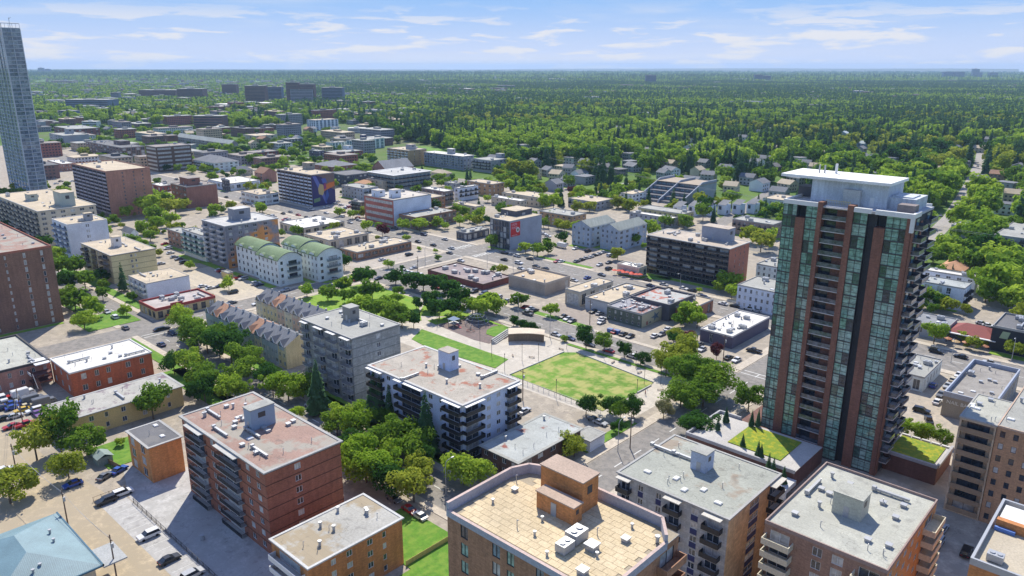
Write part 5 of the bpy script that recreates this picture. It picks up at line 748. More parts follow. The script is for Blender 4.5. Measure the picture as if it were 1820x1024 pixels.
# ---------------------------------------------------------------- tall glass and brick tower
def tower():
    x0, y0, x1, y1, H = BLD['tower']; W, D = x1-x0, y1-y0; ns = 22; sh = (H-1.2)/ns
    t = thing('residential_tower', 'tall slender tower of green glass and red-brown brick columns with white penthouse', 'tower', ((x0+x1)/2, (y0+y1)/2, 0)); LAND.append(('tall tower', (x0+x1)/2, (y0+y1)/2))
    BM = mat('brick', (.23, .105, .07)); DK = mat('plain', (.045, .05, .055)); SL = mat('plain', (.50, .48, .46))
    core = MB(); zt = H-1.2
    # front face: glass bays lie back .1, balcony bay 1.6 m deep, dark joint 1 m deep
    segs = [('g', 0, .115), ('c', .115, .19), ('g', .19, .287), ('c', .287, .324), ('b', .324, .52), ('c', .52, .566), ('g', .566, .672), ('d', .672, .734), ('c', .734, .811), ('g', .811, .96), ('c', .96, 1.)]
    back = MB(); back.box(x0+.15, y0+2.2, 0, x1-2.4, y1, zt); 
    for k, a, b_ in segs:
        a = x0+a*W; b_ = x0+b_*W
        if k == 'g': back.box(a, y0+.35, 0, b_, y0+2.3, zt)
        if k == 'd': back.box(a, y0+1.3, 0, b_, y0+2.3, zt)
        if k == 'b': back.box(a, y0+1.8, 0, b_, y0+2.3, zt)
    back.build('wall', DK, t)
    for k, a, b_ in segs:
        if k == 'c':
            top = H+.3 if (.28 < a < .6) else (H-1.0 if a > .95 else H-sh-1.2)
            q = MB(); q.box(x0+a*W, y0-.35, 0, x0+b_*W, y0+2.35, top); q.build('brick_column', BM, t)
    gms = (G_GREEN, G_GREEN, glass('pale_green_glass', (.27, .40, .35), .08, .3), G_GREEN, glass('deep_green_glass', (.06, .12, .10), .05, .4), G_DARK)
    def bay(w, hgt, pan):
        fr = MB(); k = max(2, round(w/1.35))
        for i in range(k+1): x = w*i/k; fr.box(x-.04, -.10, 0, x+.04, .12, hgt)
        fr.box(0, -.12, -.28, w, .12, .02); fr.box(0, -.08, .78, w, .06, .86); fr.box(w*.0, -.09, 2.15, w, .06, 2.21); return fr.mesh('window', [FRAME_D])
    for k, a, b_ in segs:
        if k != 'g': continue
        w = (b_-a)*W; me = bay(w, sh-.3, None); n = max(2, round(w/1.35)); pm_ = {}
        for i in range(ns):
            z = .35+i*sh; wo = link('window', me, t, (x0+a*W, y0+.2, z)); gb = random.choice(gms[:4])
            for j in range(n):
                g = gb if random.random() < .62 else random.choice(gms); kk = g.name
                if kk not in pm_: q = MB(); q.face([(.02, 0, .0), (w/n-.02, 0, 0), (w/n-.02, 0, sh-.32), (.02, 0, sh-.32)]); pm_[kk] = q.mesh('pane', [g])
                link('pane', pm_[kk], wo, (j*w/n, random.uniform(-.01, .01), 0))
    # balcony bay of the front
    bw = (.52-.324)*W; sl = MB(); sl.box(0, 0, -.09, bw, 1.75, .09); sm = sl.mesh('balcony', [SL]); rl = MB(); rl.face([(0, .06, .12), (bw, .06, .12), (bw, .06, 1.1), (0, .06, 1.1)]); rl.box(0, .03, 1.1, bw, .09, 1.15); rm = rl.mesh('railing', [glass('rail_glass', (.09, .10, .12), .1, .5)])
    dr = MB(); dr.face([(0, 0, .1), (bw*.4, 0, .1), (bw*.4, 0, 2.4), (0, 0, 2.4)]); dm = dr.mesh('balcony_door', [G_DARK]); bk = MB(); bk.box(0, 0, 0, bw*.5, .04, sh-.25); bkm = bk.mesh('brick_panel', [BM])
    for i in range(1, ns+1):
        z = .3+i*sh if i < ns else H-.9; o = link('balcony', sm, t, (x0+.324*W, y0+.05, z))
        if i < ns: link('railing', rm, o); link('balcony_door', dm, o, (.5, 1.7, 0)); link('brick_panel', bkm, o, (bw*.5, 1.66, .1))
    # side face (towards +x): balconies in two stacks, dark glass behind
    s = MB(); s.box(x1-2.5, y0+2.3, 0, x1-.05, y0+7.6, zt); s.box(x1-2.5, y0+9.3, 0, x1-.6, y1-.2, zt); s.box(x1-3.6, y0+7.6, 0, x1-2.4, y0+9.3, zt); s.build('side_wall', DK, t)
    q = MB(); q.box(x1-.1, y0-.35, 0, x1+.12, y0+1.4, H-1); q.build('brick_column', BM, t); q = MB(); q.box(x1-.15, y0+6.3, 0, x1+.1, y0+7.7, H-2.5); q.build('brick_column', BM, t)
    def sb(y, L, dep, x):
        m1 = MB(); m1.box(0, 0, -.12, dep, L, .12); m2 = MB(); m2.face([(dep-.05, 0, .12), (dep-.05, L, .12), (dep-.05, L, 1.1), (dep-.05, 0, 1.1)]); m2.face([(0, .05, .12), (dep, .05, .12), (dep, .05, 1.1), (0, .05, 1.1)]); m2.face([(0, L-.05, .12), (dep, L-.05, .12), (dep, L-.05, 1.1), (0, L-.05, 1.1)]); m2.box(0, 0, 1.1, dep, .05, 1.14); m2.box(dep-.07, 0, 1.1, dep, L, 1.14)
        a, b = m1.mesh('balcony', [SL]), m2.mesh('railing', [glass('rail_glass', (.09, .10, .12), .1, .5)])
        w_ = MB(); w_.face([(0, 0, .1), (0, L*.45, .1), (0, L*.45, 2.3), (0, 0, 2.3)]); wm2 = w_.mesh('pane', [G_TEAL])
        for i in range(1, ns): o = link('balcony', a, t, (x, y, .3+i*sh)); link('railing', b, o); link('pane', wm2, o, (.06, L*.3, 0))
    sb(y0+1.6, 4.6, 1.9, x1-.05); sb(y0+11.5, 6.0, 1.6, x1-.6)
    # white roof band, deck and penthouse
    r = MB(); r.box(x0-.1, y0+.0, H-1.1, x0+.30*W, y0+.6, H); r.box(x0-.1, y0+.6, H-1.1, x0+.5, y1+.1, H); r.box(x0+.57*W, y0-.5, H-1.1, x0+.70*W, y0+.5, H); r.box(x0+.73*W, y0-.5, H-1.1, x1+.3, y0+.5, H); r.box(x1-.4, y0+.5, H-1.1, x1+.3, y0+5, H); r.box(x1-.5, y0-.45, H-4.4, x1+.3, y0+.45, H-1.1); r.box(x0+.5, y1-.4, H-1.1, x1-1, y1+.1, H); r.build('roof_band', WHITE, t)
    d = MB(); d.box(x0+.5, y0+.5, H-1.2, x1-.4, y1-.4, H-.6); d.build('roof', mat('plain', (.42, .44, .48)), t)
    px0, px1, py0, py1 = -75.2, -56.6, 195.0, 206.6; PW_ = mat('siding', (.60, .64, .68))
    p = MB(); p.box(px0, py0, H-.65, px1, py1, 72.6); po = p.build('penthouse', PW_, t)
    q = MB(); q.box(-82.9, 193.3, 72.6, -55.8, 207.1, 73.3); q.build('roof_slab', mat('plain', (.80, .79, .76)), po)
    q = MB(); q.box(-66.6, 193.4, H-.65, -62.6, 195.0, 70.8); q.build('stair_box', mat('plain', (.50, .50, .48)), po)
    q = MB(); q.box(-60.6, 194.92, H-.6, -59.6, 195.03, H+1.7); q.build('door', WHITE, po)
    q = MB(); q.box(-56.6, 196, H-.65, -50.5, 205.5, H+2.2); q.box(-56, 197, H+2.2, -51.5, 203, H+2.5); q.build('plant_screen', PW_, t)
    q = MB(); q.box(-53.2, 191.5, H-.6, -49.3, 194.5, H+1.4); q.build('lift_box', mat('plain', (.24, .20, .19)), t)
    q = MB(); q.box(-80.5, 199.6, H-.6, -76, 204.5, H+2.0); q.build('lift_box', ST_DK, t)
    for x in (-76, -74.6): q = MB(); q.tube((x, 201, 73.3), (x, 201, 75.4), .22, k=8); q.build('flue', GREYM, t)
    q = MB(); q.tube((-72.2, 202.5, 73.3), (-72.2, 202.5, 75.8), .35, k=8); q.build('flue', WHITE, t)
    yr = paint('yellow_rail', (.75, .55, .08), .5); q = MB()
    for i in range(15): q.box(-69.6+i*.42, y0+1.9, H-.6, -69.55+i*.42, y0+1.95, H+.7)
    q.box(-69.6, y0+1.9, H+.65, -63.6, y0+1.96, H+.72); q.build('guard_rail', yr, t)
    for c in list(t.children): c.location = c.location-Vector(((x0+x1)/2, (y0+y1)/2, 0))
tower()
# tower podium with planted roofs
BRP = mat('brick', (.17, .08, .06)); SED = mat('sedum', (.34, .33, .02), (.16, .24, .02), .5, 1, 1.5)
t = thing('podium', 'brick podium with yellow sedum roof and planters at the foot of the tall tower', 'podium', (-70, 180, 0))
def pod(nm, m, *boxes):
    b = MB(); [b.box(*x) for x in boxes]; o = b.build(nm, m, t); o.location = (70, -180, 0)
pod('wall', BRP, (-90.5, 167.5, 0, -61, 186, 4.7)); pod('wall', BRP, (-84, 186, 0, -79.6, 210, 4.7)); pod('wall', BRP, (-48.5, 194, 0, -36, 208, 4.7))
pod('parapet', mat('plain', (.36, .36, .37)), (-90.8, 167.2, 4.7, -60.8, 167.7, 5.6), (-90.8, 167.7, 4.7, -90.3, 186, 5.6), (-90.3, 185.6, 4.7, -84, 186.1, 5.6)); pod('parapet', mat('plain', (.36, .36, .37)), (-48.6, 193.6, 4.7, -36, 194.3, 5.5), (-36.3, 194.3, 4.7, -35.7, 208, 5.5))
pod('planted_roof', SED, (-80.4, 171, 4.7, -66, 184, 5.0)); pod('planted_roof', SED, (-47.8, 195.2, 4.7, -37.2, 206.4, 5.0))
pod('roof', mat('plain', (.45, .43, .40)), (-90, 168, 4.7, -61, 185.4, 4.78)); pod('roof', mat('plain', (.45, .43, .40)), (-48.4, 194.4, 4.7, -36.4, 207.8, 4.78))
pod('planter', mat('plain', (.52, .52, .52)), (-73, 160.5, 0, -60, 161.5, 3.4), (-73, 161.5, 2.2, -60, 167, 3.4))
for i in range(5): pod('roof_slab', mat('plain', (.55, .53, .5)), (-48+i*2.4, 207, 4.8, -46+i*2.4, 207.7, 5.2))
# ---------------------------------------------------------------- glass tower at the left edge
def gtower():
    t = thing('glass_tower', 'tall pale blue glass tower cut by the left edge of the photo', 'tower', (-615, 215, 0)); LAND.append(('glass tower', -600, 230))
    # near corner, from its base point
    nx, ny = GT; H = 126.; Wd, Dp = 52., 12.; GLs = (glass('sky_glass', (.13, .19, .24), .08, .4), glass('sky_glass_pale', (.22, .29, .33), .1, .4), glass('sky_glass_deep', (.10, .15, .20), .06, .4)); MU = mat('plain', (.50, .55, .60))
    q = MB(); q.box(nx-Wd, ny, 0, nx, ny+Dp, H); q.build('wall', mat('plain', (.30, .36, .42)), t)
    pan = MB(); fl = MB(); bal = MB(); ns = 44; sh = H/ns
    for i in range(ns):
        z = i*sh
        for j in range(14): a = nx-Wd+j*Wd/14; pan.face([(a+.1, ny-.06, z+.5), (a+Wd/14-.1, ny-.06, z+.5), (a+Wd/14-.1, ny-.06, z+sh-.1), (a+.1, ny-.06, z+sh-.1)], random.randrange(3))
        for j in range(4): a = ny+j*Dp/4; pan.face([(nx+.06, a+.1, z+.5), (nx+.06, a+Dp/4-.1, z+.5), (nx+.06, a+Dp/4-.1, z+sh-.1), (nx+.06, a+.1, z+sh-.1)], random.randrange(3))
        fl.box(nx-Wd-.1, ny-.22, z, nx+.22, ny, z+.3); fl.box(nx, ny, z, nx+.22, ny+Dp, z+.3)
        for j in (2, 6, 10): a = nx-Wd+j*Wd/14; bal.box(a, ny-1.5, z, a+5, ny-.2, z+.25)
        for j in (1,): a = ny+j*Dp/4; bal.box(nx+.2, a, z, nx+1.6, a+4.5, z+.25)
    for j in range(0, 15, 2): a = nx-Wd+j*Wd/14; fl.box(a-.25, ny-.5, 0, a+.25, ny-.1, H)
    for j in range(0, 5, 2): a = ny+j*Dp/4; fl.box(nx+.1, a-.25, 0, nx+.5, a+.25, H)
    pan.build('panes', list(GLs), t, kind='stuff'); fl.build('mullions', MU, t, kind='stuff'); bal.build('balconies', MU, t, kind='stuff')
    q = MB(); q.box(nx-Wd, ny, H, nx, ny+Dp, H+.5); q.build('roof', GREYM, t); q = MB()
    for j in range(24): a = nx-Wd+j*Wd/23; q.box(a-.1, ny, H+.5, a+.1, ny+.2, H+3.4)
    for j in range(6): a = ny+j*Dp/5; q.box(nx-.2, a-.1, H+.5, nx, a+.1, H+3.4)
    q.box(nx-Wd, ny, H+3.4, nx, ny+.3, H+3.8); q.box(nx-.3, ny+.3, H+3.4, nx, ny+Dp, H+3.8); q.build('roof_screen', GREYM, t)
    q = MB(); q.tube((nx-8, ny+8, H), (nx-8, ny+8, H+8), .2); q.tube((nx-8, ny+8, H+7), (nx-3, ny+8, H+8), .15); q.build('roof_crane', GREYM, t)
    for c in t.children: c.location = (615, -215, 0)
gtower()
# ---------------------------------------------------------------- townhouses, every unit a house
def town(x, y, w, d, h, wm_, rm, label, stripe):
    t = thing('townhouse', label, 'townhouse', (x+w/2, y+d/2, 0), 0, 'gabled townhouses in two rows'); X, Y = w/2, d/2
    b = MB(); hl = [(.5, 1.6, 1.0, 2.4, .15), (w-1.9, w-.7, 1.0, 2.4, .15), (.6, 1.7, 3.9, 5.4, .15), (w-2.0, w-.9, 3.9, 5.4, .15), (w/2-.6, w/2+.6, h-1.6, h-.4, .15)]
    wallgrid(b, w, h, hl, lambda u, o, z: (-X+u, -Y-o, z)); b.face([(X, -Y, 0), (X, Y, 0), (X, Y, h), (X, -Y, h)]); b.face([(X, Y, 0), (-X, Y, 0), (-X, Y, h), (X, Y, h)]); b.face([(-X, Y, 0), (-X, -Y, 0), (-X, -Y, h), (-X, Y, h)])
    rh = 3.0; b.face([(X, -Y, h), (X, Y, h), (X, 0, h+rh)]); b.face([(-X, Y, h), (-X, -Y, h), (-X, 0, h+rh)]); b.build('wall', wm_, t)
    for (a, c, z0, z1, _) in hl: fo = link('window', win_mesh(c-a, z1-z0, 'w', WHITE), t, (-X+a, -Y, z0)); link('pane', pane_mesh(c-a, z1-z0, random.choice((G_DARK, G_BLUE, G_BLIND))), fo)
    r = MB(); e = .35; r.face([(-X, -Y-e, h-.25), (X, -Y-e, h-.25), (X, 0, h+rh), (-X, 0, h+rh)]); r.face([(X, Y+e, h-.25), (-X, Y+e, h-.25), (-X, 0, h+rh), (X, 0, h+rh)])
    r.face([(X, -Y-e, h-.4), (-X, -Y-e, h-.4), (-X, 0, h+rh-.15), (X, 0, h+rh-.15)]); ro = r.build('roof', rm, t)
    g = MB(); gh = h+1.9; yb = -Y+d/2*.64; g.face([(-w*.30, -Y-.5, h-.1), (0, -Y-.5, gh), (0, yb, gh), (-w*.30, -Y+.1, h-.05)]); g.face([(w*.30, -Y-.5, h-.1), (w*.30, -Y+.1, h-.05), (0, yb, gh), (0, -Y-.5, gh)]); g.build('dormer_roof', rm, ro)
    f = MB(); f.face([(-w*.28, -Y-.12, h-1.7), (w*.28, -Y-.12, h-1.7), (w*.28, -Y-.12, h), (0, -Y-.12, gh-.15), (-w*.28, -Y-.12, h)]); f.build('gable', stripe, ro)
    f = MB()
    for s in (-1, 1): f.tube((s*w*.31, -Y-.55, h-.1), (0, -Y-.55, gh+.05), .10, k=4)
    f.build('gable_trim', WHITE, ro); q = MB(); q.box(w*.32, -.5, h+rh-1, w*.42, .1, h+rh+.9); q.build('chimney', CONC, ro)
cols_ = [mat('siding', (.40, .47, .49)), mat('siding', (.68, .57, .34)), mat('siding', (.44, .49, .54)), mat('siding', (.70, .62, .45)), mat('siding', (.62, .44, .34))]; nm_ = ['blue-grey', 'yellow', 'slate-grey', 'cream', 'salmon']
RO_ = mat('siding', (.46, .25, .15))
ORD = ['first', 'second', 'third', 'fourth', 'fifth', 'sixth', 'seventh', 'eighth', 'ninth', 'tenth', 'eleventh', 'twelfth', 'thirteenth']
def gg(i): return ORD[i] if i < len(ORD) else f'{i+1}th'
order1 = [0, 0, 2, 0, 2, 0, 0, 3, 0, 2, 1]; rf1 = [0, 1, 0, 0, 0, 0, 1, 0, 0, 0, 0]
for i in range(11): town(-278.2+i*5.29, 124.6, 5.29, 11, 8.2, cols_[order1[i]], RO_ if rf1[i] else SH_GREY, f"{nm_[order1[i]]} gabled townhouse, {gg(i)} from the left in the front row", mat('siding', (.42, .47, .50)))
order2 = [3, 1, 1, 4, 3, 4, 3, 1, 3]; rf2 = [0, 0, 1, 0, 0, 0, 0, 0, 1]
for i in range(9): town(-278.5+i*5.5, 146, 5.5, 11, 8.4, cols_[order2[i]], RO_ if rf2[i] else SH_GREY, f"{nm_[order2[i]]} gabled townhouse, {gg(i)} from the left in the back row", mat('siding', (.55, .5, .42)))
LAND.append(('gabled townhouses', -250, 128))
# ---------------------------------------------------------------- white blocks under green barrel roofs
def barrel(x0, x1, y0, y1, h, label):
    t = thing('barrel_roof_block', label, 'apartment block', ((x0+x1)/2, (y0+y1)/2, 0)); wall = MB(); far = [MB(), MB(), MB()]; o = dict(rail='bars', railm=mat('plain', (.16, .22, .2)), frame=FRAME_D, top=.2)
    facade(t, wall, (x0, y0, x1, y1), 'S', h, 4, A(5, .3), True, o, far); facade(t, wall, (x0, y0, x1, y1), 'E', h, 4, [('w', .1, .2), ('b', .36, .86)], True, o, far)
    k = 10; W = y1-y0; ar = [(y0+W*i/k, h+3.0*math.sin(math.pi*i/k)**.8) for i in range(k+1)]
    wall.face([(x1, y0, h)]+[(x1, y, z) for y, z in ar[1:-1]]+[(x1, y1, h)][::1]) if False else wall.face([(x1, y, z) for y, z in ar][::-1]); wall.face([(x0, y, z) for y, z in ar]); wall.face([(x1, y1, 0), (x0, y1, 0), (x0, y1, h), (x1, y1, h)]); wall.face([(x0, y1, 0), (x0, y0, 0), (x0, y0, h), (x0, y1, h)])
    wall.build('wall', ST_PALE, t); r = MB(); e = .6
    ar2 = [(y0-e+(W+2*e)*i/k, h+.1+3.2*math.sin(math.pi*i/k)**.8) for i in range(k+1)]
    for (a, za), (b, zb) in zip(ar2, ar2[1:]): r.face([(x1+e, a, za), (x1+e, b, zb), (x0-e, b, zb), (x0-e, a, za)]); r.face([(x0-e, a, za-.25), (x0-e, b, zb-.25), (x1+e, b, zb-.25), (x1+e, a, za-.25)]); r.face([(x1+e, a, za-.25), (x1+e, b, zb-.25), (x1+e, b, zb), (x1+e, a, za)], 1); r.face([(x0-e, b, zb-.25), (x0-e, a, za-.25), (x0-e, a, za), (x0-e, b, zb)], 1)
    r.build('roof', [MET_GREEN, FRAME_D], t)
    for j in (.28, .72):
        cx = x0+(x1-x0)*j; rr = 2.6; q = MB(); pts = [(cx+rr*math.cos(math.pi*i/8), h-.3+1.9*math.sin(math.pi*i/8)) for i in range(9)]; q.face([(a, y0-.35, z) for a, z in pts][::-1])
        for (a, za), (b, zb) in zip(pts, pts[1:]): q.face([(a, y0-.5, za), (a, y0+2.2, za+.1), (b, y0+2.2, zb+.1), (b, y0-.5, zb)], 1)
        q.build('dormer', [ST_PALE, MET_GREEN], t)
    for c in t.children: c.location = c.location-Vector(((x0+x1)/2, (y0+y1)/2, 0))
barrel(-331, -312.1, 176.6, 189.2, 12.6, 'white block with green barrel roof nearest the townhouses, front one of the left pair'); barrel(-353.5, -332.5, 177.8, 190.2, 13.6, 'white block with green barrel roof, rear one of the left pair, beside the charcoal block')
barrel(-321, -305.3, 193.7, 207.6, 12.8, 'white block with green barrel roof beside the street trees, front one of the right pair'); barrel(-338, -322.5, 194.5, 208, 13.6, 'white block with green barrel roof, rear one of the right pair, behind the others')
LAND.append(('green barrel-roofed blocks', -325, 190))
# ---------------------------------------------------------------- stepped black apartments on the slope
t = thing('stepped_apartments', 'black stepped apartment block with sloping side walls and brown roof', 'apartment block', (-305, 520, 0)); LAND.append(('stepped black apartments', -305, 515))
for i in range(5):
    z = 12-i*2.6; y0, y1 = 530-(i+1)*6.5, 548-i*0; q = MB(); q.box(-326, y0, 0 if i == 4 else z-2.8, -288, y1, z); o = q.build('terrace', ST_DK, t); o.location = (305, -520, 0)
    q = MB(); [q.face([(-325+j*4.1, y0-.05, z-2.1), (-322+j*4.1, y0-.05, z-2.1), (-322+j*4.1, y0-.05, z-.6), (-325+j*4.1, y0-.05, z-.6)]) for j in range(9)]; w = q.build('windows', G_TEAL, t, kind='stuff'); w.location = (305, -520, 0)
q = MB(); q.box(-327, 523, 12, -287, 549, 12.5); o = q.build('roof', mat('plain', (.36, .29, .21)), t); o.location = (305, -520, 0)
for x in (-326.5, -307.5, -288.5):
    q = MB(); pr_ = [(495, 0), (550, 0), (550, 14.2), (528, 14.2), (497, 2.6)]; q.face([(x, a, z) for a, z in pr_][::-1]); q.face([(x+.9, a, z) for a, z in pr_])
    for (a, za), (b, zb) in zip(pr_, pr_[1:]+pr_[:1]): q.face([(x, a, za), (x+.9, a, za), (x+.9, b, zb), (x, b, zb)][::-1])
    o = q.build('sloping_wall', mat('plain', (.30, .33, .38)), t); o.location = (305, -520, 0)
for i in range(6):
    q = MB(); x = -268+i*6.5; y = 462+i*9
    t2 = thing('zigzag_townhouse', f'white zigzag townhouse, {gg(i)} from the left on the slope below the firs', 'townhouse', (x, y, 0), 0, 'white zigzag townhouses'); q.box(-3, -4, 0, 3, 4, 7); q.build('wall', ST_WHITE, t2)
    q = MB(); q.face([(-3.2, -4.2, 7), (3.2, -4.2, 7), (3.2, 4.2, 9.5), (-3.2, 4.2, 9.5)]); q.build('roof', SH_GREY, t2); q = MB(); q.face([(-2, -4.05, 3.5), (0, -4.05, 3.5), (0, -4.05, 6), (-2, -4.05, 6)]); q.face([(3.05, -2, 1), (3.05, 0, 1), (3.05, 0, 3), (3.05, -2, 3)]); q.build('windows', G_DARK, t2)
# ---------------------------------------------------------------- paved roof, parapet and plant of the tan-roofed tower
T0 = [o for o in bpy.data.objects if o.get('label', '').startswith('tall brown brick apartment')][0]
x0, y0, x1, y1, H = BLD['tan']; L0 = Vector(T0.location)
tm = [mat('plain', (.56, .45, .28)), mat('plain', (.54, .432, .267)), mat('plain', (.58, .468, .295))]; ts = []
for m in tm: q = MB(); q.box(.02, .02, 0, 1.735, 1.095, .06); ts.append(q.mesh('roof_tile', [m]))
rr = random.Random(3); j = 0; y = y0+.75
while y < y1-1.2:
    x = x0+.8+(j % 2)*.86-.86
    while x < x1-1.8:
        if x > x0+.5 and not (x < x0+3 and y > y1-4.5) and not (x > x1-3.2 and y > y1-3): link('roof_tile', rr.choice(ts), T0, (x-L0.x, y-L0.y, H-.02), 0)
        x += 1.76
    y += 1.12; j += 1
pl = [(x0, y0), (x1, y0), (x1, y1-3.2), (x1-2.6, y1), (x0+4.2, y1), (x0+1.2, y1-1.6), (x0, y1-4.4)]; cxm, cym = (x0+x1)/2, (y0+y1)/2
for i in range(len(pl)):
    p, q_ = Vector(pl[i]), Vector(pl[(i+1) % len(pl)]); d = (q_-p).normalized(); n = Vector((-d.y, d.x))*.45; hh = .35 if i in (0,) else (1.5 if i in (2, 3, 4, 5, 6) else .5)
    b = MB(); b.prism([tuple(p-n*.4), tuple(q_-n*.4), tuple(q_+n*.6), tuple(p+n*.6)], H-.6, H+hh, 0, 1); o = b.build('parapet', [mat('plain', (.36, .37, .42)), mat('plain', (.50, .38, .33))], T0); o.location = -L0
for (k, x, y, r_, s) in [('cyl', -64, 76.6, 0, .6), ('cyl', -66.5, 68, 0, .6), ('box', -66.4, 72.5, 0, .8), ('cyl', -62, 73, 0, .6), ('box', -60.5, 77.2, 0, 1.9), ('cyl', -58.5, 69.5, 0, .6), ('cyl', -57, 66.2, 0, .6), ('sky', -62.6, 77.8, 0, 1.3), ('cyl', -48.5, 76.5, 0, .6), ('box', -47.4, 73.4, 0, 1.0), ('box', -49.6, 69.0, 0, 1.5), ('cyl', -48.2, 68.2, 0, .6), ('box', -47.5, 64.3, 0, 1.2), ('cyl', -53, 64, 0, .6), ('pipe', -51, 72, 0, 1), ('pipe', -60, 66, 0, 1), ('pipe', -68, 74.6, 0, 1), ('cyl', -44.2, 76.0, 0, .9), ('unit', -52.3, 69.2, 1.57, 1.2), ('unit', -52.0, 66.4, 1.57, 1.0)]:
    link(RVN[k], rvent(k, s), T0, (x-L0.x, y-L0.y, H+.04), r_)
# ---------------------------------------------------------------- blue metal roof house, lower left
t = thing('blue_roof_building', 'building with pale blue ribbed metal hip roof in the lower left corner', 'building', (-157, 32, 0)); BRF = mat('ribbed', (.17, .27, .30), None, .5, .5, 1.6)
q = MB(); q.box(-172, 20, 0, -147.5, 38, 5.2); o = q.build('wall', ST_BEIGE, t); o.location = (157, -32, 0)
q = MB(); e = 1.2; X0, X1, Y0, Y1 = -173.2, -146.3, 19, 39.2; q.face([(X1, Y0, 5), (X1, Y1, 5), (-156, 29, 8.6)]); q.face([(X1, Y1, 5), (X0, Y1, 5), (-164, 29, 8.6), (-156, 29, 8.6)]); q.face([(X0, Y0, 5), (X1, Y0, 5), (-156, 29, 8.6), (-164, 29, 8.6)]); q.face([(X0, Y1, 5), (X0, Y0, 5), (-164, 29, 8.6)]); o = q.build('roof', BRF, t); o.location = (157, -32, 0)
for (ax, ay, bx, by) in ((X0, Y1, X1, Y1), (X1, Y1, X1, Y0)):
    q = MB(); q.box(min(ax, bx)-.15, min(ay, by)-.15, 4.8, max(ax, bx)+.15, max(ay, by)+.15, 5.15); o = q.build('eave', mat('plain', (.06, .14, .2)), t); o.location = (157, -32, 0)
q = MB(); q.box(X1-7, Y1-.1, 4.6, X1+.5, Y1+4.4, 4.9); o = q.build('porch_roof', mat('plain', (.36, .37, .36)), t); o.location = (157, -32, 0)
for (x, y) in ((-159, 34.5), (-152, 30), (-151, 28.5), (-163, 35)): link('vent_pipe', rvent('cyl', .8), t, (x+157, y-32, 6.6))
# back porch and stairs behind the white-roofed brick building
t = thing('back_porch', 'dark red timber porch with white roof and stairs behind the brick buildings', 'porch', (-268, 63, 0)); TR = mat('plain', (.12, .05, .045))
q = MB(); q.box(-4, -3, 4.1, 3.5, 3, 4.35); q.box(-4, -3, 1.9, 3.5, 3, 2.1); [q.box(a, b, 0, a+.2, b+.2, 7) for a in (-4, 3.3) for b in (-3, 2.8)]; q.build('deck', TR, t); q = MB(); q.box(-4.4, -1, 7, 2, 3.4, 7.25); q.build('roof', WHITE, t)
q = MB()
for i in range(12): q.box(3.5+i*.3, -2.6, 4.0-i*.34, 3.8+i*.3, -1.4, 4.15-i*.34)
q.build('stairs', TR, t); q = MB(); q.box(-4, -3.05, 4.3, 3.5, -2.95, 5.3); q.tube((3.5, -2.6, 5.2), (7.1, -2.6, 1.2), .06); q.build('railing', WHITE, t)
# shed in the back yard
t = thing('garden_shed', 'small grey-green shed on the bright lawn behind the yellow building', 'shed', (-199, 57.5, 0)); q = MB(); q.box(-2, -1.8, 0, 2, 1.8, 2.3); q.build('wall', mat('siding', (.25, .30, .27)), t); q = MB(); q.face([(-2.3, -2.1, 2.2), (2.3, -2.1, 2.2), (2.3, 0, 3.2), (-2.3, 0, 3.2)]); q.face([(2.3, 2.1, 2.2), (-2.3, 2.1, 2.2), (-2.3, 0, 3.2), (2.3, 0, 3.2)]); q.build('roof', mat('plain', (.24, .30, .28)), t)
# ---------------------------------------------------------------- park: stage, playground
t = thing('park_stage', 'curved tan stage roof on dark curved wall beside the plaza', 'stage', (-178, 199, 0)); q = MB(); P0 = []; P1 = []
for i in range(9): a = i/8; P0.append((-182.5+a*10.5, 195.4+a*8.5+1.6*math.sin(math.pi*a))); P1.append((-187.0+a*11.6, 200.2+a*8.0+1.6*math.sin(math.pi*a)))
for i in range(8): q.prism([P0[i], P0[i+1], P1[i+1], P1[i]], 3.3, 3.55)
o = q.build('canopy', mat('plain', (.60, .50, .38)), t); o.location = (178, -199, 0); q = MB()
for i in range(8): a, b = Vector(P0[i]), Vector(P0[i+1]); n = Vector((-1.0, 1.0))*.9; q.prism([tuple(a+n), tuple(b+n), tuple(b+n*1.4), tuple(a+n*1.4)], 0, 3.3)
o = q.build('wall', mat('brick', (.26, .19, .13)), t); o.location = (178, -199, 0)
t = thing('seating_steps', 'grey stepped wall rising beside the round lawn and stage', 'steps', (-187.6, 197, 0), .28)
for i in range(4): q = MB(); q.box(-.9+i*.5, -6.6, 0, -.45+i*.5, 6.4, 1.7-i*.42); q.build('step', CONC, t)
t = thing('climbing_dome', 'blue rope climbing dome in the playground', 'climbing frame', (-206, 202, 0)); q = MB(); BL = paint('dome_blue', (.10, .14, .24), .4); rd = 5.0
for i in range(10):
    a = 2*math.pi*i/10
    for j in range(5): e0, e1 = math.pi/2*j/5, math.pi/2*(j+1)/5; q.tube((rd*math.cos(a)*math.cos(e0), rd*math.sin(a)*math.cos(e0), rd*.95*math.sin(e0)), (rd*math.cos(a)*math.cos(e1), rd*math.sin(a)*math.cos(e1), rd*.95*math.sin(e1)), .07, k=4)
q.build('frame', BL, t); q = MB()
for j in range(1, 5):
    e0 = math.pi/2*j/5
    for i in range(20): a, b = 2*math.pi*i/20, 2*math.pi*(i+1)/20; q.tube((rd*math.cos(a)*math.cos(e0), rd*math.sin(a)*math.cos(e0), rd*.95*math.sin(e0)), (rd*math.cos(b)*math.cos(e0), rd*math.sin(b)*math.cos(e0), rd*.95*math.sin(e0)), .05, k=4)
q.build('ropes', paint('rope', (.3, .34, .4), .6), t)
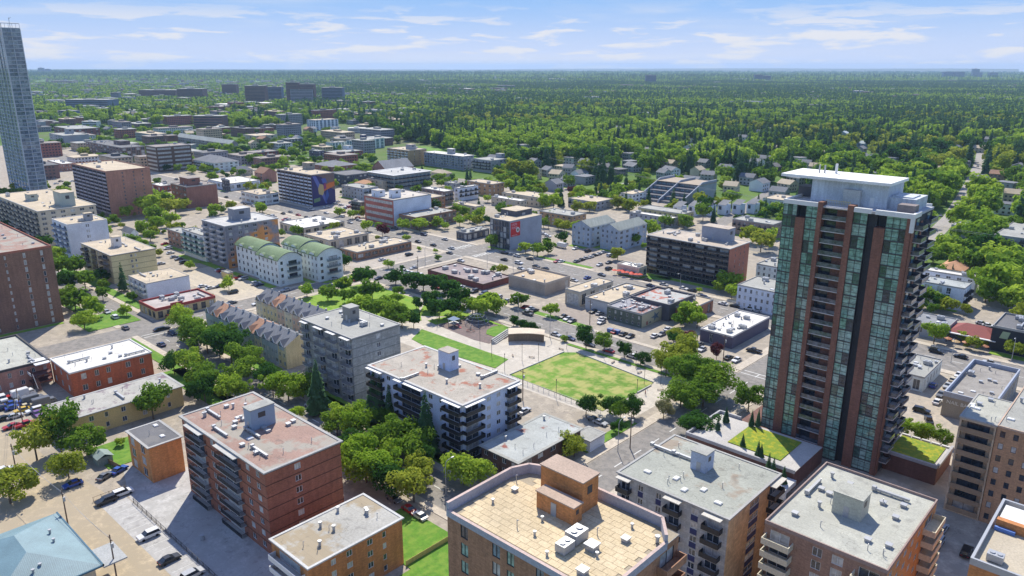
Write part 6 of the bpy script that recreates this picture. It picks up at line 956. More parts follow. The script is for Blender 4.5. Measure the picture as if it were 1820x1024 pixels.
t = thing('play_tower', 'small play structure with blue and grey roof near the climbing dome', 'play structure', (-211.5, 194.5, 0)); q = MB(); [q.box(a, b, 0, a+.15, b+.15, 3) for a in (-1.6, 1.4) for b in (-1.6, 1.4)]; q.box(-1.6, -1.6, 1.3, 1.55, 1.55, 1.45); q.build('frame', GREYM, t)
q = MB(); [q.face([(-1.9, -1.9, 3), (1.9, -1.9, 3), (0, 0, 4.2)]), q.face([(1.9, -1.9, 3), (1.9, 1.9, 3), (0, 0, 4.2)]), q.face([(1.9, 1.9, 3), (-1.9, 1.9, 3), (0, 0, 4.2)]), q.face([(-1.9, 1.9, 3), (-1.9, -1.9, 3), (0, 0, 4.2)])]; q.build('roof', BLUEM, t); q = MB(); q.face([(1.5, -.5, 1.4), (1.5, .5, 1.4), (4.2, .5, .2), (4.2, -.5, .2)]); q.build('slide', paint('slide_red', (.4, .05, .05), .4), t)
t = thing('spinner', 'ring-shaped dark red play ring on the playground floor', 'play ring', (-202, 194.5, 0)); q = MB()
for i in range(14): a, b = 2*math.pi*i/14, 2*math.pi*(i+1)/14; q.tube((1.5*math.cos(a), 1.5*math.sin(a), .4), (1.5*math.cos(b), 1.5*math.sin(b), .4), .12, k=5)
q.build('ring', paint('ring_red', (.22, .07, .06), .5), t)
# benches in the plaza
for i, (x, y, lb) in enumerate([(-163.5, 203.5, 'by the top corner of the field'), (-166, 190, 'left of the playing field'), (-117, 197, 'right of the playing field'), (-115.5, 184, 'beside the lane trees'), (-130, 204.5, 'behind the far edge of the field'), (-142, 206, 'under the small street trees'), (-116, 176, 'at the near plaza corner'), (-172, 186.5, 'beside the long lawn')]):
    t = thing('bench', 'grey park bench '+lb, 'bench', (x, y, 0), R(20*i), 'benches round the playing field'); q = MB(); q.box(-1.1, -.25, .38, 1.1, .25, .48); q.build('seat', mat('plain', (.30, .24, .19)), t)
    for s in (-.9, .8): q = MB(); q.box(s, -.22, 0, s+.1, .22, .38); q.build('leg', GREYM, t)
# ---------------------------------------------------------------- print, signs
def on(root_label):
    return [o for o in bpy.data.objects if o.get('label', '').startswith(root_label)][0]
RB = on('grey five storey building carrying'); l0 = Vector(RB.location); x1 = BLD['redsign'][2]; y0 = BLD['redsign'][1]; H = BLD['redsign'][4]
def strip(root, boxes, m, name):
    q = MB(); [q.box(*b) for b in boxes]; o = q.build(name, m, root); o.location = -Vector(root.location); return o
po = strip(RB, [(x1, y0+.8, 7.4, x1+.12, y0+8.6, H-1.0)], paint('poster_red', (.62, .02, .02), .6), 'poster')
st = []
for row, z in enumerate((H-3.0, H-4.9)):
    for i in range(5):
        a = y0+1.6+i*.95; st += [(x1+.12, a, z, x1+.16, a+.22, z+1.3), (x1+.12, a+.22, z+1.05, x1+.16, a+.62, z+1.3)]+([(x1+.12, a+.45, z+.45, x1+.16, a+.65, z+1.05)] if (i+row) % 2 else [(x1+.12, a+.22, z, x1+.16, a+.62, z+.22)])
st += [(x1+.12, y0+1.5, 7.9, x1+.16, y0+6, 8.15)]; strip(RB, st, paint('print_pink', (.75, .45, .50), .6), 'lettering')
q = MB(); c = (y0+6.6, 10.8); q.face([(x1+.17, c[0]+1.5*math.cos(2*math.pi*i/16), c[1]+1.5*math.sin(2*math.pi*i/16)) for i in range(16)]); o = q.build('plate_print', WHITE, RB); o.location = -l0
q = MB(); q.face([(x1+.19, c[0]+.8*math.cos(2*math.pi*i/12), c[1]+.8*math.sin(2*math.pi*i/12)) for i in range(12)]); o = q.build('food_print', paint('print_olive', (.25, .2, .1), .6), RB); o.location = -l0
# mural: abstract shapes painted on the hotel's end wall
MH = on('white-gridded hotel slab'); x1 = BLD['mural'][2]; y0, y1, H = BLD['mural'][1], BLD['mural'][3], BLD['mural'][4]; D = y1-y0
def blob(pts, c, k, root=None, nm='mural_shape'):
    root = root or MH; q = MB(); q.face([(x1+.03+k*.012, y0+u*D, z*H) for u, z in pts]); o = q.build(nm, paint(f'mural_{nm}_{k}', c, .7), root); o.location = -Vector(root.location)
blob([(0, 0), (1, 0), (1, .45), (.6, .62), (.45, .9), (.2, .97), (0, .97)], (.035, .03, .13), 0)
blob([(.05, .95), (.25, .6), (.4, .35), (.55, .05), (.62, .06), (.5, .4), (.35, .7), (.2, .95)], (.12, .15, .42), 1); blob([(.28, .38), (.45, .32), (.55, .5), (.48, .66), (.34, .7), (.26, .55)], (.50, .40, .18), 2)
blob([(.5, .45), (.98, .58), (.99, .72), (.75, .70), (.52, .62)], (.60, .17, .03), 3); blob([(.48, .7), (.42, .85), (.6, .86), (.66, .72)], (.08, .12, .40), 4); blob([(.05, .12), (.32, .16), (.32, .27), (.05, .24)], (.18, .30, .14), 5); blob([(.5, .5), (.62, .53), (.6, .72), (.5, .66)], (.28, .05, .14), 6); blob([(.55, .06), (.72, .3), (.66, .5), (.55, .3)], (.05, .1, .34), 7)
# star mural on the olive building
OG = on('dark olive two storey'); x1 = BLD['greenblk'][2]; y0, y1, H = BLD['greenblk'][1], BLD['greenblk'][3], BLD['greenblk'][4]; D = y1-y0
def blob2(pts, c, k): blob(pts, c, k, OG, 'end_mural')
blob2([(0, .02), (.98, .02), (.98, 1.0), (0, 1.0)], (.46, .43, .28), 0); blob2([(.62+.22*math.cos(math.pi*i/5)*(1 if i % 2 else .35), .5+.42*math.sin(math.pi*i/5)*(1 if i % 2 else .35)) for i in range(10)], (.10, .16, .22), 1); blob2([(.2, .1), (.28, .1), (.26, .4), (.2, .35)], (.35, .1, .08), 2); blob2([(.3, .15), (.42, .12), (.4, .3)], (.12, .14, .14), 3)
# dark green and pale green wall squares
def text(body, size, loc, rot, m, parent, depth=.03):
    c = bpy.data.curves.new('lettering', 'FONT'); c.body = body; c.size = size; c.extrude = depth; c.align_x = 'LEFT'; o = bpy.data.objects.new('lettering', c); COL.objects.link(o)
    dg = bpy.context.evaluated_depsgraph_get(); me = bpy.data.meshes.new_from_object(o.evaluated_get(dg)); bpy.data.objects.remove(o); me.materials.clear(); me.materials.append(m)
    n = link('lettering', me, parent, loc); n.rotation_euler = rot; return n
NB = on('nail salon'); b_ = BLD['para70']; lp = Vector(NB.location)
text('NAIL BAR', 1.5, (b_[0]+1.0-lp.x, b_[1]-.12-lp.y, 4.3), (R(90), 0, 0), WHITE, NB)
BK = on('black two storey restaurant'); b_ = BLD['black68']; lp = Vector(BK.location)
q = MB(); q.face([(b_[0]+2.6, b_[1]-.05, 5.2), (b_[0]+5.2, b_[1]-.05, 5.2), (b_[0]+5.8, b_[1]-.05, 7.9), (b_[0]+3.4, b_[1]-.05, 7.9)]); o = q.build('wall_print', paint('print_green', (.34, .42, .26), .6), BK); o.location = -lp
text('C', 2.2, (b_[0]+5.0-lp.x, b_[1]-.1-lp.y, 2.6), (R(90), 0, 0), CONC, BK); text('|', 2.2, (b_[0]+6.0-lp.x, b_[1]-.1-lp.y, 2.6), (R(90), 0, 0), CONC, BK)
q = MB(); q.box(b_[0]+8, b_[1]-1.2, 2.6, b_[2], b_[1], 4.4); o = q.build('awning', mat('plain', (.22, .07, .06)), BK); o.location = -lp
RT = on('corner restaurant with red'); b_ = BLD['redtrim']; lp = Vector(RT.location); o = strip(RT, [(b_[2]-.05, b_[1]+6.2, 1.0, b_[2]+.35, b_[1]+11.2, b_[4]+1.6)], mat('plain', (.36, .05, .05)), 'sign_wall'); text('X', 1.6, (b_[2]+.4-lp.x, b_[1]+8-lp.y, 3.0), (R(90), 0, R(90)), WHITE, RT)
# red hip-roofed restaurant with patio
t = thing('restaurant', 'restaurant with dark red hip roof, white eaves and a planted patio', 'restaurant', (-55, 318, 0)); LAND.append(('red hip-roofed restaurant', -55, 318)); q = MB(); q.box(-7, -5, 0, 7, 6, 3.4); q.build('wall', ST_DK, t); q = MB()
X, Y0, Y1 = 8, -6, 7; q.face([(-X, Y0, 3.6), (X, Y0, 3.6), (3, .5, 6.4), (-3, .5, 6.4)]); q.face([(X, Y1, 3.6), (-X, Y1, 3.6), (-3, .5, 6.4), (3, .5, 6.4)]); q.face([(X, Y0, 3.6), (X, Y1, 3.6), (3, .5, 6.4)]); q.face([(-X, Y1, 3.6), (-X, Y0, 3.6), (-3, .5, 6.4)]); q.build('roof', mat('plain', (.26, .07, .06)), t); q = MB(); q.box(-8.4, -7.2, 3.3, 8.4, -5.8, 3.6); q.build('eave', WHITE, t)
# patio umbrellas
UM = paint('umbrella_red', (.62, .05, .02), .7)
def umbrella(x, y, m, label, grp, z=0, s=1.):
    t = thing('patio_umbrella', label, 'umbrella', (x, y, z), 0, grp); q = MB()
    for i in range(8): a, b = 2*math.pi*i/8, 2*math.pi*(i+1)/8; q.face([(1.5*s*math.cos(a), 1.5*s*math.sin(a), 2.3), (1.5*s*math.cos(b), 1.5*s*math.sin(b), 2.3), (0, 0, 3.0)])
    q.build('canopy', m, t); q = MB(); q.tube((0, 0, 0), (0, 0, 2.95), .04, k=5); q.build('pole', GREYM, t)
for i in range(9): umbrella(-210+i*1.7+(.4 if i % 2 else 0), 302.6+(i % 3)*1.0, UM, f'red-orange patio umbrella, {gg(i)} from the left before the rounded restaurant', 'red umbrellas before the rounded restaurant')
for i in range(6): umbrella(-64+i*3.0, 305.5+(i % 2)*1.6, [paint('umb_tan', (.5, .33, .15), .7), paint('umb_rust', (.42, .17, .08), .7)][i % 2], f"{['tan', 'rust'][i % 2]} patio umbrella, {gg(i)} from the left before the red hip roof", 'patio umbrellas before the red hip-roofed restaurant')
# covered utility box on the court, dumpsters
t = thing('drum', 'small pale metal drum standing alone on the concrete court', 'drum', (-147.5, 59.5, 0)); q = MB(); q.tube((0, 0, 0), (0, 0, 1.1), .45, k=12); q.build('shell', GREYM, t); q = MB(); q.tube((0, 0, 1.1), (0, 0, 1.16), .49, k=12); q.build('lid', GREYM, t)
for x, y, c, lb in [(-161.5, 231.5, (.03, .10, .32), 'blue dumpster left of the other one by the olive mural building'), (-158.6, 231.9, (.03, .10, .32), 'blue dumpster right of the other one by the olive mural building')]:
    t = thing('dumpster', lb, 'dumpster', (x, y, 0), 0, 'blue dumpsters'); q = MB(); q.box(-1.1, -.8, .1, 1.1, .8, 1.4); q.build('body', paint('dumpster_blue', c, .5), t); q = MB(); q.box(-1.15, -.85, 1.4, 1.15, .85, 1.5); q.build('lid', paint('dumpster_lid', (.05, .12, .3), .5), t)
# small white-walled transformer enclosure and terrace furniture
t = thing('terrace_planter', 'planted trough with cactus-like shrubs on the lower right roof terrace', 'planter', (BLD['terrace'][0]+2.2, BLD['terrace'][3]-4, BLD['terrace'][4])); q = MB(); q.box(-1.5, -2.5, 0, 3.5, 2.8, .5); q.build('box', WHITE, t)
t = thing('roof_room', 'orange brick stair room on the lower right roof terrace', 'roof room', ((BLD['terrace'][0]+BLD['terrace'][2])/2, BLD['terrace'][3]-8.5, BLD['terrace'][4])); q = MB(); q.box(-3.9, -.8, 0, 3, .3, 1.6); q.build('wall', BR_OR, t); q = MB(); q.box(-3.9, -1.6, 0, -1, -1.1, .6); q.build('seat', paint('blue_cushion', (.1, .2, .5), .7), t)
# ---------------------------------------------------------------- far named buildings and hillside houses
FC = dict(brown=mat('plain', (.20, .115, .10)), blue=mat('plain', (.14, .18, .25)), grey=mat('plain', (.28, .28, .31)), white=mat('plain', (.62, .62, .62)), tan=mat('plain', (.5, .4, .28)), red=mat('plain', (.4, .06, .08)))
for i, (x, y, w, h, c) in enumerate(FARB):
    px, py, _ = proj(x, y, h); ang = math.atan2(-x, y); k = 'tower block' if h > w*.8 else 'long block'
    adj = {'brown': 'brown', 'blue': 'slate blue', 'grey': 'grey', 'white': 'white', 'tan': 'tan', 'red': 'red'}[c]
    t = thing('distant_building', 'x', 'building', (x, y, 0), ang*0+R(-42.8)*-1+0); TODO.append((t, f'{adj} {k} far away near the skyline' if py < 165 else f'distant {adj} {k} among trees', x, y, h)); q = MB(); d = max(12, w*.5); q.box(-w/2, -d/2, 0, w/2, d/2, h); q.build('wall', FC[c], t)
    q = MB(); q.box(-w/2-.3, -d/2-.3, h, w/2+.3, d/2+.3, h+max(.8, h*.03)); q.box(-w*.15, -d*.2, h+.6, w*.1, d*.2, h+max(2.5, h*.1)); q.build('roof', RF_GREY if c != 'white' else RF_WHITE, t); t.rotation_euler = (0, 0, -YAW)
    n = max(3, int(h/3.6)); q = MB()
    for j in range(n): z = h*(j+.35)/n; q.face([(-w/2+1, -d/2-.15, z), (w/2-1, -d/2-.15, z), (w/2-1, -d/2-.15, z+h/n*.42), (-w/2+1, -d/2-.15, z+h/n*.42)])
    q.build('windows', G_DARK, t, kind='stuff')
rr = random.Random(4); nb = 0
for i in range(900):
    if nb >= 80: break
    px_ = 70+640*rr.random(); d_ = rr.uniform(820, 1900); al = YAW+math.atan((px_-910)/FOC); X_, Y_ = d_*math.sin(al), d_*math.cos(al); w, d, h = rr.uniform(22, 55), rr.uniform(14, 24), rr.choice((7, 9, 10, 12, 15, 19))
    if any(abs(X_-f[0]) < f[2]*.6+w*.6 and abs(Y_-f[1]) < f[2]*.6+w*.6 for f in FARB) or any(b[0]-w*.7 < X_ < b[2]+w*.7 and b[1]-w*.7 < Y_ < b[3]+w*.7 for b in BLD.values()) or -775 < X_ < -585 and 575 < Y_ < 665: continue
    nb += 1; c = rr.choice(['brown', 'grey', 'white', 'tan', 'grey', 'brown', 'red2']); FARB.append((X_, Y_, w, h, 'grey')); t = thing('district_block', 'x', 'building', (X_, Y_, 0), rr.choice((0, math.pi/2)), 'mid-rise blocks of the far left district'); TODO.append((t, f"{c.replace('red2', 'brick-red')} flat-roofed block among the trees", X_, Y_, h))
    if c == 'red2': FC.setdefault('red2', mat('brick', (.40, .15, .11)))
    q = MB(); q.box(-w/2, -d/2, 0, w/2, d/2, h); q.build('wall', FC[c], t); q = MB(); q.box(-w/2-.4, -d/2-.4, h, w/2+.4, d/2+.4, h+.6); q.box(-w*.1, -3, h+.6, w*.12, 3, h+3); q.build('roof', rr.choice((RF_GREY, RF_TAN, RF_DK, RF_BRN)), t); q = MB()
    for j in range(int(h/3)):
        for k in range(int(w/3.2)): a = -w/2+1+k*3.2; q.box(a, -d/2-.06, j*3+1, a+1.7, -d/2+.02, j*3+2.4)
        for k in range(int(d/3.2)): a = -d/2+1+k*3.2; q.box(w/2-.02, a, j*3+1, w/2+.06, a+1.7, j*3+2.4); q.box(-w/2-.06, a, j*3+1, -w/2+.02, a+1.7, j*3+2.4)
    q.build('windows', G_DARK, t, kind='stuff')
_k = []
for h_ in HOUSES:
    if all((h_[0]-q[0])**2+(h_[1]-q[1])**2 > 17**2 for q in _k) and not any(b[0]-10 < h_[0] < b[2]+10 and b[1]-10 < h_[1] < b[3]+10 for b in BLD.values()) and not (-340 < h_[0] < -280 and 485 < h_[1] < 560): _k.append(h_)
HOUSES[:] = _k
HWM = dict(white=ST_WHITE, tan=ST_BEIGE, brown=mat('plain', (.28, .2, .15)), grey=ST_GREY2, orange=mat('plain', (.45, .28, .16)), red=mat('plain', (.34, .10, .08)), blue=mat('plain', (.30, .42, .52)), dark=ST_DK); HRM = dict(white=SH_GREY, tan=mat('plain', (.42, .35, .25)), brown=SH_BRN, grey=SH_GREY, orange=mat('plain', (.5, .25, .12)), red=SH_BRN, blue=mat('plain', (.40, .48, .52)), dark=RF_DK)
rr = random.Random(11); HPOS = []
for i in range(60):
    a_ = rr.uniform(.03, .97); P_ = ZONES['medium']; px_ = 60+560*rr.random(); d_ = rr.uniform(800, 1500); al = YAW+math.atan((px_-910)/FOC); X_, Y_ = d_*math.sin(al), d_*math.cos(al)
    if all(abs(X_-f[0]) > f[2]*.6+14 or abs(Y_-f[1]) > f[2]*.6+14 for f in FARB) and all(not (b[0]-14 < X_ < b[2]+14 and b[1]-14 < Y_ < b[3]+14) for b in BLD.values()): HOUSES.append((round(X_, 1), round(Y_, 1), rr.choice(['white', 'tan', 'grey', 'brown', 'white', 'red'])))
for (x, y, c) in HOUSES:
    w, d, h = rr.uniform(10, 15), rr.uniform(9, 13), rr.uniform(5.5, 7.5); HPOS.append((x, y, 9)); flat = rr.random() < .25
    t = thing('hillside_house', 'x', 'house', (x, y, 0), rr.choice((0, .2, -.25, 1.57)), 'houses among the trees of the hillside'); TODO.append((t, f"{c} {'flat-roofed' if flat else 'gabled'} house among the trees", x, y, h))
    q = MB(); q.box(-w/2, -d/2, 0, w/2, d/2, h); rh = 3.0
    if not flat: q.face([(-w/2, d/2, h), (-w/2, -d/2, h), (-w/2, 0, h+rh)]); q.face([(w/2, -d/2, h), (w/2, d/2, h), (w/2, 0, h+rh)])
    q.build('wall', HWM[c], t); q = MB(); e = .5
    if flat: q.box(-w/2-e, -d/2-e, h, w/2+e, d/2+e, h+.35)
    else: q.face([(-w/2-e, -d/2-e, h-.2), (w/2+e, -d/2-e, h-.2), (w/2+e, 0, h+rh), (-w/2-e, 0, h+rh)]); q.face([(w/2+e, d/2+e, h-.2), (-w/2-e, d/2+e, h-.2), (-w/2-e, 0, h+rh), (w/2+e, 0, h+rh)]); q.box(w*.2, 1, h, w*.2+.9, 1.9, h+rh+.6)
    q.build('roof', HRM[c], t); q = MB()
    for zz in (1, 4):
        for j in range(3): a = -w/2+1.2+j*(w-2.4)/3; q.box(a, -d/2-.05, zz, a+1.6, -d/2+.02, zz+1.4); b = -d/2+1+j*(d-2)/3; q.box(w/2-.02, b, zz, w/2+.05, b+1.4, zz+1.4)
    q.build('windows', G_DARK, t, kind='stuff')
# ---------------------------------------------------------------- vegetation
LEAF = dict(g=leaf('leaves_bright', (.19, .33, .03), (.38, .50, .06)), y=leaf('leaves_yellow_green', (.22, .29, .03), (.38, .42, .06)), m=leaf('leaves_mid', (.10, .205, .025), (.22, .34, .04)), d=leaf('leaves_dark', (.035, .10, .02), (.07, .165, .03)), p=leaf('leaves_purple', (.10, .03, .04), (.17, .06, .06)), l=leaf('leaves_pale', (.2, .22, .09), (.3, .28, .14)), s=leaf('needles', (.06, .135, .055), (.11, .20, .08), .3))
BARK = mat('plain', (.12, .09, .065))
def q_leaf(b, c, n, s, rnd):
    u = n.cross(Vector((rnd.uniform(-1, 1), rnd.uniform(-1, 1), rnd.uniform(-1, 1)))).normalized(); v = n.cross(u); s2 = s*rnd.uniform(.55, .9)
    b.face([c-u*s-v*s2*.2, c-v*s2, c+u*s, c+v*s2*.9])
def leafy(seed, nleaf, size, h=10., full=True):
    rnd = random.Random(seed); b = MB(); R0 = h*.45; lobes = []
    nl = rnd.randint(10, 15)
    for i in range(nl):
        a = rnd.uniform(0, 6.28); e = rnd.uniform(-.75, 1.0); k = rnd.uniform(.35, .95); lobes.append((Vector((math.cos(a)*R0*k, math.sin(a)*R0*k, h*.52+e*h*.26)), R0*rnd.uniform(.24, .52)))
    lobes.append((Vector((0, 0, h*.55)), R0*.66))
    tot = sum(r*r for c, r in lobes)
    for c, r in lobes:
        for i in range(int(nleaf*r*r/tot)):
            d = Vector((rnd.gauss(0, 1), rnd.gauss(0, 1), rnd.gauss(0, 1))).normalized(); rad = r*(1-.45*rnd.random()**1.5)
            if rnd.random() < .12: rad *= rnd.uniform(1.05, 1.35)
            p = c+Vector((d.x*rad, d.y*rad, d.z*rad*.85)); n = (d+Vector((rnd.uniform(-.7, .7), rnd.uniform(-.7, .7), rnd.uniform(-.3, .9)))).normalized(); q_leaf(b, p, n, size*rnd.uniform(.6, 1.3), rnd)
    return b
def spruce(seed, nleaf, size, h=15.):
    rnd = random.Random(seed); b = MB(); R0 = h*.20
    for i in range(nleaf):
        t_ = 1-math.sqrt(rnd.random()); z = h*(.06+.94*t_); lay = .72+.28*abs(math.sin(z*2.3+seed)); r = R0*(1-t_)*lay*(1-.3*rnd.random())+.08; a = rnd.uniform(0, 6.28)
        br = .85+.15*math.sin(a*5+seed+z)
        p = Vector((math.cos(a)*r*br, math.sin(a)*r*br, z)); n = Vector((math.cos(a)*.5, math.sin(a)*.5, .9+rnd.uniform(-.3, .3))).normalized(); q_leaf(b, p, n, size*(.5+.7*(1-t_))*rnd.uniform(.7, 1.2), rnd)
    return b
def trunk(h, s=1.):
    b = MB(); b.tube((0, 0, 0), (0, 0, h*.35), .22*s, .16*s, 7)
    for i in range(5): a = i*1.3; b.tube((0, 0, h*.3), (math.cos(a)*h*.2, math.sin(a)*h*.2, h*.62), .11*s, .04*s, 5)
    return b
NEARV = [leafy(s, 2600, .36) for s in (1, 2, 3, 4, 11, 12)]; MIDV = [leafy(s, 650, .75) for s in (5, 6, 7, 8)]; SPN = [spruce(s, 2200, .42) for s in (1, 2)]; SPM = [spruce(s, 420, .9) for s in (3, 4)]
TRM = trunk(10).mesh('trunk', [BARK]); sb = MB(); sb.tube((0, 0, 0), (0, 0, 14), .22, .04, 6); SPT = sb.mesh('trunk', [BARK]); VM = {}
def crown_mesh(kind, near, i):
    L = (SPN if near else SPM) if kind == 's' else (NEARV if near else MIDV); i %= len(L); k = (kind, near, i)
    if k not in VM: VM[k] = L[i].mesh('crown', [LEAF[kind]])
    return VM[k]
KN = dict(g='bright green leafy tree', y='yellow-green leafy tree', m='mid-green leafy tree', d='dark green leafy tree', p='purple-leaved tree', l='pale brownish tree', s='tall dark spruce'); ntree = [0]; TPOS = []
def tree(x, y, h, kind, z=0):
    dd_ = math.hypot(x, y); h = h*(1.15 if dd_ < 330 else 1.35) if kind != 's' and h > 3.6 else h
    rnd = random.Random(int(x*7+y*13)); dist = proj(x, y, 0)[2]; near = dist < 300
    small = h < 3.6 and kind != 's'
    t = thing('spruce_tree' if kind == 's' else ('shrub' if small else 'leafy_tree'), 'x', 'tree' if not small else 'shrub', (x, y, z), rnd.uniform(0, 6.28), 'trees along streets and yards'); TODO.append((t, (KN[kind].replace('tree', 'shrub') if small else KN[kind]), x, y, h))
    base = 15. if kind == 's' else 10.; s = h/base
    o = link('crown', crown_mesh(kind, near, rnd.randrange(6)), t, (0, 0, 0)); fat = rnd.uniform(.92, 1.22) if kind != 's' else rnd.uniform(.85, 1.15); t.scale = (s*fat*rnd.uniform(.88, 1.12), s*fat, s*rnd.uniform(.9, 1.15))
    link('trunk', SPT if kind == 's' else TRM, t); TPOS.append((x, y, h*.42)); ntree[0] += 1
for a in TREES: tree(*a)
for (x, y, h) in [(-80, 183.8, 5.5), (-78.6, 184.8, 5), (-86.2, 181, 5), (-85.5, 175, 4.5), (-71.2, 169.2, 5), (-70.2, 168.8, 4.6), (-66.4, 165, 5.5), (-65, 164.6, 5.5), (-61.8, 163.4, 5), (-76.5, 171.6, 4)]: tree(x, y, h, 's', 3.3 if y < 166 else 4.9)
# free-standing trees of the middle distance, each its own object, then the far woods as masses
def inpoly(x, y, P):
    c = False; j = len(P)-1
    for i in range(len(P)):
        if (P[i][1] > y) != (P[j][1] > y) and x < (P[j][0]-P[i][0])*(y-P[i][1])/(P[j][1]-P[i][1])+P[i][0]: c = not c
        j = i
    return c
RECTS = [(b[0]-3.5, b[1]-3.5, b[2]+3.5, b[3]+3.5, b[4]) for b in BLD.values()]
RECTS += [(x-w*.6-4, y-w*.6-4, x+w*.6+4, y+w*.6+4, h) for x, y, w, h, c in FARB if math.hypot(x, y) < 2600]+[(x-9, y-9, x+9, y+9, 7) for x, y, c in HOUSES]
RECTS += [(-340, 470, -280, 556, 10), (-272, 448, -226, 516, 8)]
SEGS = [(-232, 425, -270, 640, 9), (-115, 470, -128, 590, 9), (-128, 590, -155, 760, 9), (-155, 760, -188, 950, 8), (-188, 950, -241, 1210, 8)]
GX = {}
for i, r in enumerate(RECTS):
    for gx in range(int(r[0]//50), int(r[2]//50)+1):
        for gy in range(int(r[1]//50), int(r[3]//50)+1): GX.setdefault((gx, gy), []).append(r)
def free(x, y, th=8):
    for r in GX.get((int(x//50), int(y//50)), ()):
        if r[0] < x < r[2] and r[1] < y < r[3]: return False
    for a, b, c, d, w in SEGS:
        l2 = (c-a)**2+(d-b)**2; t_ = max(0, min(1, ((x-a)*(c-a)+(y-b)*(d-b))/l2))
        if math.hypot(x-a-t_*(c-a), y-b-t_*(d-b)) < w: return False
    for yy in (289.5, 403.5, 473):
        if abs(y-yy) < (14 if yy < 300 else 8) and x < 40 and (yy < 410 or x < -400) : return False
    if -310 < x < -288 and y < 420: return False
    return True
def view_ok(x, y):
    # keep roofs in front visible: skip trees that would stand right before a house
    px, py, d = proj(x, y, 0)
    return -80 < px < 1900
def visible_blocked(x, y, h):
    d2 = math.hypot(x, y)
    for hx, hy, hr in HPOS:
        hd = math.hypot(hx, hy)
        if d2 < hd < d2+62 and abs(x*hy-y*hx)/hd < 11: return True
    return False
rnd = random.Random(5)
def fill(poly, spacing, prob=1.):
    xs = [p[0] for p in poly]; ys = [p[1] for p in poly]; pts = []; y = min(ys)
    while y < max(ys):
        sp = spacing(math.hypot((min(xs)+max(xs))/2, y)) if False else None
        x = min(xs); st = spacing(y)
        while x < max(xs):
            X, Y = x+rnd.uniform(-.45, .45)*st, y+rnd.uniform(-.45, .45)*st
            if rnd.random() < prob and inpoly(X, Y, poly) and view_ok(X, Y): pts.append((X, Y))
            x += st
        y += st
    return pts
def nz(x, y, s): return math.sin(x*s+1.3*math.sin(y*s*.7))*.5+math.sin(y*s*1.3+2*math.sin(x*s*.4)+1)*.5
solo = []; wood = {}
for (x, y) in fill(ZONES['mid'], lambda y: 11): 
    if free(x, y) and rnd.random() < .55+.5*nz(x, y, .02): solo.append((x, y))
for (x, y) in fill(ZONES['gap'], lambda y: 10):
    if free(x, y) and not visible_blocked(x, y, 8) and rnd.random() < .75: (wood.setdefault('s', []) if rnd.random() < .22 else wood.setdefault(rnd.choice('gmgdy'), [])).append((x, y, rnd.uniform(.7, 1.25)))
for (x, y) in fill(ZONES['right'], lambda y: 10.5):
    if free(x, y): solo.append((x, y))
cand = []
for nm in ('dense', 'medium'):
    for (x, y) in fill(ZONES[nm], lambda y: 10.6 if nm == 'dense' else 10.5):
        d = math.hypot(x, y)
        if d > 1900 or (d > 1100 and rnd.random() < (d-1100)/1100): continue
        if not free(x, y) or visible_blocked(x, y, 10): continue
        if nm == 'medium' and rnd.random() < .12: continue
        if nm == 'dense' and rnd.random() < (.04 if nz(x, y, .03) < .55 else .5): continue
        if nm == 'medium' and inpoly(x, y, rect(-760, 590, -600, 650)): continue
        cand.append((d, x, y, nm))
cand.sort(); nsolo = max(0, 292-ntree[0]-len(solo))
for (x, y) in solo[:max(0, 292-ntree[0])]: tree(x, y, rnd.uniform(6, 10), rnd.choice('gmmdgy') if rnd.random() < .85 else 's')
for k, (d, x, y, nm) in enumerate(cand):
    pine = rnd.random() < (.40+.42*nz(x, y, .012) if nm == 'dense' else .22)
    if k < nsolo: tree(x, y, rnd.uniform(11, 16) if pine else rnd.uniform(7.5, 11), 's' if pine else rnd.choice('ggmmyd')); continue
    v = nz(x+200, y-90, .009)+rnd.uniform(-.5, .5)
    kind = 's' if pine else ('g' if v > .05 else 'm' if v > -.45 else 'd' if v > -.7 else 'y')
    wood.setdefault(kind, []).append((x, y, rnd.uniform(1.0, 2.0) if pine else rnd.uniform(1.0, 2.3)))
for k, (x, y) in enumerate(solo[max(0, 292-len(TREES)-10):]): wood.setdefault(rnd.choice('gmmdg'), []).append((x, y, rnd.uniform(.6, .95)))
for i in range(2600):
    x, y = rnd.uniform(-720, -20), rnd.uniform(117, 412)
    if not free(x, y) or -312 < x < -286 or -112 < x < -88 or 207 < y < 232 or 273 < y < 304 or (-170 < x < -108 and 165 < y < 212) or (-230 < x < -160 and 168 < y < 212) or (-262 < x < -200 and 300 < y < 336) or (-372 < x < -308 and 150 < y < 174) or (x > -100 and y < 260) or (-482 < x < -436 and 234 < y < 347) or (x > -292 and y < 167 and x < -60) or (-340 < x < -307 and 228 < y < 275): continue
    if any((x-a)**2+(y-b)**2 < 40 for a, b, c, d, e in CARS): continue
    edge = min(abs(y-e) for e in (232, 305, 204, 116, 271)) < 6 or any(b[0]-9 < x < b[2]+9 and b[1]-9 < y < b[3]+9 for b in BLD.values())
    if rnd.random() < (.52 if edge else .24)*(1.0 if x < -330 or y > 305 else .55): wood.setdefault(rnd.choice('ggmmdy'), []).append((x, y, rnd.choice((.3, .45, .6, .75, .9))*rnd.uniform(.85, 1.15)))
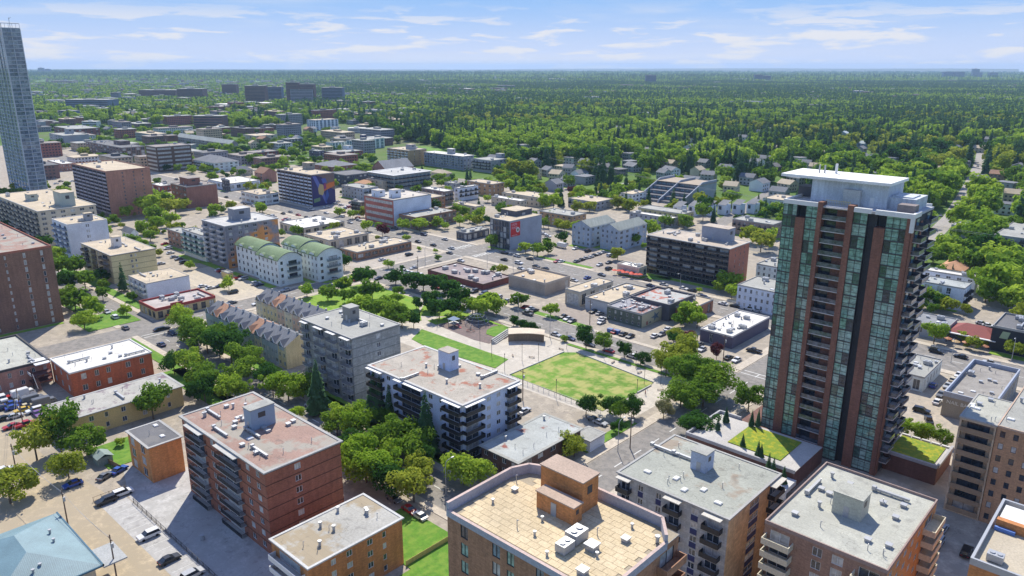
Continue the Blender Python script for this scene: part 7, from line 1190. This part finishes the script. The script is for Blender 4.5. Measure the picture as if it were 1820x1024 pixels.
def scatter(name, label, pts, mesh, seedr=1):
    if not pts: return
    me = bpy.data.meshes.new(name); me.from_pydata([(p[0], p[1], -.05) for p in pts], [], []); at = me.attributes.new('scl', 'FLOAT', 'POINT'); at.data.foreach_set('value', [p[2] for p in pts]); rt = me.attributes.new('rot', 'FLOAT', 'POINT'); r_ = random.Random(seedr); rt.data.foreach_set('value', [r_.uniform(0, 6.28) for p in pts])
    o = link(name, me, kind='stuff', label=label, category='trees')
    # the model the mass repeats: one real tree of it, standing at its first point
    so_ = link('tree', mesh, o, (pts[0][0], pts[0][1], -.05)); so_.scale = (pts[0][2],)*3; so_['kind'] = 'stuff'
    ng = bpy.data.node_groups.new(name, 'GeometryNodeTree'); ng.interface.new_socket('Geometry', in_out='INPUT', socket_type='NodeSocketGeometry'); ng.interface.new_socket('Geometry', in_out='OUTPUT', socket_type='NodeSocketGeometry')
    gi, go = ng.nodes.new('NodeGroupInput'), ng.nodes.new('NodeGroupOutput'); ip = ng.nodes.new('GeometryNodeInstanceOnPoints'); oi = ng.nodes.new('GeometryNodeObjectInfo'); oi.inputs[0].default_value = so_; oi.transform_space = 'ORIGINAL'; oi.inputs[1].default_value = True
    a1 = ng.nodes.new('GeometryNodeInputNamedAttribute'); a1.data_type = 'FLOAT'; a1.inputs[0].default_value = 'scl'; a2_ = ng.nodes.new('GeometryNodeInputNamedAttribute'); a2_.data_type = 'FLOAT'; a2_.inputs[0].default_value = 'rot'; cx = ng.nodes.new('ShaderNodeCombineXYZ')
    lk = ng.links.new; lk(gi.outputs[0], ip.inputs['Points']); lk(oi.outputs['Geometry'], ip.inputs['Instance']); lk(a2_.outputs[0], cx.inputs[2]); lk(cx.outputs[0], ip.inputs['Rotation']); lk(a1.outputs[0], ip.inputs['Scale']); lk(ip.outputs[0], go.inputs[0])
    md = o.modifiers.new('scatter', 'NODES'); md.node_group = ng
for kind, nmk in (('s', 'spruce_wood'), ('g', 'bright_leafy_wood'), ('m', 'leafy_wood'), ('d', 'dark_leafy_wood'), ('y', 'yellow_leafy_wood')):
    P = wood.get(kind, []); scatter(nmk, f'{KN[kind]}s of the hillside woods seen as a mass', P[0::2], crown_mesh(kind, False, 0), 1); scatter(nmk, f'{KN[kind]}s of the hillside woods, further mass', P[1::2], crown_mesh(kind, False, 1), 2)
# clumps of trees for the far country
def clump(seed, n, Rr, pine, kinds):
    rn = random.Random(seed); b = MB()
    for i in range(n):
        a = rn.uniform(0, 6.28); r = Rr*math.sqrt(rn.random()); cx, cy = r*math.cos(a), r*math.sin(a); ps = rn.random() < pine; h = rn.uniform(14, 23) if ps else rn.uniform(9, 14)
        for j in range(16):
            t_ = rn.random(); z = h*(.15+.85*t_); w = (h*.17*(1-t_)+.3) if ps else h*.36*math.sin(math.pi*min(1, .15+.85*t_))**.6; an = rn.uniform(0, 6.28); p = Vector((cx+math.cos(an)*w, cy+math.sin(an)*w, z)); nn = Vector((math.cos(an)*.6, math.sin(an)*.6, .7)); m0 = len(b.f); q_leaf(b, p, nn.normalized(), rn.uniform(1.9, 3.0), rn); b.m[m0] = 0 if ps else 1+(rn.random() < .5)
    return b.mesh('clump', [LEAF['s'], LEAF[kinds[0]], LEAF[kinds[1]]])
CL = [clump(1, 22, 24, .34, 'mg'), clump(2, 20, 24, .15, 'gm'), clump(3, 14, 30, .15, 'mg')]; far_p = [[], [], []]
for nm in ('dense', 'medium'):
    for (x, y) in fill(ZONES[nm], lambda y: 34):
        d = math.hypot(x, y)
        if d > 1350 and free(x, y) and rnd.random() < (.97 if nm == 'dense' else .8): far_p[1 if nm == 'medium' or nz(x, y, .006) > .25 else 0].append((x, y, rnd.uniform(.8, 1.1)))
for (x, y) in fill(ZONES['far'], lambda y: 60 if y < 6000 else 110):
    d = math.hypot(x, y)
    if d < 15000 and rnd.random() < .5+.5*nz(x, y, .0016): far_p[rnd.choice((0, 2, 2))].append((x, y, rnd.uniform(1.0, 1.6) if d < 6000 else rnd.uniform(1.5, 2.2)))
for i in range(3): scatter('distant_woods', 'woods stretching to the skyline beyond the hillside', far_p[i], CL[i], 9+i)
# roofs speckling the far country
hb = MB(); rn = random.Random(21)
for i in range(5200):
    k = rn.random(); d = 1500+14000*k**1.6; a = rn.uniform(-.66, .66)+YAW; x, y = d*math.sin(a), d*math.cos(a); px, py, _ = proj(x, y, 0)
    if px > 900 and rn.random() < .72: continue
    if not free(x, y): continue
    big = rn.random() < .07; w, l, h = (rn.uniform(25, 60), rn.uniform(18, 35), rn.uniform(7, 14)) if big else (rn.uniform(9, 16), rn.uniform(8, 14), rn.uniform(6, 10)); h += 6 if d > 2500 else 2
    hb.box(x-w/2, y-l/2, 0, x+w/2, y+l/2, h, rn.choice((0, 1, 2)), rn.choice((3, 4, 4, 5, 5)))
hb.build('distant_houses', [ST_BEIGE, ST_GREY2, mat('plain', (.3, .2, .17)), RF_WHITE, RF_GREY, SH_GREY], kind='stuff', label='far suburban roofs scattered to the skyline', category='houses')
# ---------------------------------------------------------------- cars
CC = dict(white=(.70, .70, .69), silver=(.42, .43, .44), grey=(.14, .145, .15), black=(.018, .018, .02), red=(.38, .02, .02), blue=(.03, .08, .34), navy=(.02, .035, .10), yellow=(.62, .42, .05), purple=(.18, .08, .25), cream=(.58, .52, .38))
def prof(L, W, pts, b, m, inset=0.): # extrude a side profile across the width
    P = [(x, z) for x, z in pts]; n = len(P)
    for s in (-1, 1):
        f = [(x, s*(W/2-inset), z) for x, z in P]; b.face(f[::-1] if s > 0 else f, m)
    for i in range(n):
        a, c = P[i], P[(i+1) % n]; b.face([(a[0], -(W/2-inset), a[1]), (a[0], (W/2-inset), a[1]), (c[0], (W/2-inset), c[1]), (c[0], -(W/2-inset), c[1])], m)
def cabin(b, x0, x1, x2, x3, z0, z1, w0, w1, m): # tapered greenhouse: bottom x0..x3, top x1..x2
    B = [(x0, -w0, z0), (x3, -w0, z0), (x3, w0, z0), (x0, w0, z0)]; T = [(x1, -w1, z1), (x2, -w1, z1), (x2, w1, z1), (x1, w1, z1)]
    for i in range(4): j = (i+1) % 4; b.face([B[i], B[j], T[j], T[i]], m)
    b.face(T, m)
CM = {}
def car_meshes(ty, c):
    k = (ty, c)
    if k in CM: return CM[k]
    pm = paint('car_'+c, CC[c], .28); b, g, rf = MB(), MB(), MB(); L = {'s': 4.6, 'v': 4.8, 't': 5.6, 'k': 7.5, 'c': 6.5, 'l': 6.4}[ty]; h = L/2
    if ty == 's' or ty == 'l':
        prof(L, 1.82, [(-h, .35), (-h+.1, .8), (-h+.9, .92), (h-1.3, .92), (h-.15, .74), (h, .5), (h-.05, .32)], b, 0); cabin(g, -h+.55, -h+1.25, h-2.2, h-1.35, .9, 1.38, .86, .68, 0); rf.box(-h+1.2, -.67, 1.37, h-2.2, .67, 1.43)
    elif ty == 'v':
        prof(L, 1.92, [(-h, .4), (-h+.05, 1.05), (h-1.2, 1.08), (h-.1, .92), (h, .6), (h-.05, .38)], b, 0); cabin(g, -h+.08, -h+.45, h-2.0, h-1.2, 1.05, 1.62, .93, .78, 0); rf.box(-h+.4, -.77, 1.61, h-2.0, .77, 1.68)
    elif ty == 't':
        prof(L, 1.95, [(-h, .5), (-h, .85), (h-1.3, 1.05), (h-.1, .95), (h, .6), (h-.05, .45)], b, 0); b.box(-h, -.97, .85, -h+2.1, -.87, 1.15); b.box(-h, .87, .85, -h+2.1, .97, 1.15); b.box(-h, -.87, .85, -h+.1, .87, 1.15); cabin(g, -h+2.1, -h+2.35, h-1.9, h-1.25, 1.0, 1.7, .9, .76, 0); rf.box(-h+2.35, -.75, 1.69, h-1.9, .75, 1.76)
    else:
        hh = 3.0 if ty == 'k' else 2.7; b.box(-h, -1.1, .7, h-1.9, 1.1, hh); prof(2.0, 2.0, [(h-1.8, .5), (h-1.8, 1.9), (h-.7, 1.9), (h-.1, 1.2), (h, .5)], b, 0); cabin(g, h-1.7, h-1.6, h-.78, h-.35, 1.35, 1.82, 1.02, .98, 0); rf.box(-h+.2, -.9, hh, h-2.2, .9, hh+.06)
    w = MB(); w.tube((0, -.12, 0), (0, .12, 0), .33, k=12)
    if 'wheel' not in CM: CM['wheel'] = w.mesh('wheel', [TIRE]); hl = MB(); hl.box(-.05, -.2, -.07, .03, .2, .07); CM['hl'] = hl.mesh('headlight', [WHITE]); CM['tl'] = hl.mesh('tail_light', [paint('tail_red', (.3, .01, .01), .4)])
    CM[k] = (b.mesh('body', [pm]), g.mesh('windows', [CARGLASS]), rf.mesh('roof', [pm]), h, {'s': .91, 'l': .91, 'v': .96, 't': .97, 'k': 1.1, 'c': 1.1}[ty]); return CM[k]
TN = dict(s='car', v='SUV', t='pickup truck', k='box truck', c='camper trailer', l='limousine')
rn = random.Random(8); CARN = 0
def car(x, y, hd, c, ty, z=.03):
    ang = {'a': 0, 'b': math.pi/2, 'd': R(115)}[hd]+rn.uniform(-.06, .06)+(math.pi if rn.random() < .5 else 0)
    t = thing({'s': 'parked_car', 'v': 'parked_car', 't': 'pickup_truck', 'k': 'box_truck', 'c': 'camper_trailer', 'l': 'limousine'}[ty], 'x', 'car' if ty in 'svl' else 'truck' if ty in 'tk' else 'trailer', (x, y, z), ang, 'cars and trucks on the streets and lots'); TODO.append((t, f'{c} {TN[ty]}', x, y, 1)); bm, gm, rm, h, hw = car_meshes(ty, c)
    link('body', bm, t); link('windows', gm, t); link('roof', rm, t)
    for sx_ in (-h+.95, h-.95):
        for s in (-1, 1): link('wheel', CM['wheel'], t, (sx_, s*(hw-.1), .33))
    if proj(x, y)[2] < 330:
        for s in (-.6, .6): link('headlight', CM['hl'], t, (h-.04, s, .66)); link('tail_light', CM['tl'], t, (-h+.05, s, .75))
for (x0_, x1_, y_, hd_) in [(-476, -442, 240, 'b'), (-476, -442, 252, 'b'), (-476, -442, 264, 'b'), (-258, -226, 332, 'b'), (-366, -312, 171, 'b'), (-56, -24, 270, 'b'), (-478, -458, 310, 'b'), (-478, -458, 322, 'b'), (-478, -458, 334, 'b'), (-412, -386, 288.0, 'a'), (-700, -560, 282.5, 'a'), (-700, -320, 297, 'a'), (-280, -110, 296.5, 'a'), (-285, -180, 225.4, 'a'), (-620, -320, 105, 'a'), (-290, -215, 233, 'b'), (-440, -400, 300.5, 'a')]:
    st_ = 3.0 if hd_ == 'b' else 9.5; k_ = 0
    while x0_+k_*st_ < x1_:
        xx = x0_+k_*st_; k_ += 1
        if rn.random() < (.7 if hd_ == 'b' else .4) and not any((xx-a)**2+(y_-b)**2 < 20 for a, b, c, d, e in CARS) and not any(b[0]-2 < xx < b[2]+2 and b[1]-2 < y_ < b[3]+2 for b in BLD.values()) and not (-308 < xx < -290): car(xx, y_, hd_, rn.choice(['black', 'silver', 'grey', 'white', 'white', 'red', 'navy', 'silver']), rn.choice('ssvvt'))
for a in CARS:
    z = .03
    car(*a, z=z)
for i in range(14): car(-304+rn.uniform(-1, 1)*0+(i % 2)*9.6, 122+i*6.6, 'b', rn.choice(['black', 'silver', 'grey', 'white', 'red']), rn.choice('ssv')) if rn.random() < .5 else None
for i in range(16):
    if rn.random() < .7: car(-284+i*9.6, 105.0 if i % 2 else 113.2, 'a', rn.choice(['black', 'silver', 'grey', 'white', 'navy', 'red']), rn.choice('ssv'))
# ---------------------------------------------------------------- poles and lamps
WOOD = mat('plain', (.16, .11, .08))
for (x, y, k) in POLES:
    if k == 'w':
        t = thing('utility_pole', 'x', 'utility pole', (x, y, 0), .0, 'wooden utility poles'); TODO.append((t, 'wooden utility pole', x, y, 9)); q = MB(); q.tube((0, 0, 0), (0, 0, 10.5), .17, .12, 8); q.build('pole', WOOD, t); q = MB(); q.box(-1.1, -.07, 9.5, 1.1, .07, 9.65); q.build('crossarm', WOOD, t); q = MB(); q.tube((.35, .1, 7.6), (.35, .1, 8.6), .25, k=8); q.build('transformer', GREYM, t)
    elif k == 'l':
        t = thing('street_lamp', 'x', 'street lamp', (x, y, 0), random.choice((R(-90), R(90))), 'tall street lamps'); TODO.append((t, 'tall grey street lamp', x, y, 9)); q = MB(); q.tube((0, 0, 0), (0, 0, 8.2), .11, .08, 8)
        for i in range(5): a, b = math.pi/2*i/5, math.pi/2*(i+1)/5; q.tube((1.3-1.3*math.cos(a), 0, 8.2+1.1*math.sin(a)), (1.3-1.3*math.cos(b), 0, 8.2+1.1*math.sin(b)), .07, k=6)
        q.tube((1.3, 0, 9.3), (2.1, 0, 9.4), .06, k=6); q.build('pole', GREYM, t); q = MB(); q.box(2.0, -.16, 9.28, 2.8, .16, 9.45); q.build('lamp_head', GREYM, t)
    else:
        t = thing('park_lamp', 'x', 'park lamp', (x, y, 0), 0, 'slim park lamps'); TODO.append((t, 'slim dark park lamp', x, y, 5)); q = MB(); q.tube((0, 0, 0), (0, 0, 6), .07, k=6); q.build('pole', FRAME_D, t); q = MB(); q.box(-.1, -.1, 6, .1, .1, 6.5); q.build('lamp_head', FRAME_D, t)
# cables
def cable(a, b, sag, label, r=.05):
    t = thing('overhead_cable', label, 'cable', a); q = MB(); A_, B_ = Vector((0, 0, 0)), Vector(b)-Vector(a)
    for i in range(16):
        u, v = i/16, (i+1)/16; q.tube(A_+(B_-A_)*u-Vector((0, 0, sag*4*u*(1-u))), A_+(B_-A_)*v-Vector((0, 0, sag*4*v*(1-v))), r, k=4, cap=False)
    q.build('cable', mat('plain', (.35, .35, .35)), t)
cable((-470, 560, 16), (-80, 470, 13), 2.5, 'pale overhead cable strung across the foot of the wooded hillside', .09); cable((-470, 561, 15), (-80, 471, 12), 2.5, 'lower pale overhead cable strung across the foot of the wooded hillside', .07)
lane = [p_ for p_ in POLES if p_[2] == 'w' and p_[1] < 60]
for i in range(len(lane)-1):
    for j in (-.9, .9): cable((lane[i][0]+j, lane[i][1], 9.7), (lane[i+1][0]+j, lane[i+1][1], 9.7), .7, ('left' if j < 0 else 'right')+f' wire of the {gg(i)} span between the wooden poles on the dirt lane', .025)
# ---------------------------------------------------------------- people
def person(x, y, rot, shirt, trousers, label):
    t = thing('person', label, 'person', (x, y, .02), rot); q = MB(); sk = paint('skin', (.45, .27, .19), .6); sh_, tr = paint('shirt_'+shirt[0], shirt[1], .8), paint('trousers_'+trousers[0], trousers[1], .8)
    bm = bpy.data.meshes.new('body'); V = [(0, 0, .95), (0, 0, 1.2), (0, 0, 1.42), (0, 0, 1.52), (0, 0, 1.66), (.09, .02, .93), (.1, .16, .5), (.1, .08, .06), (-.09, -.02, .93), (-.1, -.1, .5), (-.1, -.28, .1), (.19, 0, 1.4), (.24, -.06, 1.14), (.22, .06, .9), (-.19, 0, 1.4), (-.24, .06, 1.14), (-.22, .16, .92)]
    Eg = [(0, 1), (1, 2), (2, 3), (3, 4), (0, 5), (5, 6), (6, 7), (0, 8), (8, 9), (9, 10), (2, 11), (11, 12), (12, 13), (2, 14), (14, 15), (15, 16)]; bm.from_pydata(V, Eg, []); bm.materials.append(sh_)
    o = link('body', bm, t); sk_ = o.modifiers.new('skin', 'SKIN'); rad = [.14, .13, .13, .055, .10, .09, .07, .045, .09, .07, .045, .06, .045, .035, .06, .045, .035]
    for i, sv in enumerate(bm.skin_vertices[0].data if bm.skin_vertices else []): sv.radius = (rad[i], rad[i]*.8)
    q.tube((0, 0, 1.56), (0, 0, 1.78), .095, .08, 10); q.build('hair', paint('hair', (.05, .03, .02), .7), t)
    for s, a, b in ((.1, (.1, .16, .5), (.1, .08, .1)), (-.1, (-.1, -.1, .5), (-.1, -.28, .14))): w = MB(); w.tube((s*.9, 0, .95), a, .11, .085, 8); w.tube(a, b, .085, .06, 8); w.build('trouser_leg', tr, t)
person(-87.5, 238.5, 1.0, ('dark', (.03, .03, .04)), ('black', (.02, .02, .025)), 'person in dark clothes walking across the street corner by the tall tower')
person(-118.5, 190.5, 2.0, ('red', (.4, .05, .05)), ('grey', (.1, .1, .12)), 'person in red top standing right of the playing field')
person(-203, 195.5, 0.3, ('pale', (.6, .55, .5)), ('grey', (.1, .1, .12)), 'person in pale top standing in the playground')
# ---------------------------------------------------------------- air
hz = MB(); ys = 23500; hz.box(-17500, -40, -1.2, 900, 17500, 152); 
hm = bpy.data.materials.new('haze'); hm.use_nodes = True; ht = hm.node_tree; ht.nodes.clear(); ho = N(ht, 'ShaderNodeOutputMaterial'); hv = N(ht, 'ShaderNodeVolumePrincipled'); hv.inputs['Color'].default_value = (.50, .72, 1, 1); hv.inputs['Density'].default_value = HAZE_D; hv.inputs['Anisotropy'].default_value = .2; ht.links.new(hv.outputs[0], ho.inputs['Volume'])
if HAZE_D > 0: hz.build('haze', hm, kind='stuff')
# ---------------------------------------------------------------- labels that single each thing out
def nearest(x, y):
    return min(LAND, key=lambda l: (l[1]-x)**2+(l[2]-y)**2)
by = {}
for (o, w, x, y, h) in TODO:
    n = nearest(x, y); px, py, _ = proj(x, y, h*.5); lx, ly, _ = proj(n[1], n[2], 6); dist = math.hypot(x-n[1], y-n[2])
    rel = ('left of' if px < lx else 'right of') if abs(px-lx) > abs(py-ly)*1.1 else ('behind' if py < ly else 'in front of')
    if math.hypot(x, y) > 1300: s = w+(' on the left' if px < 600 else ' at the centre' if px < 1200 else ' on the right')
    else: s = f'{w} {rel} the {n[0]}'
    by.setdefault(s, []).append((px, o))
for s, l in by.items():
    l.sort(key=lambda q: q[0])
    for i, (px, o) in enumerate(l):
        if len(l) == 1: o['label'] = s
        elif len(l) == 2: o['label'] = s+(', the left one' if i == 0 else ', the right one')
        else: o['label'] = s+(', leftmost of '+str(len(l)) if i == 0 else ', rightmost of '+str(len(l)) if i == len(l)-1 else f', {gg(i)} from left')
